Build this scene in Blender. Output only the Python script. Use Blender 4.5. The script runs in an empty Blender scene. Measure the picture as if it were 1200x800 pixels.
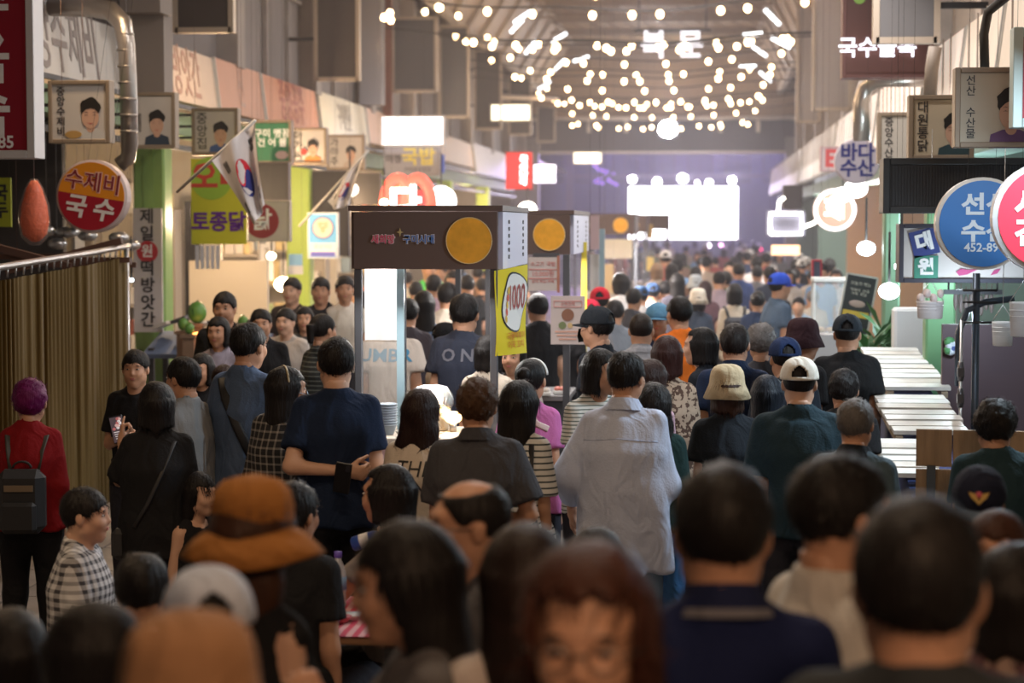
import bpy, math, random
import numpy as np
from mathutils import Vector, Matrix, Euler
from mathutils.bvhtree import BVHTree
PI = math.pi
SC = bpy.context.scene
COL = SC.collection
# ---------------------------------------------------------------- camera
FPX = 2333.0; CZ = 2.25; VX, VY = 820.0, 262.0
PITCH = math.atan((400-VY)/FPX); YAW = math.atan((VX-600)/FPX*math.cos(PITCH))
cam_d = bpy.data.cameras.new('camera'); cam = bpy.data.objects.new('camera', cam_d); COL.objects.link(cam)
cam.location = (0, 0, CZ); cam.rotation_euler = (PI/2-PITCH, 0, YAW)
cam_d.sensor_width = 36; cam_d.lens = 36*FPX/1200; cam_d.clip_start = .1; cam_d.clip_end = 400
cam_d.dof.use_dof = True; cam_d.dof.focus_distance = 10.2; cam_d.dof.aperture_fstop = 2.4
SC.camera = cam
CR = Euler((PI/2-PITCH, 0, YAW)).to_matrix()
def W(px, py, d):
    'world point seen at pixel (px, py) of the 1200x800 frame, at world distance y = d'
    v = CR @ Vector(((px-600)/FPX, (400-py)/FPX, -1.0))
    v = v*(d/v.y)
    return Vector((v.x, d, v.z+CZ))
# ---------------------------------------------------------------- world, view
SC.view_settings.view_transform = 'Standard'; SC.view_settings.look = 'None'
SC.view_settings.gamma = 1; SC.view_settings.use_curve_mapping = False
SC.view_settings.exposure = 0.0
SC.cycles.use_denoising = True
SC.cycles.max_bounces = 5; SC.cycles.diffuse_bounces = 3; SC.cycles.glossy_bounces = 2
SC.cycles.transmission_bounces = 4; SC.cycles.transparent_max_bounces = 8; SC.cycles.volume_bounces = 0
SC.cycles.caustics_reflective = False; SC.cycles.caustics_refractive = False
SC.cycles.sample_clamp_indirect = 4; SC.cycles.volume_max_steps = 64
w = bpy.data.worlds.new('world'); SC.world = w; w.use_nodes = True
w.node_tree.nodes['Background'].inputs[0].default_value = (.60, .62, .72, 1)
w.node_tree.nodes['Background'].inputs[1].default_value = .12
# ---------------------------------------------------------------- lights of the place and added fills
def area(name, loc, rot, size, col, watts, sy=None, spread=180):
    l = bpy.data.lights.new(name, 'AREA'); l.energy = watts; l.color = col; l.size = size
    if sy: l.shape = 'RECTANGLE'; l.size_y = sy
    l.spread = math.radians(spread)
    o = bpy.data.objects.new(name, l); COL.objects.link(o); o.location = loc; o.rotation_euler = rot; return o
def point(name, loc, col, watts, r=.08):
    l = bpy.data.lights.new(name, 'POINT'); l.energy = watts; l.color = col; l.shadow_soft_size = r
    o = bpy.data.objects.new(name, l); COL.objects.link(o); o.location = loc; return o
WARM = (1, .70, .42); NEUT = (1, .94, .90); COOL = (.72, .88, 1.0); PURP = (.48, .36, 1.0)
# added ceiling lights, no such lamps in view; near ones get fixtures below
for y in (5, 12, 19, 27, 36, 46, 56):
    k = {5: .8, 12: 1.6}.get(y, 1.6)
    area('arcade_fill_light', (-1.0 if y > 30 else -.6, y, 6.15), (0, 0, 0), 1.2, (1, .74, .5) if y == 5 else (.72, .72, 1.0) if y > 40 else NEUT, (100 if y < 40 else 40)*k, .3)
# lamps inside the brown stalls of the middle row
for x, y, wt in ((-1.55, 11.9, 13), (-1.4, 15.9, 40), (-1.1, 22, 110), (-1.1, 32, 200)):
    area('stall_lamp_light', (x, y, 1.98), (0, 0, 0), .8, NEUT, wt, .3)
# left shop row
for x, y, z, wt in ((-4.9, 19.3, 2.3, 130), (-5.0, 22.6, 2.4, 200), (-5.0, 26.5, 2.4, 200), (-4.9, 34, 2.5, 260), (-4.9, 44, 2.6, 260)):
    point('shop_bulb_light', (x, y, z), WARM, wt)
area('walkway_fill_light', (.9, .2, 3.9), (math.radians(38), 0, 0), 1.0, (1, .62, .36), 75, .3)  # unseen light added above the camera to brighten the nearest heads
point('box_sign_fill_light', (1.62, 12.15, 1.72), COOL, 14, .05)  # light added before the white box sign to brighten its face
area('banner_fill_light', (-1.72, 10.98, 2.08), (math.radians(22), 0, 0), .2, (1, .97, .95), 5, .04, 120)  # light added behind the stall header to whiten the cloth panel
area('left_front_tube_light', (-3.2, 6.5, 3.4), (0, 0, 0), .9, WARM, 22, .1)
# right shop row: cold tubes over the fish counter
area('fish_counter_tube_light', (1.9, 9.5, 3.0), (0, math.radians(30), 0), 1.2, COOL, 85, .12)
for x, y, z, wt in ((1.75, 13.4, 1.95, 26), (2.0, 16.2, 2.1, 60), (2.6, 21, 2.4, 90), (2.5, 28, 2.5, 130), (2.5, 38, 2.6, 150)):
    point('shop_bulb_light', (x, y, z), COOL if y < 26 else NEUT, wt)
# added lights without fixtures that wash the upper wall and the shop boards
for y in (14, 19.6, 27, 34.8, 45, 54):
    area('board_wash_light', (-4.3, y, 4.75), (0, math.radians(-38), 0), .9, WARM, 55, .15)
    area('board_wash_light', (1.15, y+1, 4.6), (0, math.radians(38), 0), .9, NEUT, 60, .15)
# stage
for x, c, wt in ((-3.5, PURP, 420), (0, (.70, .50, 1), 500), (3, PURP, 420), (-1.5, PURP, 250), (1.2, PURP, 250)):
    area('stage_lamp_light', (x, 69.5, 5.2), (math.radians(-55), 0, 0), .8, c, wt)
area('stage_screen_light', (-.55, 73.6, 2.6), (math.radians(-90), 0, 0), 4.0, (.95, .92, 1), 500, 1.9)
# ---------------------------------------------------------------- materials
MATS = {}
def nodes(m): return m.node_tree.nodes, m.node_tree.links
def mat(name, col, rough=.6, metal=0, emit=0, ecol=None, bump=0, bscale=40, bstretch=(1, 1, 1), var=0, vscale=3,
        alpha=1, trans=0, coat=0, spec=.4):
    if name in MATS: return MATS[name]
    m = bpy.data.materials.new(name); m.use_nodes = True; N, L = nodes(m); b = N['Principled BSDF']
    b.inputs['Base Color'].default_value = (*col, 1); b.inputs['Roughness'].default_value = rough
    b.inputs['Metallic'].default_value = metal; b.inputs['Specular IOR Level'].default_value = spec
    if emit: b.inputs['Emission Color'].default_value = (*(ecol or col), 1); b.inputs['Emission Strength'].default_value = emit
    if trans: b.inputs['Transmission Weight'].default_value = trans
    if alpha < 1: b.inputs['Alpha'].default_value = alpha
    if bump or var:
        tc = N.new('ShaderNodeTexCoord'); mp = N.new('ShaderNodeMapping'); mp.inputs['Scale'].default_value = bstretch
        L.new(tc.outputs['Object'], mp.inputs[0])
    if bump:
        n = N.new('ShaderNodeTexNoise'); n.inputs['Scale'].default_value = bscale; n.inputs['Detail'].default_value = 3
        bp = N.new('ShaderNodeBump'); bp.inputs['Strength'].default_value = bump; bp.inputs['Distance'].default_value = .01
        L.new(mp.outputs[0], n.inputs['Vector']); L.new(n.outputs[0], bp.inputs['Height']); L.new(bp.outputs[0], b.inputs['Normal'])
    if var:
        n = N.new('ShaderNodeTexNoise'); n.inputs['Scale'].default_value = vscale; n.inputs['Detail'].default_value = 4
        r = N.new('ShaderNodeMapRange'); r.inputs['From Min'].default_value = .3; r.inputs['From Max'].default_value = .7
        r.inputs['To Min'].default_value = 1-var; r.inputs['To Max'].default_value = 1+var
        mx = N.new('ShaderNodeVectorMath'); mx.operation = 'MULTIPLY'; mx.inputs[0].default_value = col
        L.new(mp.outputs[0], n.inputs['Vector']); L.new(n.outputs[0], r.inputs[0]); L.new(r.outputs[0], mx.inputs[1])
        L.new(mx.outputs[0], b.inputs['Base Color'])
    MATS[name] = m; return m
def ramp_mat(name, kind, c1, c2, scale=(1, 1, 1), thr=.5, rough=.85, rot=(0, 0, 0)):
    'woven / printed cloth: stripes, plaid, leopard'
    if name in MATS: return MATS[name]
    m = bpy.data.materials.new(name); m.use_nodes = True; N, L = nodes(m); b = N['Principled BSDF']
    b.inputs['Roughness'].default_value = rough
    tc = N.new('ShaderNodeTexCoord'); mp = N.new('ShaderNodeMapping'); mp.inputs['Scale'].default_value = scale
    mp.inputs['Rotation'].default_value = rot
    L.new(tc.outputs['Object'], mp.inputs[0])
    sx = N.new('ShaderNodeSeparateXYZ'); L.new(mp.outputs[0], sx.inputs[0])
    def band(out, t):
        f = N.new('ShaderNodeMath'); f.operation = 'FRACT'; L.new(out, f.inputs[0])
        g = N.new('ShaderNodeMath'); g.operation = 'GREATER_THAN'; g.inputs[1].default_value = t; L.new(f.outputs[0], g.inputs[0]); return g.outputs[0]
    mx = N.new('ShaderNodeMix'); mx.data_type = 'RGBA'; mx.inputs[6].default_value = (*c1, 1); mx.inputs[7].default_value = (*c2, 1)
    if kind == 'stripes': L.new(band(sx.outputs[2], thr), mx.inputs[0])
    elif kind == 'plaid':
        a = N.new('ShaderNodeMath'); a.operation = 'ADD'; L.new(band(sx.outputs[2], thr), a.inputs[0]); L.new(band(sx.outputs[0], thr), a.inputs[1])
        c = N.new('ShaderNodeMath'); c.operation = 'MULTIPLY'; c.inputs[1].default_value = .5; L.new(a.outputs[0], c.inputs[0]); L.new(c.outputs[0], mx.inputs[0])
    else:
        v = N.new('ShaderNodeTexNoise'); v.inputs['Scale'].default_value = 1; v.inputs['Detail'].default_value = 2; L.new(mp.outputs[0], v.inputs['Vector'])
        g = N.new('ShaderNodeMath'); g.operation = 'GREATER_THAN'; g.inputs[1].default_value = thr; L.new(v.outputs[0], g.inputs[0]); L.new(g.outputs[0], mx.inputs[0])
    L.new(mx.outputs[2], b.inputs['Base Color'])
    MATS[name] = m; return m
# ---------------------------------------------------------------- mesh builder
class MB:
    def __init__(s): s.v = []; s.f = []; s.m = []; s.sm = []
    def add(s, V, F, m=0, smooth=False):
        n = len(s.v); s.v += [tuple(p) for p in V]
        for f in F: s.f.append(tuple(i+n for i in f)); s.m.append(m); s.sm.append(smooth)
        return s
    def box(s, c, d, m=0, R=None, bev=0):
        x, y, z = d[0]/2, d[1]/2, d[2]/2
        if bev:
            b = min(bev, x*.9, y*.9, z*.9); V = []; 
            for sx in (-1, 1):
                for sy in (-1, 1):
                    for sz in (-1, 1):
                        V += [(sx*(x-b), sy*(y-b), sz*z), (sx*(x-b), sy*y, sz*(z-b)), (sx*x, sy*(y-b), sz*(z-b))]
            def I(a, e, g, k): return ((a > 0)*4+(e > 0)*2+(g > 0))*3+k
            F = []
            for g in (-1, 1): F.append([I(-1, -1, g, 0), I(1, -1, g, 0), I(1, 1, g, 0), I(-1, 1, g, 0)][::g])
            for g in (-1, 1): F.append([I(-1, g, -1, 1), I(-1, g, 1, 1), I(1, g, 1, 1), I(1, g, -1, 1)][::g])
            for g in (-1, 1): F.append([I(g, -1, -1, 2), I(g, 1, -1, 2), I(g, 1, 1, 2), I(g, -1, 1, 2)][::g])
            for g in (-1, 1):
                for h in (-1, 1):
                    F.append([I(-1, g, h, 0), I(-1, g, h, 1), I(1, g, h, 1), I(1, g, h, 0)][::g*h])
                    F.append([I(g, -1, h, 0), I(g, 1, h, 0), I(g, 1, h, 2), I(g, -1, h, 2)][::g*h*1])
                    F.append([I(g, h, -1, 1), I(g, h, 1, 1), I(g, h, 1, 2), I(g, h, -1, 2)][::-g*h])
                    for q in (-1, 1): F.append([I(g, h, q, 0), I(g, h, q, 1), I(g, h, q, 2)][::g*h*q])
        else:
            V = [(a*x, e*y, g*z) for a in (-1, 1) for e in (-1, 1) for g in (-1, 1)]
            F = [(0, 1, 3, 2), (4, 6, 7, 5), (0, 4, 5, 1), (2, 3, 7, 6), (0, 2, 6, 4), (1, 5, 7, 3)]
        V = [Vector(p) for p in V]
        if R is not None: V = [R @ p for p in V]
        c = Vector(c); return s.add([p+c for p in V], F, m)
    def tube(s, pts, r, n=8, m=0, caps=True, smooth=True, flat=1.0):
        pts = [Vector(p) for p in pts]; rs = r if isinstance(r, (list, tuple)) else [r]*len(pts); V = []; F = []; u = None
        for i, p in enumerate(pts):
            t = (pts[min(i+1, len(pts)-1)]-pts[max(i-1, 0)]).normalized()
            if u is None:
                u = t.cross(Vector((0, 0, 1)))
                if u.length < .1: u = t.cross(Vector((1, 0, 0)))
            u = (u-t*u.dot(t)).normalized(); w_ = t.cross(u)
            for k in range(n):
                a = 2*PI*k/n; V.append(p+u*math.cos(a)*rs[i]+w_*math.sin(a)*rs[i]*flat)
        for i in range(len(pts)-1):
            for k in range(n): F.append((i*n+k, i*n+(k+1) % n, (i+1)*n+(k+1) % n, (i+1)*n+k))
        if caps: F.append(tuple(range(n))[::-1]); F.append(tuple((len(pts)-1)*n+k for k in range(n)))
        return s.add(V, F, m, smooth)
    def lathe(s, prof, c=(0, 0, 0), n=20, m=0, sx=1, sy=1, R=None, smooth=True, wob=0, wn=3, caps=True):
        V = []; F = []; c = Vector(c)
        for i, (r, z) in enumerate(prof):
            for k in range(n):
                a = 2*PI*k/n; q = Vector((r*sx*math.cos(a), r*sy*math.sin(a), z+wob*r*math.sin(a*wn+1)))
                V.append((R @ q if R is not None else q)+c)
        for i in range(len(prof)-1):
            for k in range(n): F.append((i*n+k, i*n+(k+1) % n, (i+1)*n+(k+1) % n, (i+1)*n+k))
        if caps and prof[0][0] > 1e-4: F.append(tuple(range(n))[::-1])
        if caps and prof[-1][0] > 1e-4: F.append(tuple((len(prof)-1)*n+k for k in range(n)))
        return s.add(V, F, m, smooth)
    def ell(s, c, r, m=0, n=12, k=7, R=None):
        pr = [(max(1e-5, math.sin(PI*i/k)), -math.cos(PI*i/k)) for i in range(k+1)]
        V = []; F = []; c = Vector(c)
        for (a, z) in pr:
            for j in range(n):
                q = Vector((r[0]*a*math.cos(2*PI*j/n), r[1]*a*math.sin(2*PI*j/n), r[2]*z)); V.append((R @ q if R is not None else q)+c)
        for i in range(k):
            for j in range(n): F.append((i*n+j, i*n+(j+1) % n, (i+1)*n+(j+1) % n, (i+1)*n+j))
        return s.add(V, F, m, True)
    def poly(s, pts, y0, y1, m=0):
        'prism from an outline in the xz plane, from y0 (front) to y1 (back)'
        n = len(pts); V = [(x, y0, z) for x, z in pts]+[(x, y1, z) for x, z in pts]
        F = [tuple(range(n)), tuple(range(n, 2*n))[::-1]]+[(i, i+n, (i+1) % n+n, (i+1) % n) for i in range(n)]
        return s.add(V, F, m)
    def sheet(s, fn, nu, nv, th=.002, m=0):
        'thin cloth or paper: fn(u, v) -> point'
        P = [[Vector(fn(i/nu, j/nv)) for j in range(nv+1)] for i in range(nu+1)]; V = []
        for off in (0, 1):
            for i in range(nu+1):
                for j in range(nv+1):
                    a = P[min(i+1, nu)][j]-P[max(i-1, 0)][j]; b = P[i][min(j+1, nv)]-P[i][max(j-1, 0)]
                    V.append(P[i][j]+a.cross(b).normalized()*th*(off-.5))
        F = []; q = (nu+1)*(nv+1)
        for i in range(nu):
            for j in range(nv):
                a = i*(nv+1)+j; F += [(a, a+1, a+nv+2, a+nv+1), (q+a, q+a+nv+1, q+a+nv+2, q+a+1)]
        return s.add(V, F, m, True)
    def obj(s, name, mats, parent=None, loc=None, rot=None):
        me = bpy.data.meshes.new(name); me.from_pydata(s.v, [], s.f)
        mats = mats if isinstance(mats, (list, tuple)) else [mats]
        for x in mats: me.materials.append(x)
        me.polygons.foreach_set('material_index', s.m); me.polygons.foreach_set('use_smooth', s.sm); me.update()
        return link(name, me, parent, loc, rot)
def link(name, me, parent=None, loc=None, rot=None):
    o = bpy.data.objects.new(name, me); COL.objects.link(o)
    if parent: o.parent = parent
    if loc is not None: o.location = loc
    if rot is not None: o.rotation_euler = rot
    return o
def tag(o, label=None, cat=None, group=None, kind=None):
    if label: o['label'] = label
    if cat: o['category'] = cat
    if group: o['group'] = group
    if kind: o['kind'] = kind
    return o
def thing(name, label, cat, loc=(0, 0, 0), rz=0, group=None):
    o = bpy.data.objects.new(name, None); COL.objects.link(o); o.location = loc; o.rotation_euler = (0, 0, rz)
    return tag(o, label, cat, group)
_FC = {}
def text_mesh(s, size, extr=.0015, bold=0, align='CENTER', space=1.0, shear=0, sx=1.0):
    'lettering as mesh arrays lying in the xz plane, readable from -y'
    key = (s, size, extr, bold, align, space, shear, sx)
    if key in _FC: return _FC[key]
    c = bpy.data.curves.new('lettering', 'FONT'); c.body = s; c.size = size; c.extrude = extr; c.offset = bold*size
    c.align_x = align; c.align_y = 'CENTER'; c.space_line = space; c.resolution_u = 2; c.shear = shear
    o = bpy.data.objects.new('lettering', c); COL.objects.link(o)
    bpy.context.view_layer.update(); dg = bpy.context.evaluated_depsgraph_get()
    me = bpy.data.meshes.new_from_object(o.evaluated_get(dg))
    V = [(p.co.x*sx, -p.co.z, p.co.y) for p in me.vertices]; F = [tuple(p.vertices) for p in me.polygons]
    bpy.data.meshes.remove(me); bpy.data.objects.remove(o); bpy.data.curves.remove(c)
    _FC[key] = (V, F); return V, F
def text(s, size, mt, parent, loc=(0, 0, 0), rot=(0, 0, 0), name='lettering', vert=False, **k):
    if vert: s = '\n'.join(s); k.setdefault('space', .8)
    V, F = text_mesh(s, size, **k)
    return MB().add(V, F).obj(name, mt, parent, loc, rot)
# ================================================================= figures: distance fields turned into smooth surfaces
def ellf(X, Y, Z, c, r):
    x, y, z = (X-c[0])/r[0], (Y-c[1])/r[1], (Z-c[2])/r[2]
    k0 = np.sqrt(x*x+y*y+z*z)+1e-6; k1 = np.sqrt((x/r[0])**2+(y/r[1])**2+(z/r[2])**2)+1e-6
    return k0*(k0-1)/k1
def smin(a, b, k):
    h = np.clip(.5+.5*(b-a)/k, 0, 1); return b*(1-h)+a*h-k*h*(1-h)
class SDF:
    def __init__(s, lo, hi, h):
        s.ax = [np.arange(lo[i], hi[i]+h, h, dtype=np.float32) for i in range(3)]; s.h = h
        s.D = np.full([len(a) for a in s.ax], .5, np.float32)
    def sub(s, lo, hi):
        sl = []
        for i in range(3):
            a = np.searchsorted(s.ax[i], lo[i]); b = np.searchsorted(s.ax[i], hi[i]); sl.append(slice(a, max(b, a)))
        X, Y, Z = s.ax[0][sl[0]][:, None, None], s.ax[1][sl[1]][None, :, None], s.ax[2][sl[2]][None, None, :]
        return tuple(sl), X, Y, Z
    def cap(s, a, b, ra, rb, k=.02, fl=None):
        a, b = np.array(a, float), np.array(b, float); m = max(ra, rb)+.06+k
        sl, X, Y, Z = s.sub(np.minimum(a, b)-m, np.maximum(a, b)+m)
        if s.D[sl].size == 0: return
        d = b-a; L = max(d@d, 1e-9)
        t = np.clip(((X-a[0])*d[0]+(Y-a[1])*d[1]+(Z-a[2])*d[2])/L, 0, 1)
        q = np.sqrt((X-a[0]-t*d[0])**2+(Y-a[1]-t*d[1])**2+(Z-a[2]-t*d[2])**2)-(ra+(rb-ra)*t)
        s.D[sl] = smin(s.D[sl], q, k)
    def ell(s, c, r, k=.02, minus=False):
        m = .06+k; sl, X, Y, Z = s.sub(np.array(c)-np.array(r)-m, np.array(c)+np.array(r)+m)
        if s.D[sl].size == 0: return
        q = ellf(X, Y, Z, c, r)
        s.D[sl] = -smin(-s.D[sl], q, k) if minus else smin(s.D[sl], q, k)
    def loft(s, T, k=.03, cz=None):
        'T rows: z, rx, ry, xc, yc'
        T = np.array(T, float); sl, X, Y, Z = s.sub((-9, -9, T[0, 0]-.1), (9, 9, T[-1, 0]+.1))
        z = Z[0, 0]; rx, ry, xc, yc = (np.interp(z, T[:, 0], T[:, i]) for i in (1, 2, 3, 4))
        q = (np.sqrt(((X-xc)/rx)**2+((Y-yc)/ry)**2)-1)*np.minimum(rx, ry)
        q = np.maximum(q, np.maximum(T[0, 0]-Z, Z-T[-1, 0]))
        s.D[sl] = smin(s.D[sl], q, k)
    def grid(s): return s.ax[0][:, None, None], s.ax[1][None, :, None], s.ax[2][None, None, :]
    def mesh(s):
        D = s.D.copy(); D[0] = D[-1] = .1; D[:, 0] = D[:, -1] = .1; D[:, :, 0] = D[:, :, -1] = .1
        I = D < 0; c = I[:-1, :-1, :-1].astype(np.int8)*0; n = 0
        for i in (0, 1):
            for j in (0, 1):
                for k in (0, 1):
                    c += I[i:I.shape[0]-1+i, j:I.shape[1]-1+j, k:I.shape[2]-1+k]
        A = np.argwhere((c > 0) & (c < 8)); P = np.zeros((len(A), 3)); C = np.zeros(len(A))
        co = [(i, j, k) for i in (0, 1) for j in (0, 1) for k in (0, 1)]
        vals = {q: D[A[:, 0]+q[0], A[:, 1]+q[1], A[:, 2]+q[2]] for q in co}
        for a in co:
            for ax in range(3):
                if a[ax]: continue
                b = list(a); b[ax] = 1; b = tuple(b); va, vb = vals[a], vals[b]; m = (va < 0) != (vb < 0)
                t = np.where(m, va/np.where(m, va-vb, 1), 0)
                for q in range(3): P[:, q] += m*(a[q]+(t if q == ax else 0))
                C += m
        P = (A+P/C[:, None])*s.h+np.array([x[0] for x in s.ax])
        idx = -np.ones(c.shape, np.int32); idx[A[:, 0], A[:, 1], A[:, 2]] = np.arange(len(A)); F = []
        for ax in range(3):
            u, v = (ax+1) % 3, (ax+2) % 3
            s0 = [slice(None)]*3; s1 = [slice(None)]*3; s0[ax] = slice(0, -1); s1[ax] = slice(1, None)
            E = np.argwhere(I[tuple(s0)] != I[tuple(s1)]); E = E[(E[:, u] > 0) & (E[:, v] > 0)]
            if not len(E): continue
            neg = I[E[:, 0], E[:, 1], E[:, 2]]
            def g(du, dv):
                Q = E.copy(); Q[:, u] -= du; Q[:, v] -= dv; return idx[Q[:, 0], Q[:, 1], Q[:, 2]]
            q = np.stack([g(1, 1), g(0, 1), g(0, 0), g(1, 0)], 1); q = np.where(neg[:, None], q, q[:, ::-1]); F.append(q)
        F = np.concatenate(F); F = F[(F >= 0).all(1)]
        return P, F
def relax(P, F, it=1, lam=.5):
    for _ in range(it):
        S = np.zeros_like(P); n = np.zeros(len(P))
        for a, b in ((0, 1), (1, 2), (2, 3), (3, 0)):
            np.add.at(S, F[:, a], P[F[:, b]]); np.add.at(S, F[:, b], P[F[:, a]]); np.add.at(n, F[:, a], 1); np.add.at(n, F[:, b], 1)
        P = P+lam*(S/np.maximum(n, 1)[:, None]-P)
    return P
def join(parts):
    'parts: (P, F(quads or list), material index)'
    V = []; Fs = []; M = []; n = 0
    for P, F, m in parts:
        V.append(np.asarray(P)); F = np.asarray(F)+n; Fs.append(F); M.append(np.full(len(F), m)); n += len(P)
    return np.concatenate(V), np.concatenate(Fs), np.concatenate(M)
def mesh_from(name, P, F, M=None, mats=()):
    me = bpy.data.meshes.new(name); n = len(F)
    me.vertices.add(len(P)); me.vertices.foreach_set('co', np.asarray(P, np.float32).ravel())
    me.loops.add(n*4); me.loops.foreach_set('vertex_index', np.asarray(F, np.int32).ravel())
    me.polygons.add(n); me.polygons.foreach_set('loop_start', np.arange(0, n*4, 4, dtype=np.int32))
    if M is not None: me.polygons.foreach_set('material_index', np.asarray(M, np.int32))
    me.polygons.foreach_set('use_smooth', np.ones(n, bool))
    me.update(calc_edges=True)
    for m in mats: me.materials.append(m)
    return me
def ellq(c, r, m, n=10, k=6):
    b = MB().ell(c, r, 0, n, k); return (np.array(b.v), np.array(b.f), m)
rng = np.random.RandomState(4)
def waves(X, Y, Z, seed, n=6, fx=30, fz=8, fy=30):
    r = np.random.RandomState(seed); o = 0
    for _ in range(n): o = o+np.sin(X*r.uniform(-fx, fx)+Y*r.uniform(-fy, fy)+Z*r.uniform(-fz, fz)+r.uniform(0, 6))
    return o/n
# ---------------------------------------------------------------- head (centre at 0, faces +y, crown at z .115)
_HC = {}
def head_mesh(h, female=False):
    k = (h, female)
    if k in _HC: return _HC[k]
    s = SDF((-.11, -.14, -.2), (.11, .14, .14), h)
    s.ell((0, -.012, .028), (.076, .096, .087), .01)
    s.ell((0, .028, -.03), (.056 if female else .06, .066, .078), .03)
    s.cap((-.044, .005, -.058), (.044, .005, -.058), .024, .024, .03)
    s.cap((0, .058, -.094), (0, .064, -.09), .02 if female else .024, .02, .025)
    s.cap((-.03, .078, .03), (.03, .078, .03), .012, .012, .02)
    s.cap((-.038, .062, -.022), (-.03, .072, -.03), .02, .02, .02); s.cap((.038, .062, -.022), (.03, .072, -.03), .02, .02, .02)
    for x in (-.031, .031): s.ell((x, .1, .008), (.017, .014, .011), .012, True)
    s.cap((0, .086, .015), (0, .103, -.02), .007, .010, .012)
    s.cap((-.01, .095, -.026), (.01, .095, -.026), .008, .008, .008)
    s.ell((0, .089, -.053), (.022, .01, .01), .008)
    for x in (-1, 1): s.ell((x*.079, -.008, -.004), (.010, .019, .03), .008)
    s.cap((0, -.022, -.05), (0, -.034, -.20), .05 if female else .057, .053 if female else .062, .03)
    P, F = s.mesh(); P = relax(P, F, 1, .35); parts = [(P, F, 0)]
    if h < .012:
        for x in (-.031, .031):
            parts += [ellq((x, .0835, .008), (.0130, .008, .0046), 1), ellq((x, .0885, .008), (.0064, .004, .0046), 2),
                      ellq((x, .088, .029), (.017, .005, .0032), 2, 8, 4)]
        parts += [ellq((0, .0955, -.0505), (.02, .006, .0042), 3, 8, 4), ellq((0, .0945, -.0575), (.017, .006, .0045), 3, 8, 4)]
    _HC[k] = join(parts); return _HC[k]
# ---------------------------------------------------------------- hair
def hair_mesh(style, h, seed=0, L=.3):
    k = (style, h, seed, L)
    if k in _HC: return _HC[k]
    lowz = -.1 if style in ('short', 'crop', 'perm', 'bald', 'bun') else (-.2 if style == 'bob' else -L-.12)
    s = SDF((-.17, -.21, lowz), (.17, .15, .19), h); X, Y, Z = s.grid()
    th = {'short': .009, 'crop': .004, 'bald': .004, 'perm': .016, 'bun': .007, 'bob': .009, 'long': .009, 'wavy': .02, 'pony': .007}[style]
    d = ellf(X, Y, Z, (0, -.014, .032), (.077+th, .097+th, .088+th*1.1))
    nz = waves(X, Y, Z, seed, 7, 60, 30, 60)
    if style in ('perm',): d = d+.010*nz*1.0+.006*waves(X, Y, Z, seed+3, 5, 160, 160, 160)
    elif style == 'short': d = d+.005*nz+.003*waves(X, Y, Z, seed+3, 5, 150, 60, 150)
    else: d = d+.003*nz
    front = {'short': .042, 'crop': .062, 'perm': .05, 'bald': .075, 'bun': .062}.get(style, .045)
    if style in ('short', 'crop', 'perm', 'bald', 'bun', 'pony'):
        zc = np.interp(Y, [-.1, -.06, -.03, -.01, .03, .05, .075, .1], [-.074, -.068, -.035, .010, .004, .03, front, front+.006])
        d = np.maximum(d, (zc+.007*np.sin(X*95+seed)*(Y > 0)+.004*np.sin(X*230+2*seed)-Z)*.8)
        if style == 'bald': d = -smin(-d, ellf(X, Y, Z, (0, .01, .14), (.075, .085, .075)), .01)
        if style == 'bun': d = smin(d, ellf(X, Y, Z, (0, -.125, .045), (.042, .036, .04))+.002*nz, .012)
        if style == 'pony':
            zz = np.clip((.03-Z)/L, 0, 1); ry = .03-.012*zz
            q = np.sqrt((X/(.034-.008*zz))**2+((Y+.125+.0*zz)/ry)**2)-1; q = q*.028
            q = np.maximum(q, np.maximum(Z-.05, .03-L-Z)); d = smin(d, q+.003*nz, .02)
    else:
        if style == 'bob': L2 = .115; w0, w1 = .088, .092
        elif style == 'wavy': L2 = L; w0, w1 = .108, .115
        else: L2 = L; w0, w1 = .09, .088
        zz = np.clip((.02-Z)/(L2+.02), 0, 1)
        rx = .083+(w0-.083)*np.clip(zz/.35,0,1)+(w1-w0)*zz-.03*np.clip((zz-.85)/.15, 0, 1); ry = (.103-.053*zz) if style != 'bob' else (.104-.016*zz)
        yc = -.018-.055*zz if style != 'bob' else -.018-.01*zz
        amp = .014 if style == 'wavy' else .003
        q = (np.sqrt((X/rx)**2+((Y-yc)/ry)**2)-1)*ry
        q = q+amp*waves(X, Y, Z, seed+5, 6, 60, 45 if style == 'wavy' else 4, 60)
        q = np.maximum(q, np.maximum(Z-.03, -L2-Z+.012*np.sin(X*70+seed)))
        d = smin(d, q, .035)
        # opening for the face
        op = np.maximum(np.maximum(.035-Y, np.abs(X)-.066), Z-(.078 if seed == 4 else .050)-.006*np.sin(X*130+seed))
        op = np.minimum(op, np.maximum(np.maximum(.02-Y, np.abs(X)-.2), Z+.07)) if style in ('long', 'wavy') else op
        d = -smin(-d, op, .012)
        nk = np.maximum(np.maximum(np.abs(X)-.05, -(Y+.015)), Z+.06)   # room for the neck
        d = np.maximum(d, -nk)
    d = d+.0016*np.sin(np.arctan2(X, -Y)*46+Z*20+3*nz) if h < .0075 else d
    s.D[:] = d; P, F = s.mesh()
    if h < .012:
        SP, SF = strands(P, F, style, seed, 800 if h < .009 else 300); P, F = np.concatenate([P, SP]), np.concatenate([F, SF+len(P)])
    _HC[k] = (P, F); return P, F
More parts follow.
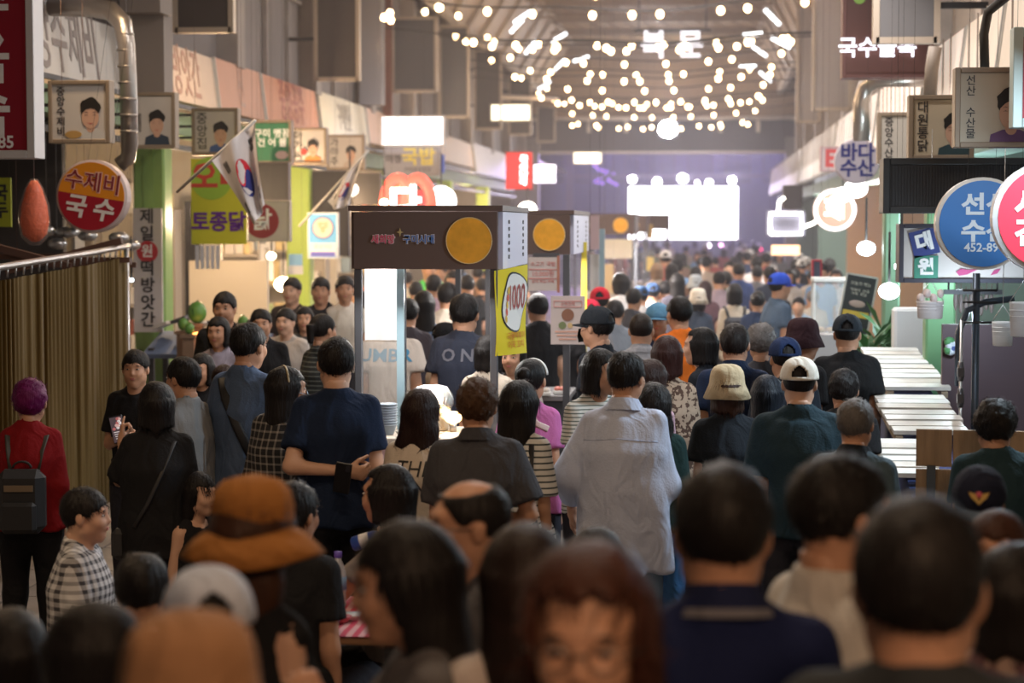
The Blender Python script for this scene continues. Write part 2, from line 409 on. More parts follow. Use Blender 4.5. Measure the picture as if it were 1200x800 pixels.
def strands(P, F, style, seed, n):
    'loose locks that follow the combing direction and break the outline of the hair'
    r = np.random.RandomState(seed+7); q = P[F]; N = np.cross(q[:, 2]-q[:, 0], q[:, 3]-q[:, 1]); N /= np.linalg.norm(N, axis=1)[:, None]+1e-9
    C = q.mean(1); ok = np.where(((C-np.array((0, -.02, 0)))*N).sum(1) > 0)[0]; i = r.choice(ok, n); p = C[i]; nn = N[i]
    whorl = np.array((.01, -.045, .13)); fl = p-whorl; fl[:, 2] -= .03
    if style in ('bob', 'long', 'wavy', 'pony'): fl = fl*np.clip((p[:, 2:3]-.02)*12, 0, 1)+np.array((0, 0, -.12))
    if style == 'perm': fl = r.normal(size=fl.shape)*.1
    fl += r.normal(size=fl.shape)*{'short': .035, 'crop': .02, 'perm': .05, 'wavy': .06}.get(style, .012)
    t = fl-nn*(fl*nn).sum(1)[:, None]; t /= np.linalg.norm(t, axis=1)[:, None]+1e-9
    L = r.uniform(.6, 1.2, (n, 1))*{'short': .034, 'crop': .010, 'bald': .012, 'perm': .024, 'bun': .03, 'bob': .05, 'long': .08, 'wavy': .07, 'pony': .04}[style]
    up = r.uniform(.0, 1., (n, 1))**2*{'short': .010, 'crop': .002, 'perm': .014, 'wavy': .012, 'bob': .005, 'long': .005}.get(style, .003)
    s_ = np.cross(t, nn); wd = r.uniform(.0012, .0030, (n, 1)); cv = r.normal(size=(n, 1))*(.012 if style in ('wavy', 'perm') else .003); V = []
    for k in range(4):
        u = k/3; c = p+t*L*u+nn*(up*np.sin(min(u*1.9, 2.2))*1.0+.0008-L*L*u*u*(2.2 if style not in ('perm',) else 0))+s_*cv*np.sin(u*5); ww = wd*(1-u*.92)
        V += [c-s_*ww, c+s_*ww]
    V = np.stack(V, 1).reshape(-1, 3); b = np.arange(n)[:, None]*8; SF = np.concatenate([np.concatenate([b+2*k, b+2*k+1, b+2*k+3, b+2*k+2], 1) for k in range(3)])
    return V, SF
# ---------------------------------------------------------------- hands (wrist at 0, fingers to -z, palm to +y, thumb to +x)
def hand_mesh(h, pose='relax', side=1):
    k = ('hand', h, pose, side)
    if k in _HC: return _HC[k]
    s = SDF((-.075, -.05, -.2), (.095, .09, .04), h)
    s.ell((0, 0, -.05), (.037, .0155, .052), .01); s.cap((0, 0, .02), (0, 0, -.02), .026, .024, .015)
    s.cap((-.028, 0, -.075), (.028, 0, -.078), .0115, .0125, .01)
    curl = {'relax': (.35, .55), 'grip': (1.15, 1.35), 'flat': (.08, .12), 'point': (1.2, 1.3)}[pose]
    for i, (x, z, L) in enumerate(((-.030, -.078, .058), (-.0105, -.086, .072), (.0105, -.088, .078), (.030, -.083, .070))):
        c1, c2 = curl
        if pose == 'point' and i == 3: c1, c2 = .05, .1
        if pose == 'relax': c1 += (3-i)*.08
        p0 = np.array((x, 0, z)); d1 = np.array((x*.6, math.sin(c1), -math.cos(c1))); d1 /= np.linalg.norm(d1)
        p1 = p0+d1*L*.5; d2 = np.array((x*.3, math.sin(c1+c2), -math.cos(c1+c2))); p2 = p1+d2*L*.3
        d3 = np.array((0, math.sin(c1+1.7*c2), -math.cos(c1+1.7*c2))); p3 = p2+d3*L*.25
        s.cap(p0, p1, .0092, .0083, .004); s.cap(p1, p2, .0083, .0076, .003); s.cap(p2, p3, .0076, .0066, .003)
    t = {'relax': .02, 'grip': .045, 'flat': .005, 'point': .04}[pose]
    s.cap((.024, .002, -.025), (.050, .010+t*.3, -.058), .013, .0105, .01); s.cap((.050, .010+t*.3, -.058), (.053, .018+t, -.090), .0102, .008, .003)
    P, F = s.mesh()
    if side < 0: P = P*np.array((-1, 1, 1)); F = F[:, ::-1]
    _HC[k] = (P, F); return P, F
ARMS = {  # elbow offset from shoulder, wrist offset from elbow, (x is outward), hand pose, palm direction
    'down': ((.035, -.03, -.275), (.005, .06, -.235), 'relax'),
    'out': ((.12, -.03, -.25), (-.02, .10, -.215), 'relax'),
    'front': ((.03, .04, -.27), (-.10, .205, .05), 'grip'),
    'low': ((.035, .02, -.275), (-.09, .18, -.12), 'grip'),
    'phone': ((.03, .10, -.255), (-.07, .12, .20), 'grip'),
    'up': ((.04, .16, -.20), (-.08, .06, .225), 'grip'),
    'back': ((.075, -.11, -.25), (-.235, -.06, -.02), 'grip'),
    'cross': ((.055, .03, -.27), (-.17, .16, .03), 'grip'),
    'reach': ((.05, .20, -.18), (-.03, .235, .02), 'flat'),
    'waist': ((.085, -.04, -.26), (-.17, .12, -.10), 'relax'),
}
def skeleton(female, arms, seated, lean, sw):
    J = {}; s = sw
    for n, sd in (('L', -1), ('R', 1)):
        sh = np.array((sd*(.138 if female else .150)*s, .005+lean, 1.385)); a = ARMS[arms[0 if sd < 0 else 1]] if isinstance(arms[0 if sd < 0 else 1], str) else arms[0 if sd < 0 else 1]
        e = sh+np.array((sd*a[0][0], a[0][1], a[0][2])); wv = np.array((sd*a[1][0], a[1][1], a[1][2])); w_ = e+wv
        J[n] = (sh, e, w_, a[2], sd)
        if seated:
            hp = np.array((sd*.09, 0, .50)); kn = np.array((sd*.13, .42, .50)); an = np.array((sd*.13, .40, .09))
        else:
            hp = np.array((sd*.088, 0, .90)); kn = np.array((sd*.10, .02, .49)); an = np.array((sd*.11, -.02, .09))
        J['l'+n] = (hp, kn, an)
    return J
def torso_tab(female, ease, w, dz, lean, belly=0):
    if female:
        T = [(.84, .17, .115), (.92, .172, .12), (1.04, .136, .095), (1.16, .143, .105), (1.27, .155, .122), (1.36, .145, .10), (1.42, .10, .07)]
    else:
        T = [(.84, .165, .115), (.92, .168, .12), (1.04, .15, .108), (1.16, .16, .115), (1.27, .175, .122), (1.36, .17, .105), (1.42, .12, .075)]
    return [(z+dz, (rx*w+ease*(1 if z < 1.3 else .6)), (ry*w+ease*(1 if z < 1.3 else .5)+(belly if z < 1.2 else 0)), 0, lean*np.clip((z-.9)/.5, 0, 1)+.0) for z, rx, ry in T]
_BC = {}
def place_head(P, yaw, pitch, off, hs):
    R = (Matrix.Rotation(yaw, 3, 'Z') @ Matrix.Rotation(pitch, 3, 'X')); R = np.array(R); piv = np.array((0, -.03, -.12))
    return ((P-piv) @ R.T+piv)*hs+off
def figure_meshes(female=False, arms=('down', 'down'), seated=False, lean=0., w=1., shirt='tee', legs='trousers', ease=.03, hem=.86,
                  sleeve=.62, yaw=0., pitch=0., hair='short', L=.3, seed=0, lod=1, hs=.98, belly=0., fold=1.):
    'returns dict name -> (P, F, M) in person space, crown at 1.72'
    w *= .90; ease *= .85
    hb, hsft, hh, hr, hd = {0: (.022, .0155, .0075, .0082, .0058), 1: (.028, .021, .0105, .0115, .0088), 2: (.034, .028, .016, .016, .013), 3: (.040, .036, .022, .021, .022)}[lod]
    dz = -.40 if seated else 0
    J = skeleton(female, arms, seated, lean, w)
    for n in 'LR':
        sh, e, w_, p, sd = J[n]; o = np.array((0, 0, dz)); J[n] = (sh+o, e+o, w_+o, p, sd)
    key = (female, arms, seated, lean, w, shirt, legs, ease, hem, sleeve, yaw, pitch, seed, lod, hs, belly, fold)
    out = {}
    hoff = np.array((0, .033+lean*1.25, 1.583+dz-.115*(hs-1)))
    if key not in _BC:
        A = [J['L'], J['R']]; allp = np.array([q for a in A for q in a[:3]]+[q for n in ('lL', 'lR') for q in J[n]])
        lo = np.minimum(allp.min(0)-.10, (-.26, -.2, 0)); hi = np.maximum(allp.max(0)+.12, (.26, .22, 1.5+dz))
        s = SDF((lo[0], lo[1], .02), (hi[0], hi[1], 1.53+dz), hb)
        s.loft(torso_tab(female, -.014 if shirt != 'tank' else -.004, w, dz, lean, belly), .03)
        if seated: s.ell((0, -.02, .50), (.17*w, .13, .11), .04)
        s.cap((0, lean-.002, 1.36+dz), (0, lean*1.2-.004, 1.50+dz), .046 if female else .050, .050 if female else .057, .03)
        for a in A:
            sh, e, w_, p, sd = a; ar = .87 if female else 1
            s.cap((sd*.02, lean-.006, 1.438+dz), sh, .024 if shirt != 'tank' else .036, (.036 if shirt != 'tank' else .048)*ar, .03); s.cap(sh, e, (.042 if shirt != 'tank' else .050)*ar, .040*ar, .02); s.cap(e, w_, .040*ar, .025*ar, .012)
        for n in ('lL', 'lR'):
            hp, kn, an = J[n]; s.cap(hp, kn, .082, .056, .03); s.cap(kn, an, .056, .036, .02)
            s.cap(an+np.array((0, -.02, -.04)), an+np.array((0, .13, -.045)), .032, .026, .02)
        P, F = s.mesh(); P = relax(P, F, 1, .4); parts = [(P, F, 0)]
        for a in A:
            sh, e, w_, p, sd = a; HP, HF = hand_mesh(hd, p, -sd)
            d = (w_-e)/np.linalg.norm(w_-e); z = -d; m = np.array((-sd*1., .25, 0)) if abs(d[2]) > .6 else np.array((-sd*.4, 0.2, -1. if p == 'flat' else .1))
            y = m-z*(m@z); y /= np.linalg.norm(y); x = np.cross(y, z); R = np.stack([x, y, z], 1)
            parts.append((HP @ R.T*(.9 if female else 1)+w_+d*.005, HF, 0))
        body = join(parts)
        # --- shirt
        sl, el = sleeve, .018
        s = SDF((lo[0], lo[1], (hem if not seated else .44)-.06), (hi[0], hi[1], 1.53+dz), hsft)
        T = torso_tab(female, ease, w, dz, lean, belly)
        mx = max(t[1] for t in T[2:5]); my = max(t[2] for t in T[2:5])
        T = [(z, max(rx, mx*(.97 if z < 1.2+dz else 0) if shirt != 'fitted' else 0), max(ry, my*(.95 if z < 1.2+dz else 0) if shirt != 'fitted' else 0), xc, yc) for z, rx, ry, xc, yc in T]
        lowz = (hem if not seated else .46)
        T = [(lowz, T[0][1]+.01, T[0][2]+.01, 0, 0)]+[t for t in T if t[0] > lowz+.02]
        s.loft(T, .03)
        if shirt != 'tank': s.cap((0, lean-.010, 1.40+dz), (0, lean-.008, 1.447+dz), .078, .071 if not female else .064, .02)
        for a in A:
            sh, e, w_, p, sd = a; ar = .87 if female else 1
            s.cap((sd*.032, lean-.012, 1.447+dz), sh, .042, .052*ar, .03)
            if shirt == 'tank': continue
            if sl <= 1: q = sh+(e-sh)*sl; s.cap(sh, q, .058*ar+ease*.15, .058*ar+ease*.6, .025)
            else: s.cap(sh, e, .053*ar+ease*.1, .050*ar+ease*.6, .025); s.cap(e, e+(w_-e)*(sl-1), .052*ar+ease*.6, .040*ar+ease*.5, .02)
        X, Y, Z = s.grid(); D = s.D
        amp = .011*fold
        ang = np.arctan2(X, -Y)
        D = D+amp*(waves(X, Y, Z, seed+11, 5, 26, 9, 26)+.8*np.sin(ang*5+Z*9+seed)*np.clip((1.15+dz-Z)*2.2, 0, 1)+.7*waves(X, Y, Z, seed+19, 4, 10, 38, 14)*np.clip(1-np.abs(Z-1.02-dz)*4, 0.15, 1))
        D = np.maximum(D, lowz+.006*np.sin(ang*3+seed)-Z)
        for a in A:
            sh, e, w_, p, sd = a
            if shirt == 'tank': continue
            if sl <= 1: c, d = sh+(e-sh)*sl, (e-sh)/np.linalg.norm(e-sh)
            else: continue
            cut = (X-c[0])*d[0]+(Y-c[1])*d[1]+(Z-c[2])*d[2]
            near = np.sqrt((X-c[0])**2+(Y-c[1])**2+(Z-c[2])**2)-.16
            side = -(X*sd-(.14 if sl <= 1 else -.3))
            cut = -np.maximum(np.maximum(-cut, near), side)
            D = np.maximum(D, cut)
        nk = np.sqrt((X/.061)**2+((Y-lean*1.15-.010)/.060)**2)*.06-.06       # neck opening
        D = np.maximum(D, -np.maximum(nk, (1.480 if shirt != 'tank' else 1.38)+dz+.75*(lean-.0-Y)*(Y > 0)-Z))
        s.D[:] = D; P, F = s.mesh(); out_s = (P, F, None)
        # --- trousers
        s = SDF((-.30, -.22, .03), (.30, .60 if seated else .22, .95 if not seated else .62), max(hb, .030))
        if seated: s.ell((0, -.02, .51), (.18*w, .14, .115), .03)
        else: s.loft([(.82, .17*w, .12, 0, 0), (.93, .165*w, .118, 0, 0)], .04)
        wide = {'trousers': 1, 'jeans': 1.08, 'wide': 1.45, 'shorts': 1.3, 'skirt': 1.3}[legs]
        for n in ('lL', 'lR'):
            hp, kn, an = J[n]; s.cap(hp, kn, .098, .072*wide, .03)
            if legs != 'shorts': s.cap(kn, an+np.array((0, 0, -.01)), .072*wide, .058*wide, .02)
        X, Y, Z = s.grid(); s.D += .004*waves(X, Y, Z, seed+2, 5, 30, 20, 30)+.004*np.sin(Z*70+X*30)*np.exp(-((Z-.2)/.12)**2)
        s.D[:] = np.maximum(s.D, .055-Z)
        if not seated: s.D[:] = np.maximum(s.D, Z-.95)
        P, F = s.mesh(); out_t = (P, F, None)
        # --- shoes
        sh_ = []
        for n in ('lL', 'lR'):
            hp, kn, an = J[n]; s = SDF((an[0]-.07, an[1]-.1, -.02), (an[0]+.07, an[1]+.24, .13), .018 if lod < 2 else .028)
            s.cap((an[0], an[1]-.02, .045), (an[0], an[1]+.14, .035), .047, .042, .02); s.cap((an[0], an[1]-.01, .05), (an[0], an[1]-.01, .09), .044, .042, .02)
            X, Y, Z = s.grid(); s.D[:] = np.maximum(s.D, .004-Z); sh_.append(s.mesh()+(None,))
        _BC[key] = (body, out_s, out_t, sh_)
    body, out_s, out_t, sh_ = _BC[key]
    HP, HF, HM = head_mesh(hh, female)
    hp = place_head(HP, yaw, pitch, hoff, hs)
    out['body'] = join([(body[0], body[1], 0)]+[(hp, HF, 0)]); out['body'] = (out['body'][0], out['body'][1], np.concatenate([body[2], HM]))
    out['shirt'] = out_s; out['trousers'] = out_t; out['shoe'] = sh_[0]; out['shoe2'] = sh_[1]
    if hair:
        P, F = hair_mesh(hair, hr, seed % 5, L); out['hair'] = (place_head(P, yaw, pitch, hoff, hs), F, None)
    out['_hoff'] = hoff
    return out
# colours of skin, hair, cloth
def skin(v=0): return mat('skin_%d' % v, [(.50, .27, .17), (.60, .36, .25), (.40, .20, .12)][v], .5, bump=.05, bscale=300, spec=.35)
EYEW = mat('eye_white', (.42, .38, .36), .4); EYED = mat('eye_dark', (.015, .01, .008), .3); LIP = mat('lip', (.42, .14, .12), .45)
def hairm(c=(.012, .010, .010)):
    return mat('hair_%02x%02x%02x' % tuple(int(x*255) for x in c), c, .5, bump=.5, bscale=90, bstretch=(1, 1, .12), spec=.22)
def cloth(c, r=.85):
    return folds(mat('cloth_%03d_%03d_%03d' % tuple(int(x*999) for x in c), c, r, bump=.25, bscale=120, spec=.2))
def folds(m):
    'soft creases on top of the weave'
    if m.get('folds'): return m
    m['folds'] = 1; N, L = nodes(m); b = N['Principled BSDF']
    tc = N.new('ShaderNodeTexCoord'); mp = N.new('ShaderNodeMapping'); mp.inputs['Scale'].default_value = (1, 1, .55)
    n = N.new('ShaderNodeTexNoise'); n.inputs['Scale'].default_value = 7; n.inputs['Detail'].default_value = 2; n.inputs['Distortion'].default_value = 1.2
    bp = N.new('ShaderNodeBump'); bp.inputs['Strength'].default_value = .55; bp.inputs['Distance'].default_value = .05
    L.new(tc.outputs['Object'], mp.inputs[0]); L.new(mp.outputs[0], n.inputs['Vector']); L.new(n.outputs[0], bp.inputs['Height'])
    ln = [l for l in L if l.to_node == b and l.to_socket.name == 'Normal']
    if ln: L.new(ln[0].from_socket, bp.inputs['Normal'])
    L.new(bp.outputs[0], b.inputs['Normal']); return m
HATN = {'cap': 'baseball_cap', 'bucket': 'bucket_hat', 'sunhat': 'sun_hat', 'visor': 'sun_visor'}
def hat_mb(kind):
    b = MB(); 
    if kind == 'cap' or kind == 'capback':
        n, rows = 60, 22; V = []; F = []; c = Vector((0, -.012, .028))
        for i in range(rows+1):
            ph = PI/2*i/rows
            for k in range(n):
                a = 2*PI*k/n; V.append(c+Vector((.092*math.cos(a)*math.cos(ph)**.8, .112*math.sin(a)*math.cos(ph)**.8, .105*math.sin(ph)**.95)))
        for i in range(rows):
            for k in range(n):
                am = 2*PI*(k+.5)/n; t = (i+.5)/rows
                if t > .09 and ((am-1.5*PI)/.42)**2+((t-.09)/.36)**2 < 1: continue   # opening above the strap
                F.append((i*n+k, i*n+(k+1) % n, (i+1)*n+(k+1) % n, (i+1)*n+k))
        b.add(V, F, 0, True); b.ell((0, -.012, .133), (.008, .008, .004), 0, 8, 4)
        V = []; F = []
        for off in (0, -.004):
            for i in range(9):
                a = PI*(i/8)
                for j in range(5):
                    t = j/4; x = .085*math.cos(a)*(1-.12*t); y0 = .098*math.sin(a)-.012; y = y0+t*.082*math.sin(a)**.7 if math.sin(a) > 0 else y0
                    V.append((x, y, .030-.012*t-1.6*x*x+off))
        for off in (0, 45):
            for i in range(8):
                for j in range(4):
                    q = (off+i*5+j, off+i*5+j+1, off+(i+1)*5+j+1, off+(i+1)*5+j); F.append(q if off else q[::-1])
        b.add(V, F, 1, True)
    elif kind == 'bucket':
        b.lathe([(.128, -.030), (.132, -.028), (.098, .045), (.094, .085), (.087, .112), (.074, .131), (.052, .143), (.025, .148), (.001, .149)], n=30, sx=.95, sy=1.08, c=(0, -.012, 0), wob=.02)
        b.lathe([(.126, -.031), (.093, .04), (.001, .05)][::-1], n=30, sx=.95, sy=1.08, c=(0, -.012, 0))
    elif kind == 'sunhat':
        b.lathe([(.170, -.030), (.173, -.026), (.135, .010), (.1, .035), (.097, .05), (.096, .09), (.088, .125), (.068, .148), (.035, .158), (.001, .160)], n=36, sx=.95, sy=1.06, c=(0, -.012, 0), wob=.05)
        b.lathe([(.168, -.032), (.13, .004), (.095, .03), (.001, .05)][::-1], n=36, sx=.95, sy=1.06, c=(0, -.012, 0), wob=.03)
    elif kind == 'visor':
        b.lathe([(.088, .03), (.092, .03), (.090, .07), (.086, .07)], n=28, sx=.95, sy=1.14, c=(0, -.012, 0))
        b.lathe([(.09, .045), (.13, .02), (.128, .016), (.088, .04)], n=28, sx=.9, sy=1.0, c=(0, .06, 0))
    return b
PEOPLE = []; INFOS = []
def person(px, ytop, S, head=0, label='', female=False, shirt_c=(.03, .03, .035), shirt_m=None, trous_c=(.03, .03, .04), hairc=(.012, .010, .010),
           hat=None, hatc=None, hat_label=None, sk=0, group=None, shoes_c=(.05, .05, .05), face=None, loc=None, hatbrim=None, **k):
    'a figure seen at pixel column px with its crown at ytop; S pixels per metre; heading 0 looks away from the camera'
    d = FPX/S if loc is None else loc[1]
    p = W(px, ytop, d)
    crown = 1.698-(.40 if k.get('seated') else 0)+(.03 if hat in ('cap', 'capback', 'bucket', 'sunhat') else 0)+(.008 if not hat else 0)
    sc = p.z/crown; x, y = (p.x, d) if loc is None else loc[:2]
    k.setdefault('lod', 0 if 205 <= S <= 330 else (1 if S > 130 else 2))
    fk = repr((female, sorted(k.items(), key=lambda q: q[0])))
    if fk not in _FM: _FM[fk] = figure_meshes(female=female, **k)
    M = _FM[fk]
    R = thing('person', label, 'person', (x, y, 0), math.radians(head), group); R.scale = (sc, sc, sc)
    R['height'] = round(p.z, 3); PEOPLE.append(R)
    hm = hairm(hairc); sm = folds(shirt_m) if shirt_m else cloth(shirt_c)
    def mk(n, key, mats, meshname=None):
        P, F, MI = M[key]; kk = (id(P), len(mats))
        if kk not in _MC: _MC[kk] = (mesh_from(n, P, F, MI, mats), P)
        o = link(n, _MC[kk][0], R)
        for q, x in enumerate(mats): o.material_slots[q].link = 'OBJECT'; o.material_slots[q].material = x
        return o
    mk('body', 'body', (skin(sk), EYEW, EYED, LIP))
    if 'hair' in M: mk('hair', 'hair', (hm,))
    so = mk('shirt', 'shirt', (sm,)); mk('trousers', 'trousers', (cloth(trous_c),))
    mk('shoe', 'shoe', (cloth(shoes_c, .5),)); mk('shoe', 'shoe2', (cloth(shoes_c, .5),))
    hs = k.get('hs', .98); hm4 = Matrix.Translation(Vector(M['_hoff'])) @ Matrix.Scale(hs, 4) @ Matrix.Translation(Vector((0, -.03, -.12))) @ (Matrix.Rotation(k.get('yaw', 0), 4, 'Z') @ Matrix.Rotation(k.get('pitch', 0), 4, 'X')) @ Matrix.Translation(Vector((0, .03, .12)))
    if hat:
        b = hat_mb('cap' if hat in ('cap', 'capback') else hat); ho = b.obj(HATN['cap' if hat == 'capback' else hat], [cloth(hatc), cloth(hatbrim or hatc)], R)
        if len(b.v) > 100:
            mo = ho.modifiers.new('thick', 'SOLIDIFY'); mo.thickness = .004; mo.offset = 1
        ho.matrix_local = hm4
        if hat_label: ho['label'] = hat_label
    if face:
        if 'glasses' in face:
            g = MB()
            for sx in (-1, 1):
                g.tube([(sx*.033+.023*math.cos(a), .106-.002*abs(math.sin(a)), .005+.019*math.sin(a)) for a in [i*2*PI/14 for i in range(15)]], .0016, 5)
                g.tube([(sx*.056, .104, .008), (sx*.078, .06, .008), (sx*.082, 0, .004)], .0016, 5)
            g.tube([(-.01, .106, .008), (.01, .106, .008)], .0016, 5)
            o = g.obj('glasses', mat('spectacle_wire', (.12, .10, .09), .3, .7), R); o.matrix_local = hm4
        if 'mask' in face:
            g = MB(); g.sheet(lambda u, v: ((u-.5)*.13, .112-.42*((u-.5)*.13)**2*9-.018*abs(v-.5), -.09+.085*v), 8, 6, .002)
            for sx in (-1, 1): g.tube([(sx*.064, .075, -.02), (sx*.08, .0, .005)], .0012, 4)
            o = g.obj('face_mask', mat('mask_white' if 'w' in face else 'mask_'+face.split('_')[-1], {'w': (.8, .82, .85), 'mask_blue': (.35, .55, .75), 'mask_black': (.02, .02, .02)}.get(face, (.8, .82, .85)), .8), R); o.matrix_local = hm4
    R_info = dict(root=R, shirt=so, M=M, hm4=hm4, sc=sc); INFOS.append(R_info)
    return R_info
_MC = {}; _FM = {}
def bvh_of(info, key='shirt'):
    P, F, _ = info['M'][key]; return BVHTree.FromPolygons([tuple(p) for p in P], [tuple(int(i) for i in f) for f in F])
def on_back(info, V, front=False, off=.004, key='shirt'):
    'lay flat (x, z) points on the back (or front) of the shirt'
    t = bvh_of(info, key); out = []; s = -1 if not front else 1
    for x, dy, z in V:
        h = t.ray_cast(Vector((x, s*1.0, z)), Vector((0, -s, 0)))
        y = h[0].y if h[0] is not None else s*.12
        out.append((x, y+s*(off-(dy if dy > 0 else -dy)*0), z))
    return out
def shirt_text(info, s, size, x, z, col, front=False, **k):
    V, F = text_mesh(s, size, **k); V = [((p[0]+x)*(-1 if front else 1), p[1], p[2]+z) for p in V]
    V2 = on_back(info, V, front); V2 = [(a[0], a[1]+(-.001 if (b[1] < 0) else .001)*(1 if not front else -1), a[2]) for a, b in zip(V2, V)]
    return MB().add(V2, F).obj('lettering', mat('print_%03d' % int(sum(col)*100), col, .7), info['shirt'])
def strap_on(info, pts, width, mt, name, parent, off=.006):
    'a flat webbing strap laid over the shirt: pts = (x, z, side) side -1 back, 1 front'
    t = bvh_of(info); P = []
    for x, z, s in pts:
        if s == 0:
            h = t.ray_cast(Vector((x, .0, 2.2)), Vector((0, 0, -1))); P.append(Vector((x, z, (h[0].z if h[0] else 1.45)+off))); continue
        h = t.ray_cast(Vector((x, s*1., z)), Vector((0, -s, 0))); P.append(Vector((x, (h[0].y if h[0] else s*.12)+s*off, z)))
    b = MB(); b.tube(P, width/2, 6, flat=.14, smooth=True); return b.obj(name, mt, parent)
# ================================================================= the setting
CONC = mat('floor_concrete', (.16, .13, .11), .55, bump=.3, bscale=12, var=.25, vscale=1.2)
BROWNC = mat('roof_brown', (.36, .24, .13), .8, var=.15, vscale=.6)
GREYW = mat('upper_wall_grey', (.24, .22, .22), .75, var=.12, vscale=.8)
DARKM = mat('dark_metal', (.06, .06, .065), .5, .6)
STEEL = mat('steel', (.55, .55, .56), .3, .9)
DUCT = mat('duct_steel', (.42, .38, .35), .35, .85, bump=.3, bscale=18)
BEIGE = mat('beige_wall', (.52, .46, .39), .8, var=.08)
GREEN = mat('green_pillar_paint', (.20, .34, .10), .55, var=.08)
GREEN2 = mat('pale_green_paint', (.20, .36, .23), .55, var=.08)
TRANSL = mat('translucent_roof_sheet', (.58, .44, .31), .6)
CORDM = mat('wire_dark', (.05, .045, .04), .6)
def struct(b, name, m, **k): return tag(b.obj(name, m, **k), kind='structure')
b = MB(); b.box((-2, 42, -.05), (13, 92, .1)); FL = struct(b, 'floor', CONC)
PSM = mat('paving_slab', (.20, .165, .14), .5, bump=.2, bscale=20, var=.2); me = None; b2 = MB()
for i in range(11):
    for j in range(26):
        c = (-5.0+i*.9+.45, 3+j*.9, .006)
        if j > 16: b2.box(c, (.885, .885, .012)); continue
        if me is None: o = MB().box((0, 0, 0), (.885, .885, .012)).obj('paving_slab', PSM, FL); me = o.data
        else: o = link('paving_slab', me, FL)
        o.location = c
tag(b2.obj('paving_slab', PSM, FL), kind='stuff')
b = MB(); b.box((-1.3, 42, 7.70), (8.9, 92, .1)); CE = struct(b, 'ceiling', BROWNC)
for i in range(13):
    y = 14+i*3.8; b = MB(); b.box((-1.1, y, 7.56), (5.6, .12, .2)); b.box((-1.1, y, 7.2), (5.6, .06, .06))
    for k in range(12): b.tube([(-3.8+k*.46, y, 7.46), (-3.8+(k+1)*.46, y, 7.22)], .018, 4)
    b.obj('roof_beam', mat('roof_beam_paint', (.36, .28, .21), .7), CE)
# inclined light sheets at both edges of the roof
for sd, x0, x1, nm in ((-1, -4.75, -3.85, 'trim_1'), (1, 2.35, 1.65, 'trim_2')):
    b = MB(); b.add([(x0, 0, 6.2), (x1, 0, 7.62), (x1, 62, 7.62), (x0, 62, 6.2), (x0, 0, 6.26), (x1, 0, 7.68), (x1, 62, 7.68), (x0, 62, 6.26)],
        [(0, 1, 2, 3), (4, 7, 6, 5), (0, 4, 5, 1), (3, 2, 6, 7)]); e = struct(b, nm, TRANSL)
    for i in range(24):
        y = 8+i*2.3; b = MB(); b.tube([(x0-.03*sd, y, 6.16), (x1-.03*sd, y, 7.56)], .045, 6); b.obj('purlin', mat('pale_beam', (.60, .52, .44), .6), e)
    b = MB(); b.box(((x0-.02*sd), 31, 6.16), (.14, 62, .14)); b.box(((x1-.05*sd), 31, 7.57), (.12, 62, .12)); b.obj('edge_beam', mat('pale_beam', (.60, .52, .44), .6), e)
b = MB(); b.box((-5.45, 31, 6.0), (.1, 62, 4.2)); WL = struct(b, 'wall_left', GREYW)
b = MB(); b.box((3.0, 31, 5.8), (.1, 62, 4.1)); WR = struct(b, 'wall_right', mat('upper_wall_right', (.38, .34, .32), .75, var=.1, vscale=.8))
b = MB(); b.box((-7.9, 38, 2.2), (.1, 90, 4.4)); b.box((-6.7, 38, 4.35), (2.5, 90, .1)); struct(b, 'trim_3', BEIGE)
b = MB(); b.box((4.2, 38, 2.2), (.1, 90, 4.4)); b.box((3.6, 38, 3.95), (1.2, 90, .1)); struct(b, 'trim_4', mat('shop_back_right', (.42, .44, .42), .8))
b = MB(); b.box((-2, 86, 4), (22, .2, 9)); struct(b, 'wall_back', mat('night_facade', (.06, .08, .20), .8, var=.3, vscale=.35))
# windows of the facade behind the stage
for i in range(9):
    for j in range(2):
        b = MB(); b.box((-8+i*1.6, 85.84, 4.6+j*1.5), (1.0, .1, 1.1)); o = b.obj('window_%d' % (i*2+j+1), mat('dark_glass', (.05, .09, .16), .2)); tag(o, kind='structure')
        f = MB()
        for dx, dz, sx, sz in ((-.52, 0, .06, 1.2), (.52, 0, .06, 1.2), (0, .57, 1.1, .06), (0, -.57, 1.1, .06), (0, 0, .04, 1.1)): f.box((-8+i*1.6+dx, 85.8, 4.6+j*1.5+dz), (sx, .12, sz))
        f.obj('window_frame', DARKM, o)
# columns of the upper wall, a lattice of rails between
for i in range(11):
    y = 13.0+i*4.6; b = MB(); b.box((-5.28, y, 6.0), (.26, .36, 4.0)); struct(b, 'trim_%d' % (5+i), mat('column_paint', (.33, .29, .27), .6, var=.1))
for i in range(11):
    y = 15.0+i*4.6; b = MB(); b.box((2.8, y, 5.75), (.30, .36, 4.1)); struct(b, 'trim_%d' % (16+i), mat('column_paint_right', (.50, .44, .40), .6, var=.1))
for i in range(18):
    b = MB(); b.box((-5.36, 15.2+i*2.3, 6.0), (.05, .05, 4.0)); b.box((-5.36, 16.3+i*2.3, 5.2), (.04, 2.2, .05)); b.box((-5.36, 16.3+i*2.3, 6.3), (.04, 2.2, .05))
    b.obj('wall_rail', mat('column_paint', (.33, .29, .27)), WL)
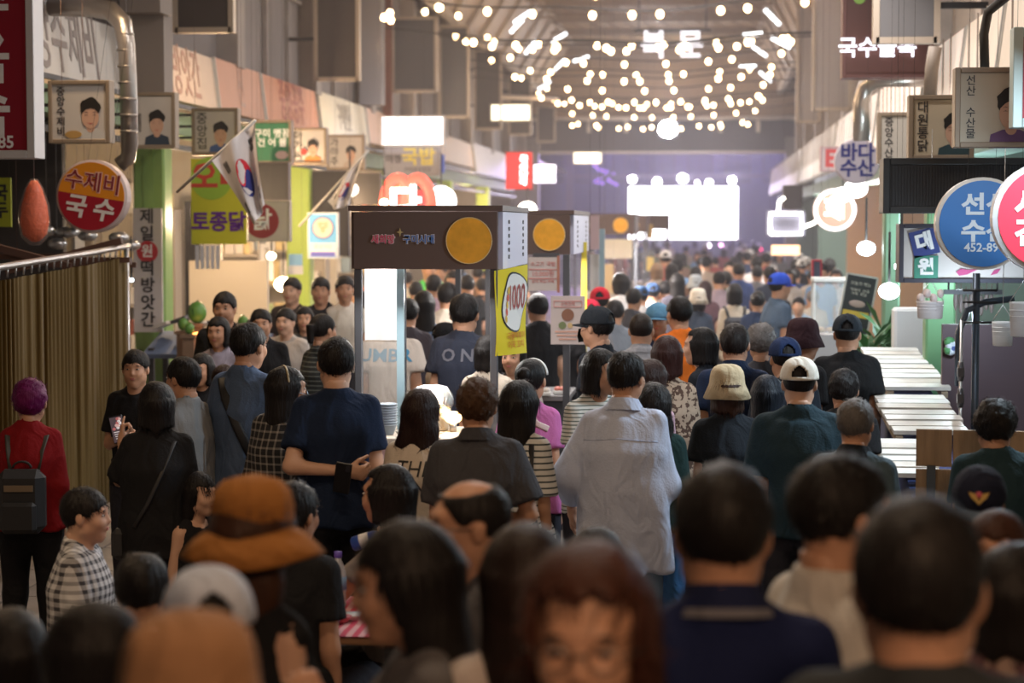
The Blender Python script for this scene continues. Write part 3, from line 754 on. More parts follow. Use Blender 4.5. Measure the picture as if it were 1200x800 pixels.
# end of the arcade: gable above a dark beam
b = MB(); b.box((-1.0, 60, 6.5), (8.8, .3, 2.4)); struct(b, 'trim_27', BROWNC)
b = MB(); b.box((-1.0, 59.8, 4.86), (9.0, .5, .92)); GB = struct(b, 'trim_28', mat('gate_beam', (.07, .06, .07), .6))
b = MB(); b.box((-1.0, 59.45, 5.36), (9.0, .12, .1)); b.box((-1.0, 59.45, 4.36), (9.0, .1, .06)); b.obj('beam_edge', mat('pale_beam', (.60, .52, .44)), GB)
for x in (-4.4, -3.3, -2.2, .6, 1.7): b = MB(); b.box((x, 59.5, 5.15), (.12, .1, .4)); b.obj('bracket', mat('pale_beam', (.6, .52, .44)), GB)
for sd, x in ((-1, -5.2), (1, 2.9)): b = MB(); b.box((x, 59.6, 2.4), (.8, .6, 4.8)); struct(b, 'trim_%d' % (29+(sd > 0)), GREYW)
def wires(R, xs, z, r=.0010):
    'thin rods that hang a thing from the roof or the slab over the shops'
    p = R.location; top = 4.3 if p.x < -5.4 else (3.9 if p.x > 3.0 else 7.3)
    if p.y > 62 or p.z+z > top-.1: return
    for x in xs: b = MB(); b.tube([(x, 0, z-.01), (x, 0, top+.33*(top > 5)-p.z)], r, 4); b.obj('wire', CORDM, R)
# ---------------------------------------------------------------- big blank boards hung on the upper left wall
DGB = mat('blank_board_grey', (.075, .060, .055), .6, var=.08); FRM = mat('board_frame', (.50, .42, .34), .5, .3)
def blank_board(px0, px1, py1, top, d, label, group, m=DGB, fm=FRM, dx=.0):
    a, c = W(px0, py1, d), W(px1, py1, d); wd = c.x-a.x; h = top-a.z
    R = thing('hanging_board', label, 'board', ((a.x+c.x)/2, d, a.z), 0, group)
    b = MB(); b.box((0, 0, h/2), (wd-.04, .08, h-.04)); b.obj('panel', m, R)
    for (x, z, sx, sz) in ((-wd/2, h/2, .05, h+.05), (wd/2, h/2, .05, h+.05), (0, 0, wd, .05), (0, h, wd, .05)):
        b = MB(); b.box((x, 0, z), (sx, .12, sz)); b.obj('frame', fm, R)
    b = MB(); b.box(((-wd/2-.2) if a.x < 0 else wd/2+.2, .02, h*.75), (.4, .05, .05)); b.box(((-wd/2-.2) if a.x < 0 else wd/2+.2, .02, h*.3), (.4, .05, .05)); b.obj('bracket', DARKM, R)
BG = 'blank boards hung along the upper left wall'
blank_board(207, 272, 36, 6.2, 18.5, 'dark blank framed board hanging at the top left above the orange fascia', BG)
blank_board(371, 420, 93, 5.9, 26, 'tall dark blank board left of the rust red strip, second from the left', BG)
blank_board(461, 511, 107, 5.65, 33, 'wide grey blank board beside the rust red strip, third from the left', BG, mat('blank_board_mid', (.10, .095, .10), .6))
blank_board(516, 549, 137, 6.0, 38, 'grey blank board just behind the wide grey one, fourth from the left', BG, mat('blank_board_mid', (.10, .095, .10), .6))
blank_board(557, 587, 151, 6.06, 44, 'narrow brown-grey blank board, fifth from the left, lit by a bulb', BG)
blank_board(597, 622, 158, 5.9, 50, 'narrow blank board behind the cream lit sign', BG)
blank_board(630, 650, 166, 5.6, 57.5, 'farthest narrow blank board next to the dark gate beam', BG)
RB = 'blank boards hung along the upper right wall'
PB = mat('pale_board', (.36, .32, .31), .6)
blank_board(1026, 1097, 48, 4.6, 16.0, 'grey blank board covering the noodle alley sign', RB, mat('pale_board_near', (.17, .165, .17), .6))
blank_board(953, 996, 128, 6.2, 30, 'tall pale hanging board left of the noodle alley sign', RB, PB)
blank_board(934, 960, 143, 6.2, 37, 'pale hanging board just behind the tall one', RB, PB)
b = MB(); b.box((W(454, 60, 32.6).x, 32.6, 5.0), (.15, .1, 2.4)); o = b.obj('rust_strip', mat('rust_paint', (.22, .07, .04), .6)); tag(o, 'rust red vertical strip on the wall beside the wide grey board', 'wall strip')
b = MB(); b.box((W(436, 50, 31).x, 31, 5.75), (.36, .3, 3.3)); tag(b.obj('grey_column', mat('column_cool', (.27, .26, .28), .6)), 'wide grey steel column right of the tall dark board', 'column')
b = MB(); b.tube([W(440, 108, 46), W(655, 116, 46)], .05, 8); tag(b.obj('cross_pipe', mat('pale_beam', (.6, .52, .44))), 'pale horizontal pipe running in front of the blank boards', 'pipe')
# ---------------------------------------------------------------- fascia boards along both sides
def fascia(side, y0, y1, z0, z1, col, label, txt=None, tc=None, ts=.3, emit=0, x=None, tilt=.12, group=None):
    x = x if x is not None else (-5.2 if side < 0 else 2.05); L = y1-y0; h = z1-z0
    R = thing('shop_fascia', label, 'sign board', (x, (y0+y1)/2, z0), 0, group)
    # local u = along the street, built as a box standing on the yz plane, leaning towards the aisle
    b = MB(); Rm = Matrix.Rotation(-side*tilt*-1, 3, 'Y')
    b.box((0, 0, h/2), (.12, L-.03, h), 0, Rm); b.obj('panel', mat('fascia_%d_%d_%d_%d' % (*[int(c*99) for c in col], int(emit*10)), col, .5, emit=emit, var=.05), R)
    for e in (-1, 1):
        b = MB(); b.box((0, e*L/2, h/2), (.14, .04, h), 0, Rm); b.obj('end_cap', mat('fascia_trim', (.5, .47, .43), .5), R)
    if txt:
        V, F = text_mesh(txt, ts*1.25, bold=.012, sx=.72); q = Matrix.Rotation(PI/2 if side < 0 else -PI/2, 3, 'Z')
        V = [Rm @ (q @ Vector(p)+Vector((-side*.064, 0, 0)))+Vector((0, 0, h*.5)) for p in V]
        MB().add(V, F).obj('lettering', mat('fascia_ink_%d_%d_%d' % tuple(int(c*99) for c in tc), tc, .5), R)
    return R
fascia(-1, 14.0, 17.45, 3.42, 3.98, (.62, .57, .52), 'white fascia board with grey noodle shop lettering at far left', '중앙수제비', (.26, .21, .19), .50)
fascia(-1, 18.2, 20.9, 3.45, 4.0, (.66, .50, .38), 'cream fascia board with faint brown lettering behind the steel duct', '떡방앗간', (.42, .22, .15), .44)
fascia(-1, 21.0, 23.2, 3.45, 4.02, (.60, .30, .20), 'pale orange fascia board right of the dark hanging board', '신', (.50, .30, .24), .40)
fascia(-1, 23.3, 26.6, 3.45, 4.02, (.58, .24, .13), 'orange fascia board with darker red lettering', '중앙공주', (.40, .09, .06), .46)
fascia(-1, 26.8, 30.6, 3.45, 4.05, (.68, .62, .48), 'cream fascia board with small lettering after the orange one', '구미반찬', (.40, .34, .26), .34)
fascia(-1, 30.7, 33.2, 3.5, 4.05, (.66, .44, .34), 'pink-tinted fascia board after the cream one', None)
fascia(-1, 33.3, 38.5, 3.5, 4.05, (.66, .63, .58), 'long white fascia board with faint small print', '중앙시장 식당', (.42, .38, .36), .34)
fascia(-1, 39, 45, 3.5, 4.05, (.52, .34, .20), 'wood-coloured fascia board near the bright white sign', None)
fascia(-1, 45.5, 58, 3.4, 4.1, (.62, .55, .55), 'farthest pale fascia board on the left under the blank boards', None)
for i, (y0, y1, c, e) in enumerate(((8.5, 11.3, (.60, .50, .42), .35), (11.4, 13.6, (.62, .52, .42), .5), (13.7, 15.6, (.64, .54, .44), .6), (15.7, 18.2, (.66, .56, .48), .7), (18.4, 23, (.68, .6, .54), .9), (23.2, 30, (.66, .6, .56), .8), (30.3, 40, (.6, .56, .54), .3), (40.3, 57, (.56, .52, .52), .1))):
    nm = ['nearest', 'second', 'third', 'fourth', 'fifth', 'sixth', 'seventh', 'farthest'][i]
    R = fascia(1, y0, y1, 3.05, 3.76, c, nm+' cream backlit fascia board along the right side of the aisle', None, emit=e)
    n = int((y1-y0)/.45)
    for k in range(1, n):
        b = MB(); b.box((-.07, -(y1-y0)/2+k*(y1-y0)/n, .36), (.012, .012, .70)); b.obj('seam', mat('fascia_seam', (.36, .30, .26)), R)
# green shop beams under the left fascia and awning slabs
b = MB(); b.box((-5.15, 33, 3.22), (.25, 42, .22)); struct(b, 'trim_31', mat('green_lintel', (.16, .24, .13), .6))
b = MB(); b.box((-5.0, 33, 2.98), (.06, 42, .05)); b.box((-4.9, 33, 3.36), (.04, 42, .04)); struct(b, 'trim_32', DARKM)
b = MB(); b.box((2.3, 32, 2.9), (.3, 48, .2)); struct(b, 'trim_33', mat('green_lintel_right', (.20, .30, .24), .6))
# pillars between the shops
for i, y in enumerate((18.4, 25.4, 32.4, 39.4, 46.4)):
    x = (W(180, 300, y).x if i == 0 else W(352, 300, y).x if i == 1 else -5.05); b = MB(); b.box((x, y, 1.55), (.30, .30, 3.1), bev=.02); b.box((x, y-.155, 1.6), (.10, .012, 3.0)); o = b.obj('pillar', GREEN if i == 0 else mat('green_pillar_lit', (.46, .62, .10), .5))  # farther pillars get a brighter green, lamp light put into the colour
    tag(o, ['green square pillar carrying the vertical rice mill sign', 'yellow-green pillar right of the round chicken sign', 'green pillar behind the lit bulbs on the left', 'small far green pillar on the left row', 'farthest green pillar on the left row'][i], 'pillar')
for i, (px, y, wd) in enumerate(((1100, 13.9, .20), (1043, 16.4, .13))):
    b = MB(); b.box((W(px, 400, y).x, y, 1.5), (wd, .2, 3.0), bev=.015); tag(b.obj('pillar', GREEN2 if i else mat('green_post_right', (.12, .26, .13), .5)), ['dark green post beside the fish counter', 'pale green post left of the white box sign', 'pale green post near the glass cabinet'][i], 'pillar')
# shop partitions and shelves on the left, seen between the signs
for i, y in enumerate((21.8, 28.9, 36, 43, 50)):
    b = MB(); b.box((-6.5, y, 1.6), (2.4, .08, 3.2)); struct(b, 'trim_%d' % (34+i), BEIGE)
for i, y in enumerate((19, 26, 33, 41, 50)):
    b = MB(); b.box((3.3, y, 1.5), (1.8, .08, 3.0)); struct(b, 'trim_%d' % (39+i), mat('orange_partition', (.60, .36, .20), .7) if i in (1, 2) else mat('mint_partition', (.20, .30, .26), .7))
b = MB(); b.box((-6.7, 16.9, 1.6), (2.4, .1, 3.2)); b.box((-5.9, 15.6, 3.15), (1.3, 2.4, .08)); struct(b, 'trim_45', mat('dark_brown_wall', (.045, .036, .032), .6))  # dark brown-grey partition and slab added at the nearest shop
# ---------------------------------------------------------------- strings of bulbs
BULB = mat('bulb_glow', (1, .78, .5), .3, emit=17, ecol=(1, .66, .34)); CORD = mat('cord_black', (.03, .03, .03), .6)
bulb_me = None; rs = random.Random(5)
for i in range(17):
    y = 26+i*2.0; x0, x1 = -3.9+rs.uniform(-.2, .3), 1.75+rs.uniform(-.2, .2); z0 = 5.35+rs.uniform(-.12, .5)
    if i in (2, 5): z0 += .5
    x0 = -5.40; x1 = 2.95
    o = thing('string_light', ['nearest', 'second', 'third', 'fourth', 'fifth', 'sixth', 'seventh', 'eighth', 'ninth', 'tenth', 'eleventh', 'twelfth', 'thirteenth', 'fourteenth', 'fifteenth', 'sixteenth', 'farthest'][i]+' string of warm festoon bulbs across the aisle roof', 'string light', (x0, y, z0), 0, 'festoon strings under the arcade roof')
    n = 8+i % 3; yy = rs.uniform(-1.2, 1.2); P = []
    for k in range(25):
        t = k/24; P.append(((x1-x0)*t, yy*math.sin(t*PI), -.32*math.sin(PI*t)+.03*math.sin(t*19)))
    MB().tube(P, .012, 5).obj('cord', CORD, o)
    for k in range(n):
        t = .19+.66*(k+.5+rs.uniform(-.3, .3))/n
        if bulb_me is None:
            b = MB(); b.ell((0, 0, -.07), (.050, .050, .058), 0, 10, 6); b.tube([(0, 0, 0), (0, 0, -.03)], .02, 6, m=1); q = b.obj('bulb', [BULB, CORD], o); bulb_me = q.data
        else: q = link('bulb', bulb_me, o)
        q.location = ((x1-x0)*t, yy*math.sin(t*PI), -.32*math.sin(PI*t)-.01)
# bulbs hung before the blank boards
for i, (px, py, d) in enumerate(((457, 10, 30), (450, 15, 30), (458, 18, 30), (534, 38, 36), (546, 44, 36.5), (576, 67, 42), (611, 88, 48), (631, 107, 56), (498, 9, 34), (516, 4, 33), (537, 14, 35), (571, 40, 38), (608, 53, 40))):
    p = W(px, py, d); q = link('bulb', bulb_me); q.location = p; q.name = 'hanging_bulb'; wires(q, (0,), 0)
    tag(q, 'warm round bulb hanging before the blank boards, number %s from the left' % ['one', 'two', 'three', 'four', 'five', 'six', 'seven', 'eight', 'nine', 'ten', 'eleven', 'twelve', 'thirteen'][sorted([457, 450, 458, 534, 546, 576, 611, 631, 498, 516, 537, 571, 608]).index(px)], 'bulb', 'bulbs before the blank boards')
# tube lamps along the light edge of the roof
TUBE = mat('tube_glow', (.9, .95, 1), .3, emit=5); 
for i, (px, py, d, a) in enumerate(((655, 44, 44, .5), (681, 69, 47, .3), (656, 76, 48, .8), (638, 100, 52, .6), (612, 20, 38, .6), (622, 55, 44, .9), (606, 30, 40, .8), (890, 60, 44, -.6), (905, 20, 36, -.8), (915, 50, 36, -.5), (897, 90, 50, -.7), (876, 77, 46, 0), (882, 40, 40, .1))):
    b = MB(); L = .19; b.tube([(-L*math.cos(a), 0, -L*math.sin(a)), (L*math.cos(a), 0, L*math.sin(a))], .032, 8); b.box((0, .06, 0), (.1, .08, .1), 1)
    o = b.obj('tube_lamp', [TUBE, FRM]); o.location = W(px, py, d); wires(o, (0,), .05)
    tag(o, 'short white tube lamp on the %s roof edge, %s' % ('left' if px < 760 else 'right', ['above the third bulb row', 'nearest to the middle', 'below the upper ones', 'lowest of them', 'highest beside the translucent sheet', 'above the lowest one', 'left of the highest', 'steeply tilted', 'at the top', 'beside the pale boards', 'lowest of them', 'lying level', 'slightly tilted'][i]), 'lamp', 'tube lamps along the roof edges')
for i, (y, x) in enumerate(((5, -1), (12, -1), (19, -1), (27, -1))):   # unseen fixtures made up for the added ceiling lights
    b = MB(); b.box((x, y, 6.24), (1.3, .36, .1), bev=.02); b.tube([(x, y, 6.29), (x, y, 7.66)], .012, 5)
    tag(b.obj('ceiling_fill_fixture', mat('fixture_white', (.7, .7, .7))), 'added white box fixture hung from the arcade roof, %s from the camera' % ['first', 'second', 'third', 'fourth'][i], 'lamp')
# ---------------------------------------------------------------- signs
WHT = mat('letter_white', (.85, .85, .85), .5); INK = mat('letter_black', (.03, .028, .03), .5)
def glow(name, c, e): return mat(name, c, .4, emit=e)
def frame_sign(px0, px1, py0, py1, d, label, depth=.1, face=(.5, .47, .42), fr=(.30, .25, .19), fw=.03, name='framed_sign', emit=0, group=None, cat='sign', hold=True):
    a, c = W(px0, py0, d), W(px1, py1, d); wd, h = c.x-a.x, a.z-c.z
    R = thing(name, label, cat, ((a.x+c.x)/2, d, (a.z+c.z)/2), 0, group)
    b = MB(); b.box((0, 0, 0), (wd-fw, depth, h-fw)); b.obj('panel', mat('face_%d_%d_%d_%d' % (*[int(x*99) for x in face], int(emit*10)), face, .55, emit=emit, var=.04), R)
    if fr:
        fm = mat('frame_%d_%d_%d' % tuple(int(x*99) for x in fr), fr, .5, .2)
        for (x, z, sx, sz) in ((-wd/2+fw/2, 0, fw, h), (wd/2-fw/2, 0, fw, h), (0, -h/2+fw/2, wd-2*fw, fw), (0, h/2-fw/2, wd-2*fw, fw)):
            b = MB(); b.box((x, 0, z), (sx, depth+.03, sz), bev=.004); b.obj('frame', fm, R)
    if hold: wires(R, (-wd*.4, wd*.4), h/2-.01)
    return R, wd, h, -depth/2-.002
def portrait(R, cx, cz, s, y, shirt, hair=(.015, .012, .01), extra=None, style=0, sk=(.55, .33, .23)):
    'flat cartoon portrait painted on a sign: shoulders, neck, face, hair and simple features'
    b = MB(); e = -.0015
    def blob(x, z, rx, rz, m, k, n=18, f=lambda a: 1): b.poly([(cx+s*(x+rx*math.cos(a)*f(a)), cz+s*(z+rz*math.sin(a)*f(a))) for a in [-2*PI*i/n for i in range(n)]], y+e*k, y+e*(k-1)*.5, m)
    b.poly([(cx+s*x, cz+s*z) for x, z in ((-.42, -.62), (-.38, -.36), (-.16, -.27), (.16, -.27), (.38, -.36), (.42, -.62))], y+e, y, 0)
    blob(0, -.25, .11, .12, 1, 1.5)
    blob(0, .26, .27, .27, 2, 2, f=lambda a: 1+.07*math.sin(a*(5+style*2)+1)); blob(0, .02, .225, .29, 1, 3)
    b.poly([(cx+s*.255*math.cos(a), cz+s*(.12+.33*math.sin(a)**.55)) for a in [.02+(PI-.04)*k/12 for k in range(12, -1, -1)]]+[(cx+s*x, cz+s*z) for x, z in ((.20, .14), (.12, .23), (.0, .25+.04*style), (-.12, .22), (-.20, .14))], y+e*4, y+e*3, 2)
    for sx in (-1, 1):
        b.poly([(cx+s*(sx*.11+dx), cz+s*(.07+dz)) for dx, dz in ((-.05, .0), (0, .022), (.05, .0), (0, .010))], y+e*4, y+e*3, 2)
        b.poly([(cx+s*(sx*.11+dx), cz+s*(.14+dz)) for dx, dz in ((-.06, .0), (0, .025), (.06, .0), (0, .014))], y+e*4, y+e*3, 2)
    b.poly([(cx+s*x, cz+s*z) for x, z in ((-.08, -.12), (0, -.155), (.08, -.12), (0, -.13))], y+e*4, y+e*3, 3)
    cm = mat('paint_%d_%d_%d' % tuple(int(c*99) for c in shirt), shirt, .6)
    b.obj('portrait', [cm, mat('paint_skin', sk, .6), mat('paint_hair', hair, .6), mat('paint_lip', (.4, .07, .06), .6)], R)
    if extra:
        b = MB(); b.poly([(cx+s*(extra[0]+extra[2]*math.cos(a)), cz+s*(extra[1]+extra[3]*math.sin(a))) for a in [-2*PI*i/16 for i in range(16)]], y+e*5, y, 0); b.obj('painted_dish', mat('paint_%d_%d_%d' % tuple(int(c*99) for c in extra[4]), extra[4], .6), R)
PG = 'portrait signs hung above the stalls'
def psign(px0, px1, py0, py1, d, label, txt, shirt, tx=-.3, px=.18, ts=None, face=(.50, .46, .42), dish=None, ps=.55, style=0, two=None):
    R, wd, h, y = frame_sign(px0, px1, py0, py1, d, label, face=face, group=PG, name='portrait_sign', fr=(.26, .20, .145), hold=False)
    sd = -1 if R.location.x < 0 else 1; L = abs((-5.2 if sd < 0 else 2.05)-R.location.x)+.1
    for k in (.36, .12, -.12):
        b = MB(); b.box((sd*(wd/2+(L-wd/2)/2-.01), .02, h*k), (L-wd/2, .025, .025)); b.obj('arm', DARKM, R)
    text(txt, ts or h*.80/len(txt), INK, R, (wd*tx, y, 0), vert=True, space=1.0, bold=.008)
    if two: text(two, h*.1, INK, R, (wd*(tx+.16), y, -.02), vert=True)
    portrait(R, wd*px, -h*.10, h*ps, y, shirt, extra=dish, style=style)
psign(59, 132, 95, 168, 14.4, 'portrait sign of a dark-haired cook with a noodle bowl, far left', '중앙수제비', (.50, .48, .45), dish=(-.45, -.42, .22, .1, (.42, .25, .08)), ps=.62)
psign(143, 208, 109, 174, 16.3, 'portrait sign of a man in a navy shirt, on the green pillar', '전집', (.03, .045, .07), two='명품떡집', tx=-.32, px=.16)
psign(226, 281, 127, 182, 18.5, 'portrait sign of a thoughtful man behind the larger flag', '중앙집', (.05, .10, .28), tx=-.28, px=.12, ps=.6)
R, wd, h, y = frame_sign(297, 343, 141, 192, 21, 'green sign with white lettering between the portrait signs', face=(.035, .17, .085), fr=(.26, .20, .145), group=None)
text('구미 맹꽁\n건 어 물', h*.21, WHT, R, (0, y, h*.08), bold=.02); 
b = MB(); b.poly([(wd*.25+.07*math.cos(a), -h*.3+.045*math.sin(a)) for a in [-2*PI*i/14 for i in range(14)]], y-.002, y, 0); b.obj('painted_dish', mat('paint_pinkgrey', (.42, .30, .30)), R)
psign(343, 384, 150, 193, 22.9, 'portrait sign of a person in orange holding an apple', '아가씨', (.50, .20, .05), tx=-.32, px=.1, dish=(-.45, -.1, .17, .17, (.45, .05, .04)))
psign(384, 428, 158, 199, 25.3, 'portrait sign of a smiling woman, last before the lit white sign', '가야추', (.45, .36, .30), tx=-.30, px=.14, style=1)
psign(1118, 1206, 80, 173, 11.2, 'largest portrait sign of a curly-haired woman in purple plaid, top right', '선산 수산물', (.12, .055, .14), tx=-.29, px=.24, ps=.66, style=1, face=(.46, .40, .31))
psign(1064, 1140, 112, 187, 13.3, 'portrait sign of a dark curly-haired woman in a green vest', '대원통닭', (.03, .06, .07), tx=-.28, px=.20, ps=.62, style=1, face=(.48, .40, .29))
psign(1028, 1094, 132, 192, 15.9, 'portrait sign with red pomegranates, partly hidden by two others', '중앙수산', (.40, .30, .25), tx=-.30, px=.30, dish=(-.35, -.38, .22, .22, (.28, .03, .05)), style=1, face=(.44, .40, .35))
# red sign at the left edge
R, wd, h, y = frame_sign(-50, 47, -60, 186, 12.0, 'tall dark red sign with white characters cut by the left edge', face=(.27, .004, .02), fr=(.62, .60, .60), fw=.05, depth=.16, name='red_sign')
text('국수육숙', .36, WHT, R, (-wd*.02-.05, y, .12), vert=True, bold=.02, space=.9); text('452-85', .105, WHT, R, (wd*.235, y, -h*.425), align='RIGHT', bold=.02)
def round_sign(cx, cy, r, d, label, depth=.12, rim=(.55, .50, .48), name='round_sign', group=None):
    p = W(cx, cy, d); rr = r/FPX*d*1.0; R = thing(name, label, 'sign', p, 0, group)
    Rm = Matrix.Rotation(PI/2, 3, 'X'); b = MB()
    b.lathe([(rr*.93, -depth/2), (rr, -depth/2+.01), (rr, depth/2-.01), (rr*.93, depth/2)], n=40, R=Rm, smooth=False); b.obj('rim', mat('rim_%d' % int(rim[0]*99+rim[2]*9), rim, .4, .1), R)
    wires(R, (-rr*.3, rr*.3), rr*.93)
    return R, rr, -depth/2
def disc(R, r, y, m, x=0, z=0, a0=0, a1=2*PI, n=40, name='face', th=.006):
    pts = [(x+r*math.cos(-(a0+(a1-a0)*i/n)), z+r*math.sin(-(a0+(a1-a0)*i/n))) for i in range(n+(0 if a1-a0 > 6.2 else 1))]
    b = MB(); b.poly(pts, y-th, y, 0); return b.obj(name, m, R)
R, rr, y = round_sign(110, 230, 43.5, 13.6, 'round orange and red noodle sign hanging at left', rim=(.52, .42, .40)); R.rotation_euler = (0, math.radians(9), 0)
disc(R, rr*.93, y, mat('sign_orange', (.72, .26, .012), .5), a0=PI, a1=2*PI); disc(R, rr*.93, y, mat('sign_crimson', (.33, .008, .02), .5), a0=0, a1=PI)
text('수제비', rr*.58, mat('halo_pale', (.75, .45, .35)), R, (0, y-.006, rr*.36), bold=.05); text('수제비', rr*.58, mat('ink_crimson', (.22, .02, .03)), R, (0, y-.009, rr*.36), bold=.005)
text('국 수', rr*.66, mat('sign_cream', (.72, .68, .6)), R, (0, y-.008, -rr*.36), bold=.03, shear=.1)
# vertical rice mill sign
R, wd, h, y = frame_sign(154, 193, 242, 391, 18.0, 'white vertical rice mill sign with black characters on the green pillar', depth=.03, face=(.56, .52, .52), fr=None, name='vertical_sign', hold=False)
zz = [h*(.5-(i+.62)/7.4) for i in range(7)]
for i, ch in enumerate('제일원떡방앗간'):
    if ch == '원': disc(R, wd*.33, y, mat('sign_red', (.48, .02, .03)), 0, zz[i], name='red_dot', th=.003)
    text(ch, wd*(.50 if ch != '원' else .42), WHT if ch == '원' else INK, R, (0, y-.004, zz[i]), bold=.02)
# yellow chicken banner
R, wd, h, y = frame_sign(222, 291, 184, 288, 17.6, 'yellow banner with red and purple chicken lettering behind the flag', depth=.02, face=(.62, .60, .03), fr=None, name='hanging_banner', cat='banner')
disc(R, wd*.36, y, mat('print_green', (.35, .55, .05)), -wd*.12, h*.26, name='print', th=.002)
text('오리', wd*.52, mat('print_red', (.62, .07, .04)), R, (0, y-.003, h*.26), bold=.03); text('토종닭', wd*.36, mat('print_purple', (.14, .03, .26)), R, (0, y-.003, -h*.24), bold=.03, sx=.95)
R, wd, h, y = frame_sign(291, 341, 235, 283, 19.2, 'white square sign with a dark red disc reading chicken', depth=.08, face=(.58, .53, .48), fr=(.45, .40, .36), fw=.012)
disc(R, h*.42, y, mat('sign_darkred', (.30, .02, .03)), -wd*.16, 0, th=.004); text('닭', h*.56, WHT, R, (-wd*.16, y-.006, 0), bold=.02)
R, wd, h, y = frame_sign(361, 397, 249, 303, 24, 'small blue and white sign with an orange-ringed disc, beside the second flag', depth=.06, face=(.10, .36, .66), fr=(.5, .55, .6), fw=.02)
disc(R, wd*.36, y, mat('print_navy', (.05, .06, .25)), 0, h*.17, th=.003); disc(R, wd*.32, y-.003, mat('print_pink', (.75, .5, .42)), 0, h*.17, th=.003); text('영업\n중', wd*.2, mat('print_orange', (.75, .25, .08)), R, (0, y-.008, h*.17), bold=.02, space=.8)
b = MB(); b.box((0, y-.002, -h*.3), (wd*.86, .004, h*.28)); b.obj('print', mat('paper_white', (.7, .68, .68)), R); text('중앙식당', wd*.16, mat('print_navy', (.05, .06, .25)), R, (0, y-.006, -h*.24)); b = MB(); b.box((0, y-.005, -h*.40), (wd*.8, .004, h*.1)); b.obj('print', mat('print_navy2', (.10, .10, .45)), R)
# hanging paper tags under the banner, beige shutter, dark recess behind
b = MB(); p = W(258, 348, 20.5); b.box((p.x, 20.5+.4, p.z-.25), (.85, .08, 1.25)); b.box((p.x, 20.84, p.z-.27), (.84, .02, .02)); tag(b.obj('sliding_panel', mat('beige_panel', (.55, .47, .38), .7)), 'plain beige sliding panel behind the black-haired stall crowd', 'panel')
b = MB(); p = W(213, 330, 20.5); b.box((p.x, 21.0, p.z-.1), (.16, .1, 1.9)); tag(b.obj('recess_strip', mat('black_recess', (.01, .01, .012), .9)), 'tall black strip standing for the dark recess left of the beige sliding panel', 'recess')  # black box, its colour stands in for the shade of a recess
for i in range(5):
    b = MB(); p = W(231+i*6, 289, 17.6); b.sheet(lambda u, v: (p.x+(u-.5)*.035, 17.6+.004*math.sin(u*6), p.z-.20+.21*v), 2, 4, .002); tag(b.obj('price_tag', mat('paper_white', (.7, .68, .68))), 'white paper tag hanging under the yellow banner, %s in the row' % ['first', 'second', 'third', 'fourth', 'fifth'][i], 'tag', 'paper tags under the yellow banner')
# --- dark screens between left signs
for i, (x0, x1, y0, y1, d) in enumerate(((303, 340, 190, 235, 20.6), (366, 410, 200, 300, 25.5), (414, 447, 202, 240, 27))):
    R, wd, h, y = frame_sign(x0, x1, y0, y1, d, ['black blank screen above the round chicken sign', 'tall black panel behind the second flag', 'small black box below the white lit sign'][i], face=(.02, .016, .016), fr=(.06, .05, .05), name='dark_screen', cat='screen', fw=.015)
# --- flags
def flag(ax, ay, bx, by, d, pts, label, sc=1, furl=0):
    A, B = W(ax, ay, d), W(bx, by, d-.3); R = thing('national_flag', label, 'flag', A, 0)
    loc = lambda p: p-A
    MB().tube([loc(A+(A-B)*.3), loc(B)], .012, 6).obj('pole', mat('flag_pole', (.6, .58, .55), .4), R)
    P = [W(x, y, d-.28) for x, y in pts]                     # hoist top, fly top, fly bottom, hoist bottom
    def f(u, v):
        a = P[0].lerp(P[1], u); c = P[3].lerp(P[2], u); q = a.lerp(c, v); return q-A+Vector((0, .05*math.sin(u*9+v*3)-furl*.2*v, 0))
    MB().sheet(f, 16, 12, .003).obj('cloth', mat('flag_cloth', (.72, .68, .68), .8), R)
    def patch(uvs, m, name='print'):
        MB().add([f(u, v)+Vector((0, -.006, 0)) for u, v in uvs], [tuple(range(len(uvs)))]).obj(name, m, R)
    c0, r0 = (.5, .5), .17
    top = [(c0[0]+r0*math.cos(PI*i/14), c0[1]-1.45*r0*math.sin(PI*i/14)) for i in range(15)]; bot = [(c0[0]+r0*math.cos(-PI*i/14), c0[1]-1.45*r0*math.sin(-PI*i/14)) for i in range(15)]
    wave = [(c0[0]-r0+2*r0*i/10, c0[1]+.35*r0*math.sin(2*PI*i/10)*1.4) for i in range(11)]
    patch(top+wave[1:-1], mat('flag_red', (.62, .03, .05))); patch(bot+wave[1:-1], mat('flag_blue', (.04, .05, .24)))
    for (u, v, br) in ((.17, .2, (0, 0, 0)), (.83, .2, (1, 0, 1)), (.17, .8, (0, 1, 0)), (.83, .8, (1, 1, 1))):
        for k in range(3):
            du = (k-1)*.035
            segs = ((-.075, -.008), (.008, .075)) if br[k] else ((-.075, .075),)
            for s0, s1 in segs: patch([(u+du-.012, v+s0), (u+du+.012, v+s0), (u+du+.012, v+s1), (u+du-.012, v+s1)], INK)
flag(228, 206, 299, 141, 14.6, ((248, 188), (297, 142), (311, 240), (298, 264)), 'larger white national flag with red and blue disc leaning over the yellow banner')
flag(369, 245, 432, 176, 19.5, ((384, 236), (428, 178), (414, 240), (396, 246)), 'smaller furled national flag by the second green pillar', furl=1)
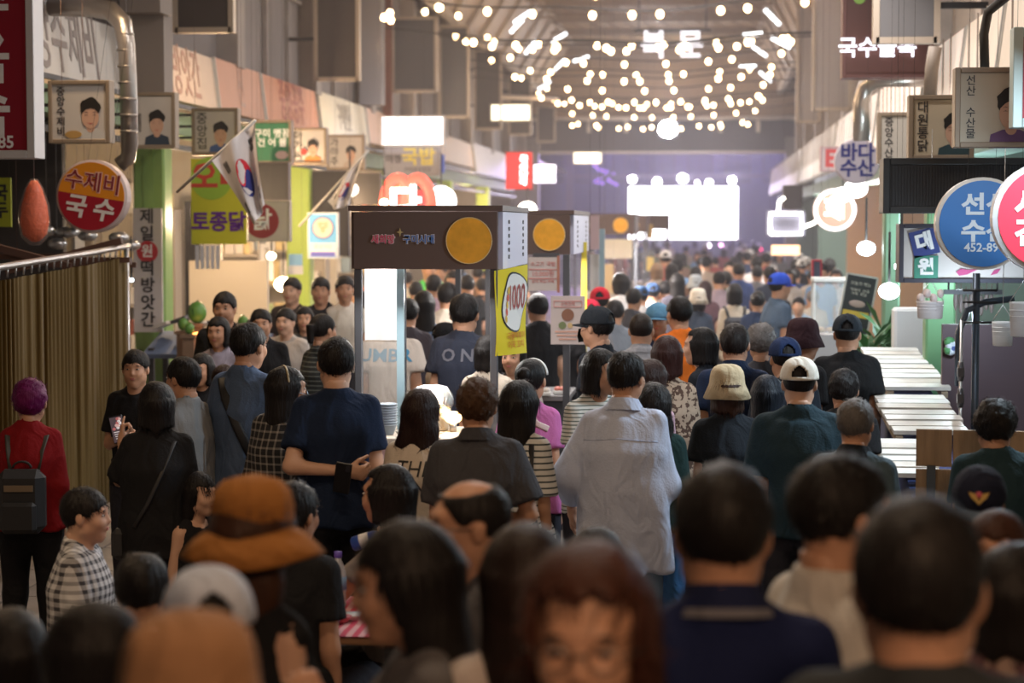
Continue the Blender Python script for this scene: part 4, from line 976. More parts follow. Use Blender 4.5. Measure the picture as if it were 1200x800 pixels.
# --- bright signs farther down the left side
R, wd, h, y = frame_sign(447, 521, 136, 171, 30, 'overexposed white light box sign above the grey one', face=(.95, .93, .98), fr=(.8, .8, .85), emit=5, name='light_box'); 
R, wd, h, y = frame_sign(450, 516, 171, 206, 30.2, 'grey sign with yellow characters under the white light box', face=(.36, .33, .36), fr=(.3, .28, .3), name='grey_sign'); text('국밥', h*.62, mat('letter_yellow', (.75, .60, .12)), R, (wd*.12, y, h*.1), bold=.03); text('미정', h*.3, INK, R, (-wd*.32, y, h*.05), bold=.02); text('구미중앙식당', h*.17, INK, R, (wd*.1, y, -h*.3))
R, wd, h, y = frame_sign(516, 522, 180, 204, 30, 'narrow blue strip sign beside the grey sign', face=(.05, .10, .5), fr=None, name='blue_sign')
R, wd, h, y = frame_sign(575, 622, 122, 142, 44, 'glowing cream box sign in front of the blank boards', face=(1, .93, .72), fr=(.9, .85, .7), emit=3, name='light_box')
R, wd, h, y = frame_sign(672, 705, 178, 192, 57, 'small glowing cream box sign under the dark gate beam', face=(1, .93, .72), fr=(.9, .85, .7), emit=3, name='light_box')
R, wd, h, y = frame_sign(593, 624, 178, 222, 34, 'glowing red sign with a column of white characters', face=(.85, .05, .05), fr=(.9, .1, .08), emit=1.1, name='red_light_sign'); text('국수나라', h*.24, glow('letter_glow', (1, .95, .92), 3), R, (wd*.18, y, 0), vert=True, bold=.05)
R, wd, h, y = frame_sign(625, 652, 192, 215, 36, 'white glowing lantern box right of the red glowing sign', face=(.9, .85, 1), fr=None, emit=2.5, name='light_box')
# neon chicken sign: twin red arches, white character, white globe
p = W(478, 232, 24); R = thing('neon_sign', 'red twin-arched neon sign with a glowing white character above the brown stall', 'sign', p)
for dx in (-.12, .12):
    b = MB(); b.tube([(dx+.17*math.cos(a)*(1 if a < 3 else 1), 0, -.12+.36*math.sin(a)) for a in [PI*i/12 for i in range(13)]], .07, 8); b.obj('arch', glow('neon_red', (1, .12, .08), 1.6), R)
text('다', .42, glow('letter_glow', (1, .95, .92), 3), R, (-.02, -.12, -.08), bold=.05); b = MB(); b.box((0, .1, -.1), (.5, .05, .4)); b.obj('back_plate', mat('neon_back', (.4, .2, .2)), R); wires(R, (-.2, .2), .2)
b = MB(); b.ell((0, 0, 0), (.19, .19, .19), 0, 20, 12); b.tube([(0, 0, .18), (0, 0, .6)], .01, 5, m=1); o = b.obj('globe_lamp', [glow('globe_glow', (1, .98, .93), 5), CORD]); o.location = W(517, 236, 24.5); tag(o, 'large white glowing globe lamp above the brown stall header', 'lamp'); wires(o, (0,), .6)
for i, (px, py, d, r, e, c, l) in enumerate(((332, 333, 21.5, .10, 22, (1, .75, .45), 'bare glowing bulb behind the pale-haired onlooker'), (450, 237, 23, .05, 12, (1, .8, .5), 'small warm bulb left of the neon sign'), (318, 300, 20, .05, 10, (1, .8, .5), 'small bulb under the square chicken sign'), (410, 222, 22, .10, 3, (1, .85, .7), 'pale glowing lamp behind the small flag'), (618, 245, 30, .14, 9, (1, .92, .8), 'wide glowing lamp above the second stall header'),
        (1015, 291, 17, .075, 25, (.8, .95, 1), 'white lamp glowing by the pale green post'), (1042, 341, 14.5, .075, 18, (.85, .95, 1), 'white lamp under the big box sign'), (1056, 312, 13.5, .045, 16, (.85, .95, 1), 'small lamp at the left edge of the white box sign'), (988, 228, 22, .10, 6, (1, .98, .95), 'overexposed lamp over the round red sign'), (1003, 221, 21, .12, 6, (1, .98, .95), 'overexposed lamp below the round seafood sign'), (154, 328, 16.5, .018, 14, (.8, .95, 1), 'small cold lamp at the end of the curtain'))):
    p = W(px, py, d); b = MB(); b.ell((0, 0, 0), (r, r, r*.8), 0, 16, 10); b.tube([(0, 0, r*.7), (0, 0, r+.35)], .01, 5, m=1)
    o = b.obj('lamp', [glow('lamp_glow_%d' % i, c, e), CORD]); o.location = p; tag(o, l, 'lamp'); wires(o, (0,), r+.34)
# white board, poster and water jug by the second pillar
R, wd, h, y = frame_sign(337, 356, 296, 322, 22.5, 'small blue and white poster over the glowing bulb', face=(.25, .50, .75), fr=None, depth=.02, name='poster', cat='poster'); b = MB(); b.box((0, y-.002, -h*.28), (wd*.95, .004, h*.4)); b.obj('print', mat('paper_white', (.7, .68, .68)), R)
R, wd, h, y = frame_sign(304, 322, 284, 330, 21.7, 'tall white paper notice under the square chicken sign', face=(.68, .64, .62), fr=None, depth=.02, name='notice', cat='notice'); text('메뉴판', h*.13, INK, R, (0, y, h*.2), vert=True)
R, wd, h, y = frame_sign(199, 222, 182, 250, 22, 'pale pink poster behind the yellow banner', face=(.60, .40, .34), fr=None, depth=.02, name='poster', cat='poster'); text('족발', wd*.4, mat('print_red', (.62, .07, .04)), R, (0, y, h*.1), bold=.02)
R, wd, h, y = frame_sign(-30, 16, 206, 268, 15, 'yellow-green banner with black characters at the left edge', face=(.42, .46, .03), fr=None, depth=.02, name='hanging_banner', cat='banner'); text('칼국\n만두', h*.33, INK, R, (-wd*.02, y, 0), bold=.03)
# ---------------------------------------------------------------- right side signs
R, wd, h, y = frame_sign(987, 1092, -40, 92, 17.2, 'brown box sign with glowing white noodle alley lettering', face=(.12, .045, .035), fr=(.16, .07, .06), name='box_sign', depth=.25)
text('국수골목', wd*.235, glow('led_white', (.9, .9, 1), 1.7), R, (-wd*.12, y-.02, -h*.245), bold=.02, extr=.01); disc(R, .05, y-.01, mat('print_leaf', (.3, .55, .1)), -wd*.32, h*.2, name='emblem')
p0 = W(766, 54, 42); o = thing('gate_sign', 'two glowing white characters hanging under the roof, north gate', 'sign', W(788, 54, 42))
for ch, px in (('북', 766), ('문', 809)): text(ch, .60, glow('led_white', (.9, .9, 1), 1.7), o, (W(px, 54, 42).x-o.location.x, 0, 0), name='letter', bold=.025, extr=.03)
b = MB(); b.box((0, .06, .33), (1.6, .05, .05)); b.tube([(-.7, .06, .3), (-.7, .06, 1.1)], .015, 5); b.tube([(.7, .06, .3), (.7, .06, 1.1)], .015, 5); b.obj('rail', DARKM, o)
R, rr, y = round_sign(1004, 189, 26, 20, 'round white seafood sign with navy characters', rim=(.50, .45, .50)); disc(R, rr*.94, y, mat('sign_lilac', (.58, .52, .60))); text('바다\n수산', rr*.82, mat('letter_navy', (.03, .03, .20)), R, (0, y-.008, .0), bold=.035, space=.85)
R, rr, y = round_sign(978, 246, 25, 22.5, 'round glowing sign with a red face and white ring', rim=(.9, .8, .78)); disc(R, rr*.96, y, glow('ring_glow', (1, .92, .9), 2.2)); disc(R, rr*.80, y-.008, glow('red_face_glow', (.9, .30, .22), .8)); text('회', rr*1.1, glow('letter_glow', (1, .95, .92), 3), R, (0, y-.018, 0), bold=.04)
R, wd, h, y = frame_sign(961, 985, 172, 201, 24, 'white sign with a red letter E behind the round seafood sign', face=(.72, .60, .62), fr=(.6, .4, .42), fw=.02); text('E', h*.95, mat('print_coral', (.75, .10, .10)), R, (0, y, 0), bold=.04)
p = W(921, 262, 26); R = thing('neon_sign', 'white neon outline of a teapot on the right row', 'sign', p)
MB().tube([(x*.2, 0, z*.13) for x, z in ((-1, -1), (1, -1), (1, 1), (-1, 1), (-1, -1))], .022, 8).obj('neon_tube', glow('neon_white', (1, .95, .85), 7), R)
MB().tube([(-.1, 0, .14), (-.09, 0, .28), (-.02, 0, .34)], .022, 8).obj('neon_tube', glow('neon_white', (1, .95, .85), 7), R); MB().tube([(.2, 0, -.05), (.34, 0, 0), (.42, 0, .06)], .022, 8).obj('neon_tube', glow('neon_white', (1, .95, .85), 7), R)
b = MB(); b.box((0, .06, 0), (.5, .04, .34)); b.obj('back_plate', mat('neon_back2', (.25, .25, .35)), R); wires(R, (-.2, .2), .15)
R, wd, h, y = frame_sign(916, 941, 216, 246, 27, 'dark grey box hanging above the neon teapot', face=(.10, .09, .10), fr=None, depth=.3, name='dark_box', cat='box')
R, wd, h, y = frame_sign(903, 938, 286, 300, 30, 'glowing orange strip sign under the neon teapot', face=(1, .62, .35), fr=None, emit=1.6, name='strip_sign')
R, wd, h, y = frame_sign(951, 963, 304, 334, 20, 'dark panel with a red edge on the right row', face=(.08, .09, .14), fr=(.4, .03, .05), fw=.02, name='wall_panel', cat='panel')
# louvred black unit
R, wd, h, y = frame_sign(1033, 1216, 186, 250, 12.3, 'black louvred screen unit above the white box sign', face=(.012, .012, .014), fr=(.03, .03, .032), depth=.25, name='louvred_unit', cat='screen', fw=.04)
for k in range(26): b = MB(); b.box((0, y, -h/2+.05+k*(h-.1)/25), (wd-.1, .012, .005)); b.obj('slat', mat('slat_black', (.035, .035, .04), .5), R)
b = MB()
for k in range(46): b.box((-wd/2+.06+k*(wd-.12)/45, y-.006, 0), (.004, .008, h-.09))
tag(b.obj('grille', mat('slat_black', (.035, .035, .04), .5), R), kind='stuff')
R, wd, h, y = frame_sign(1052, 1226, 262, 331, 12.6, 'white box sign with tilted navy and green character tiles', face=(.60, .56, .54), fr=(.06, .06, .08), depth=.2, name='box_sign', fw=.028)
for ch, px, py, s_, c, a in (('대', 1081, 284, 30, (.04, .06, .22), -14), ('원', 1083, 313, 27, (.06, .25, .18), 0)):
    q = W(px, py, 12.6)-R.location; b = MB(); b.box((0, 0, 0), (s_/185, .01, s_/185)); o = b.obj('tile', mat('tile_%s' % ('navy' if ch == '대' else 'green'), c, .5), R, (q.x, y-.004, q.z), (0, math.radians(a), 0)); text(ch, s_/185*.74, WHT, o, (0, -.008, 0), bold=.05)
q = W(1135, 318, 12.6)-R.location; b = MB()
b.poly([(q.x-.09, q.z), (q.x-.07, q.z-.025), (q.x-.02, q.z-.015), (q.x+.05, q.z+.02), (q.x-.01, q.z+.012), (q.x-.06, q.z+.02)], y-.006, y); b.poly([(q.x+.12, q.z-.02), (q.x+.16, q.z-.01), (q.x+.18, q.z+.02), (q.x+.14, q.z+.01)], y-.006, y); b.obj('print', mat('print_magenta', (.50, .08, .22)), R)
R, rr, y = round_sign(1150, 262, 53, 11.2, 'large round blue sign with white characters and a phone number', rim=(.58, .52, .46)); disc(R, rr*.93, y, mat('sign_blue', (.025, .13, .36), .45)); text('선산\n수산', rr*.50, mat('letter_silver', (.55, .58, .62)), R, (rr*.06, y-.008, rr*.10), bold=.035, space=1.15, sx=1.15); text('452-8949', rr*.26, mat('letter_silver', (.55, .58, .62)), R, (rr*.10, y-.008, -rr*.52), bold=.02)
R, rr, y = round_sign(1228, 255, 64, 10.2, 'round red sign with a silver rim cut by the right edge', rim=(.62, .62, .64)); disc(R, rr*.91, y, mat('sign_coral', (.62, .04, .07), .4)); text('서산\n건어', rr*.52, WHT, R, (-rr*.1, y-.008, -.01), bold=.04, sx=1.1)
R, wd, h, y = frame_sign(1186, 1250, 33, 150, 10.6, 'dark red framed sign cut by the top right edge', face=(.35, .015, .03), fr=(.42, .50, .48), fw=.05, depth=.1, name='red_sign')
text('수산', .16, WHT, R, (.05, y, -.1), vert=True, bold=.03)
# ---------------------------------------------------------------- ducts and pipes
b = MB(); b.tube([W(60, 8, 15.5), W(108, 9, 15.4), W(130, 13, 15.3), W(144, 28, 15.2), W(148, 52, 15.2), W(151, 108, 15.2), W(152, 170, 15.4), W(150, 185, 15.5), W(140, 193, 15.5)], [.075, .075, .078, .075, .068, .066, .064, .062, .062], 14)
D = b.obj('exhaust_duct', DUCT); tag(D, 'steel exhaust duct bending down behind the first portrait signs', 'duct')
for i in range(7):
    p = W(146.5+i*.8, 40+i*19, 15.2); b = MB(); b.lathe([(.066, -.010), (.073, 0), (.066, .010)], p, 16, sx=1); b.obj('joint_ring', DUCT, D)
b = MB(); b.tube([W(1010, 165, 18), W(1009, 120, 18), W(1014, 102, 18), W(1026, 94, 17.9), W(1036, 92, 17.8), (2.1, 17.8, W(1036, 92, 17.8).z)], .075, 12); tag(b.obj('exhaust_duct', mat('duct_bright', (.55, .50, .45), .3, .8)), 'bright curved steel duct under the noodle alley sign', 'duct')
b = MB(); b.tube([W(1154, 80, 12), W(1153, 40, 12), W(1158, 14, 12), W(1180, -4, 11.8), (2.1, 11.8, 3.72)], .028, 8); tag(b.obj('cable_conduit', mat('conduit_dark', (.04, .035, .03), .6)), 'thin dark conduit rising above the largest portrait sign', 'pipe')
b = MB(); b.tube([W(1090, 112, 15), W(1092, 80, 15), W(1096, 55, 15)], .05, 8); tag(b.obj('exhaust_duct', mat('duct_brown', (.25, .20, .16), .6)), 'brown pipe in front of the cream fascia near the noodle alley sign', 'duct')
b = MB(); b.box((W(178, 60, 17.5).x, 17.5, 4.15), (.30, .3, 1.6)); b.box((W(178, 12, 17.5).x, 17.3, 4.22), (.36, .36, .26)); tag(b.obj('steel_column', mat('column_brown', (.22, .18, .155), .6)), 'brown-grey steel column rising beside the duct', 'column')
# ================================================================= stalls of the middle row
STB = mat('stall_brown', (.13, .088, .078), .55); STP = mat('stall_post_grey', (.10, .105, .12), .45, .4); ORG = mat('disc_orange', (.88, .42, .04), .6, var=.12, vscale=14)
LBP = mat('post_light_blue', (.30, .44, .52), .35); PALEP = mat('list_panel_lilac', (.52, .52, .66), .5); REDI = mat('print_soft_red', (.65, .22, .20)); WOODT = mat('counter_wood', (.35, .20, .11), .5)
CREAM = mat('counter_cream', (.62, .56, .48), .5)
def stall(x0, x1, y0, y1, zt, zb, label, text_on=True, disc_x=.8, lst=True, post_z=None):
    R = thing('food_stall', label, 'stall', ((x0+x1)/2, y0, 0), 0, 'brown-headed food stalls of the middle row'); w_, dpt, h = x1-x0, y1-y0, zt-zb
    b = MB(); b.box((0, 0, (zt+zb)/2), (w_, .06, h)); HB = b.obj('header_board', STB, R)
    b = MB(); b.box((w_/2, dpt/2, (zt+zb)/2), (.05, dpt-.07, h)); SP = b.obj('side_panel', PALEP if lst else STB, R)
    b = MB(); b.box((-w_/2, dpt/2, (zt+zb)/2), (.05, dpt-.07, h)); b.obj('side_panel', STB, R)
    b = MB(); b.box((0, dpt, (zt+zb)/2), (w_, .06, h)); b.obj('header_board', STB, R)
    b = MB(); b.box((0, dpt/2, zt+.02), (w_+.06, dpt+.06, .03)); b.obj('roof_sheet', STB, R)
    for sx in (-1, 1):
        for sy in (0, 1):
            b = MB(); b.box((sx*(w_/2-.02), sy*dpt+(.0), zb/2), (.042, .042, zb), bev=.004); b.obj('post', STP, R)
    r = h*.40; disc(HB, r, -.032, ORG, w_*(disc_x-.5), (zt+zb)/2, name='orange_disc')
    b = MB(); b.tube([(w_*(disc_x-.5)+r*math.cos(a), -.037, (zt+zb)/2+r*math.sin(a)) for a in [2*PI*k/36 for k in range(37)]], .003, 5); b.obj('disc_edge', mat('disc_edge', (.8, .6, .3)), HB)
    if lst:
        for k in range(6):
            for c_ in range(2):
                V, F = text_mesh('국수 떡볶이'[(k*2+c_) % 3:][:4], h*.075, bold=.01); q = Matrix.Rotation(PI/2, 3, 'Z')
                MB().add([q @ Vector(p)+Vector((w_/2+.028, dpt*(.22+.55*c_), zt-h*.18-k*h*.125)) for p in V], F).obj('lettering', INK, SP)
    b = MB(); b.box((0, .08, zb+.05), (w_*.6, .05, .03)); b.obj('hidden_glow_bar', glow('hidden_glow_bar', (1, .95, .85), 5), R)  # glowing bar added out of sight behind the header, no LED is seen
    return R, HB
S1, H1 = stall(-1.90, -1.105, 10.9, 12.55, 2.315, 2.0, 'nearest brown food stall with festival lettering and an orange disc', disc_x=.805)
for st, px, fc, bc in (('새희망', 449, (.72, .12, .22), 1), ('구미시대', 491, (.10, .22, .55), 1)):
    x = W(px, 281, 10.87).x-S1.location.x; z = W(px, 281, 10.87).z
    text(st, .052, mat('letter_edge', (.8, .76, .78)), H1, (x, -.034, z), bold=.075, sx=.92); text(st, .052, mat('festival_%d' % int(fc[0]*99), fc), H1, (x, -.038, z), bold=.022, sx=.92)
b = MB(); sx, sz = W(469, 272, 10.87).x-S1.location.x, W(478, 272, 10.87).z
b.poly([(sx+(.020 if i % 2 == 0 else .007)*math.cos(-PI*i/4), sz+(.024 if i % 2 == 0 else .007)*math.sin(-PI*i/4)) for i in range(8)], -.04, -.034); b.obj('star', mat('star_gold', (.55, .42, .2)), H1)
S2, H2 = stall(-1.83, -.965, 14.9, 17.0, 2.315, 2.02, 'second brown food stall with a large orange disc, behind the nearest one', disc_x=.82)
S3, H3 = stall(-1.95, -1.03, 31, 33, 2.37, 2.08, 'third brown stall header in the blurred middle distance', disc_x=.79, lst=False); text('국수', .09, WHT, H3, (-.28, -.034, 2.22))
S4, H4 = stall(-2.2, -1.03, 38, 40, 2.37, 2.08, 'fourth brown stall header before the glowing stage screen', disc_x=.8, lst=False)
S5, H5 = stall(-1.85, -.72, 45, 47, 2.42, 2.12, 'farthest orange-brown stall under the glowing stage screen', disc_x=.3, lst=False)
# light-blue upright and white sheet of the nearest stall
b = MB(); b.box((W(468, 400, 10.95).x-S1.location.x, .10, 1.55), (.040, .03, .90)); b.obj('blue_post', LBP, S1)
b = MB(); a, c = W(423, 312, 10.98), W(465, 400, 10.98); b.sheet(lambda u, v: (a.x+(c.x-a.x)*u, 11.10+.01*math.sin(u*7), a.z+(c.z-a.z)*v), 6, 6, .003)
tag(b.obj('white_banner', mat('white_banner_cloth', (.85, .85, .86), .7)), 'bright white cloth panel hung between the grey and light blue posts', 'banner')
# clear wind screen below it
b = MB(); a, c = W(423, 400, 10.97), W(465, 505, 10.97); b.box(((a.x+c.x)/2, 10.97, (a.z+c.z)/2), (c.x-a.x, .004, a.z-c.z))
tag(b.obj('clear_screen', mat('clear_vinyl', (.75, .74, .72), .25, alpha=.13)), 'clear vinyl wind screen under the white cloth panel', 'screen')
point('white_panel_lamp_light', (-1.62, 11.5, 1.85), (1, .96, .92), 10, .05)
area('stall_front_fill_light', (-1.5, 10.7, 1.93), (math.radians(-25), 0, 0), .7, (1, .97, .93), 14, .05)  # light added in front of the stall, no LED strip is seen there
# counter of the nearest stall
def counter(R, w_, d0, d1, z, front, name='counter', top=CREAM):
    b = MB(); b.box((0, (d0+d1)/2, z-.02), (w_+.06, d1-d0, .04), bev=.005); b.obj('counter_top', top, R)
    b = MB(); b.box((0, (d0+d1)/2, (z-.04)/2), (w_, d1-d0-.06, z-.05)); b.obj('counter_body', front, R)
counter(S1, .80, -.35, .30, 1.10, mat('counter_front_pink', (.48, .34, .38), .6)); b = MB(); b.box((0, -.40, .93), (.8, .14, .02)); b.obj('shelf', CREAM, S1)
counter(S2, .86, -.5, .3, 1.00, mat('counter_front_dark', (.06, .06, .07), .6), top=mat('counter_steel', (.4, .4, .42), .3, .7))
counter(S3, .9, -.2, .4, .95, CREAM); counter(S4, 1.1, -.2, .4, .95, CREAM); counter(S5, 1.1, -.2, .4, .95, CREAM)
CT = lambda px, d: W(px, 500, d).x
def bowl_stack(x, y, z, r, n, col, label):
    R = thing('bowl_stack', label, 'bowls', (x, y, z))
    me = None
    for k in range(n):
        if me is None:
            b = MB(); b.lathe([(r*.62, 0), (r*.66, .002), (r*.98, .052), (r*1.04, .054), (r*1.04, .058), (r*.95, .056), (r*.6, .006)], n=22); o = b.obj('bowl', mat('bowl_'+str(int(col[0]*99)), col, .5), R); me = o.data
        else: o = link('bowl', me, R)
        o.location = (0, 0, k*.014)
bowl_stack(CT(453, 10.72), 10.72, 1.10, .058, 9, (.33, .40, .48), 'tall stack of blue-grey paper bowls on the stall counter')
bowl_stack(CT(437, 10.66), 10.66, 1.10, .040, 5, (.36, .44, .52), 'small stack of blue-grey paper cups at the left end of the counter')
b = MB(); b.box((0, 0, .02), (.09, .03, .04)); b.box((0, 0, .10), (.012, .02, .14), 0, Matrix.Rotation(.6, 3, 'Y')); o = b.obj('tongs_rest', mat('brass', (.35, .26, .12), .4, .7)); o.location = (CT(441, 10.85), 10.85, 1.10); tag(o, 'small brass ladle rest behind the paper cups', 'utensil')
R = thing('steaming_pot', 'foil-lined pot glowing under the stall lamp', 'pot', (CT(505, 10.95), 10.97, 1.10)); b = MB(); b.lathe([(.09, 0), (.10, .01), (.10, .10), (.105, .105), (.095, .10), (.09, .02), (.001, .02)], n=24); b.obj('pot_body', STEEL, R)
b = MB(); r_ = random.Random(3); V = []; n = 22
b.lathe([(.10, .08), (.125, .14), (.12, .19), (.09, .235), (.04, .25), (.001, .25)], n=26, wob=.12, wn=7); b.obj('foil', mat('foil', (.8, .8, .8), .18, 1, bump=1, bscale=60), R)
p = W(531, 488, 10.9); b = MB(); b.ell((0, 0, .03), (.05, .05, .035), 0, 12, 8); b.tube([(0, 0, -.05), (0, 0, 0)], .02, 8, m=1); o = b.obj('counter_lamp', [glow('flame_glow', (1, .62, .25), 8), STEEL]); o.location = (p.x, 10.9, 1.15); tag(o, 'small warm glowing lamp between the wavy-haired woman and the grey-shirted man', 'lamp'); point('counter_lamp_light', (p.x, 10.8, 1.32), WARM, 2.2, .04)
for i in range(4):
    o = MB().lathe([(.03, 0), (.05, .03), (.052, .032), (.001, .018)], n=16).obj('sauce_dish', mat('dish_white', (.75, .72, .68), .3)); o.location = (CT(478+i*3, 10.75)+.05*i*.5, 10.62+.09*i*(.6 if i % 2 else 1), 1.10); tag(o, ['shallow white dish beside the bowl stack', 'white dish nearest the counter edge', 'white dish behind the nearest one', 'white dish next to the foil-lined pot'][i], 'dish')
# yellow banner hung on the right of the nearest stall
R = thing('hanging_banner', 'yellow banner with a white speech bubble and red lettering on the nearest stall', 'banner', (-1.115, 10.87, 0))
zt, zb = W(578, 317, 10.95).z, W(578, 416, 10.95).z
def yb(u, v): return (.145*u+.006*math.sin(v*5+u*3), u*.30-.02*math.sin(u*PI)*(.4+v), zb+(zt+.03*u-zb)*v+.0)
MB().sheet(yb, 10, 12, .003).obj('cloth', mat('banner_yellow', (.80, .66, .02), .6), R)
def onb(uvs, m, off=.006, name='print'):
    MB().add([Vector(yb(u, v))+Vector((off*.9, -off*.45, 0)) for u, v in uvs], [tuple(range(len(uvs)))]).obj(name, m, R)
bub = [(.60+.36*math.cos(a)+(.06*math.sin(3*a)), .60+.33*math.sin(a)) for a in [2*PI*i/28 for i in range(28)]]
onb([(.6+(u-.6)*1.08, .6+(v-.6)*1.06) for u, v in bub], INK, .004); onb(bub, mat('bubble_white', (.85, .85, .82)), .007)
for k, (txt, u, v, s_) in enumerate((('1000', .66, .64, .105), ('국물떡볶이', .62, .21, .050), ('어묵 꼬치', .60, .11, .052))):
    V, F = text_mesh(txt, s_*.9, bold=.01); P = []
    for x, y_, z in V:
        P.append(Vector(yb(min(.995, max(.005, u+x/.333*(1 if k else .9))), v+z/(zt-zb)*(1 if k else 2.0)))+Vector((.010, -.005, 0)))
    MB().add(P, F).obj('lettering', REDI if k == 0 else mat('letter_orange', (.80, .32, .05)), R)
for k in range(5): onb([(.30+.03*k+.035*math.cos(a), .42+.08*k+.045*math.sin(a)) for a in [2*PI*i/10 for i in range(10)]], mat('print_food_%d' % (k % 2), [(.75, .5, .1), (.7, .15, .1)][k % 2]), .012)
R, wd, h, y = frame_sign(617, 656, 299, 343, 14.8, 'white price board with red print under the second stall header', face=(.62, .56, .54), fr=None, depth=.02, name='price_board', cat='menu', hold=False)
text('소고기 국밥', h*.14, REDI, R, (-.0, y, h*.26)); text('10,000원', h*.17, REDI, R, (0, y, 0)); text('순대 튀김 어묵', h*.10, REDI, R, (0, y, -h*.2))
for k in (.12, -.12): b = MB(); b.box((0, y-.001, h*k), (wd*.86, .003, .006)); b.obj('print', REDI, R)
b = MB(); b.box((wd*.46, y-.001, 0), (.02, .004, h*.98)); b.obj('print', mat('print_brown', (.45, .2, .14)), R)
R, wd, h, y = frame_sign(643, 688, 344, 406, 13.6, 'pale pink menu poster with a food picture on the second stall post', face=(.66, .56, .53), fr=None, depth=.012, name='menu_poster', cat='menu', hold=False)
b = MB()
for (x, z, sx, sz) in ((0, h*.36, wd*.72, .004), (0, h*.25, wd*.72, .004), (-wd*.36, h*.305, .004, h*.11), (wd*.36, h*.305, .004, h*.11)): b.box((x, y, z), (sx, .003, sz))
tag(b.obj('print', REDI, R), kind='stuff'); text('소떡소떡', h*.075, REDI, R, (0, y, h*.305))
disc(R, wd*.16, y, mat('print_meat', (.30, .14, .09)), 0, h*.10, name='print', th=.002); disc(R, wd*.10, y, mat('print_leafy', (.22, .26, .12)), -wd*.14, -h*.10, name='print', th=.002); disc(R, wd*.07, y, mat('print_egg', (.7, .5, .25)), wd*.06, -h*.10, name='print', th=.002)
for k in range(3): b = MB(); b.box((0, y, -h*(.22+.07*k)), (wd*(.66-.1*k), .003, .010)); b.obj('print', mat('print_peach', (.72, .40, .30)), R)
p = W(665, 410, 13.75); b = MB(); b.box((p.x, 13.63, 1.02), (.045, .045, 2.04)); tag(b.obj('stall_post', STP), 'dark grey post carrying the pale pink menu poster', 'post')
p = W(640, 325, 14.86); b = MB(); b.box((p.x, 14.87, 2.0), (.2, .02, .06)); tag(b.obj('sign_hook', STP), 'thin dark bar holding the white price board', 'bar')
# goods on the second stall counter
gc = [(.6, .1, .08), (.7, .7, .68), (.6, .5, .1), (.25, .3, .2), (.75, .72, .7), (.5, .12, .1), (.65, .6, .55), (.7, .25, .2)]
for i in range(8):
    x, yy = -1.75+.105*i, 14.42+.16*(i % 3)*.8
    R = thing('food_tray', ['%s food on the tray %s of the second stall counter' % (a, c) for a, c in zip(('red spicy', 'white', 'yellow fried', 'green leafy', 'pale steamed', 'dark red', 'beige', 'orange'), ('at the left end', 'next to the red one', 'left of middle', 'in the middle', 'right of middle', 'beside the pale one', 'near the post', 'at the right end'))][i], 'food', (x, yy, 1.0))
    b = MB(); b.box((0, 0, .015), (.095, .13, .03), bev=.006); b.obj('tray', mat('tray_white', (.7, .7, .68)), R)
    for k in range(4): b = MB(); b.ell(((k % 2-.5)*.04, (k//2-.5)*.06, .04), (.022, .03, .018), 0, 8, 5); b.obj('food_piece', mat('food_%d' % i, gc[i], .5), R)
# thin notices hung farther along the middle row
for i, (x0, x1, y0, y1, d, c, lb) in enumerate(((690, 704, 251, 294, 19, (.58, .44, .48), 'pale pink hanging notice right of the second stall'), (690, 704, 296, 345, 19.3, (.66, .66, .68), 'white hanging notice under the pink one'), (705, 742, 279, 304, 30.8, (.70, .62, .48), 'cream menu strip under the third stall header'), (707, 720, 308, 345, 29, (.66, .48, .25), 'narrow orange hanging notice in the middle distance'), (757, 766, 262, 280, 40, (.62, .40, .14), 'small orange notice before the glowing stage screen'), (757, 767, 300, 318, 37, (.75, .55, .12), 'small yellow notice right of the third stall'), (743, 749, 278, 290, 34, (.8, .8, .85), 'tiny white notice on the third stall corner'))):
    R, wd, h, y = frame_sign(x0, x1, y0, y1, d, lb, face=c, fr=None, depth=.02, name='hanging_notice', cat='notice')
b = MB(); b.box((W(697, 300, 19).x+.06, 19.2, 1.1), (.05, .05, 2.2)); tag(b.obj('stall_post', LBP), 'light grey-blue post behind the pink hanging notice', 'post')
b = MB(); b.box((W(687, 300, 16.5).x, 16.2, 1.05), (.045, .02, 2.1)); tag(b.obj('stall_post', mat('post_yellow', (.62, .50, .05))), 'thin yellow edge strip behind the second stall list panel', 'post')
# ================================================================= left side: curtain booth, produce stall, clutter
cp = [W(-70, 332, 11.0), W(0, 317, 11.7), W(60, 307, 12.6), W(110, 299, 13.6), W(151, 291, 14.6)]
def rail(u):
    t = u*(len(cp)-1); i = min(int(t), len(cp)-2); return cp[i].lerp(cp[i+1], t-i)
R = thing('curtain', 'brown pleated curtain hung from a curved steel rail at left', 'curtain', (rail(.5).x, rail(.5).y, 0)); L0 = R.location
MB().tube([rail(i/20)-L0+Vector((0, 0, .02)) for i in range(21)], .022, 8).obj('curtain_rail', STEEL, R)
def cur(u, v):
    p = rail(u); n = Vector((.6, -.8, 0)); f = (.022+.010*math.sin(u*31))*math.sin(u*235+5*math.sin(u*23)+2*math.sin(v*2))*(.6+.4*v)+.02*math.sin(u*47)+.012*math.sin(u*310)*(1-v*.5)
    q = p+n*f; return (q.x-L0.x, q.y-L0.y, .25+(p.z-.06-.25)*v-.0)
MB().sheet(cur, 260, 10, .003).obj('cloth', mat('curtain_brown', (.125, .080, .022), .7, bump=.2, bscale=60, bstretch=(1, 1, .1)), R)
for i in range(26): p = rail((i+.5)/26)-L0; b = MB(); b.tube([p+Vector((0, 0, .04)), p+Vector((.0, -.02, -.05))], .006, 4); b.obj('hook', STEEL, R)
for u in (0.02, .98): p = rail(u)-L0; b = MB(); b.tube([(p.x, p.y, 0), (p.x, p.y, p.z+.03)], .02, 6); b.obj('rail_post', STEEL, R)
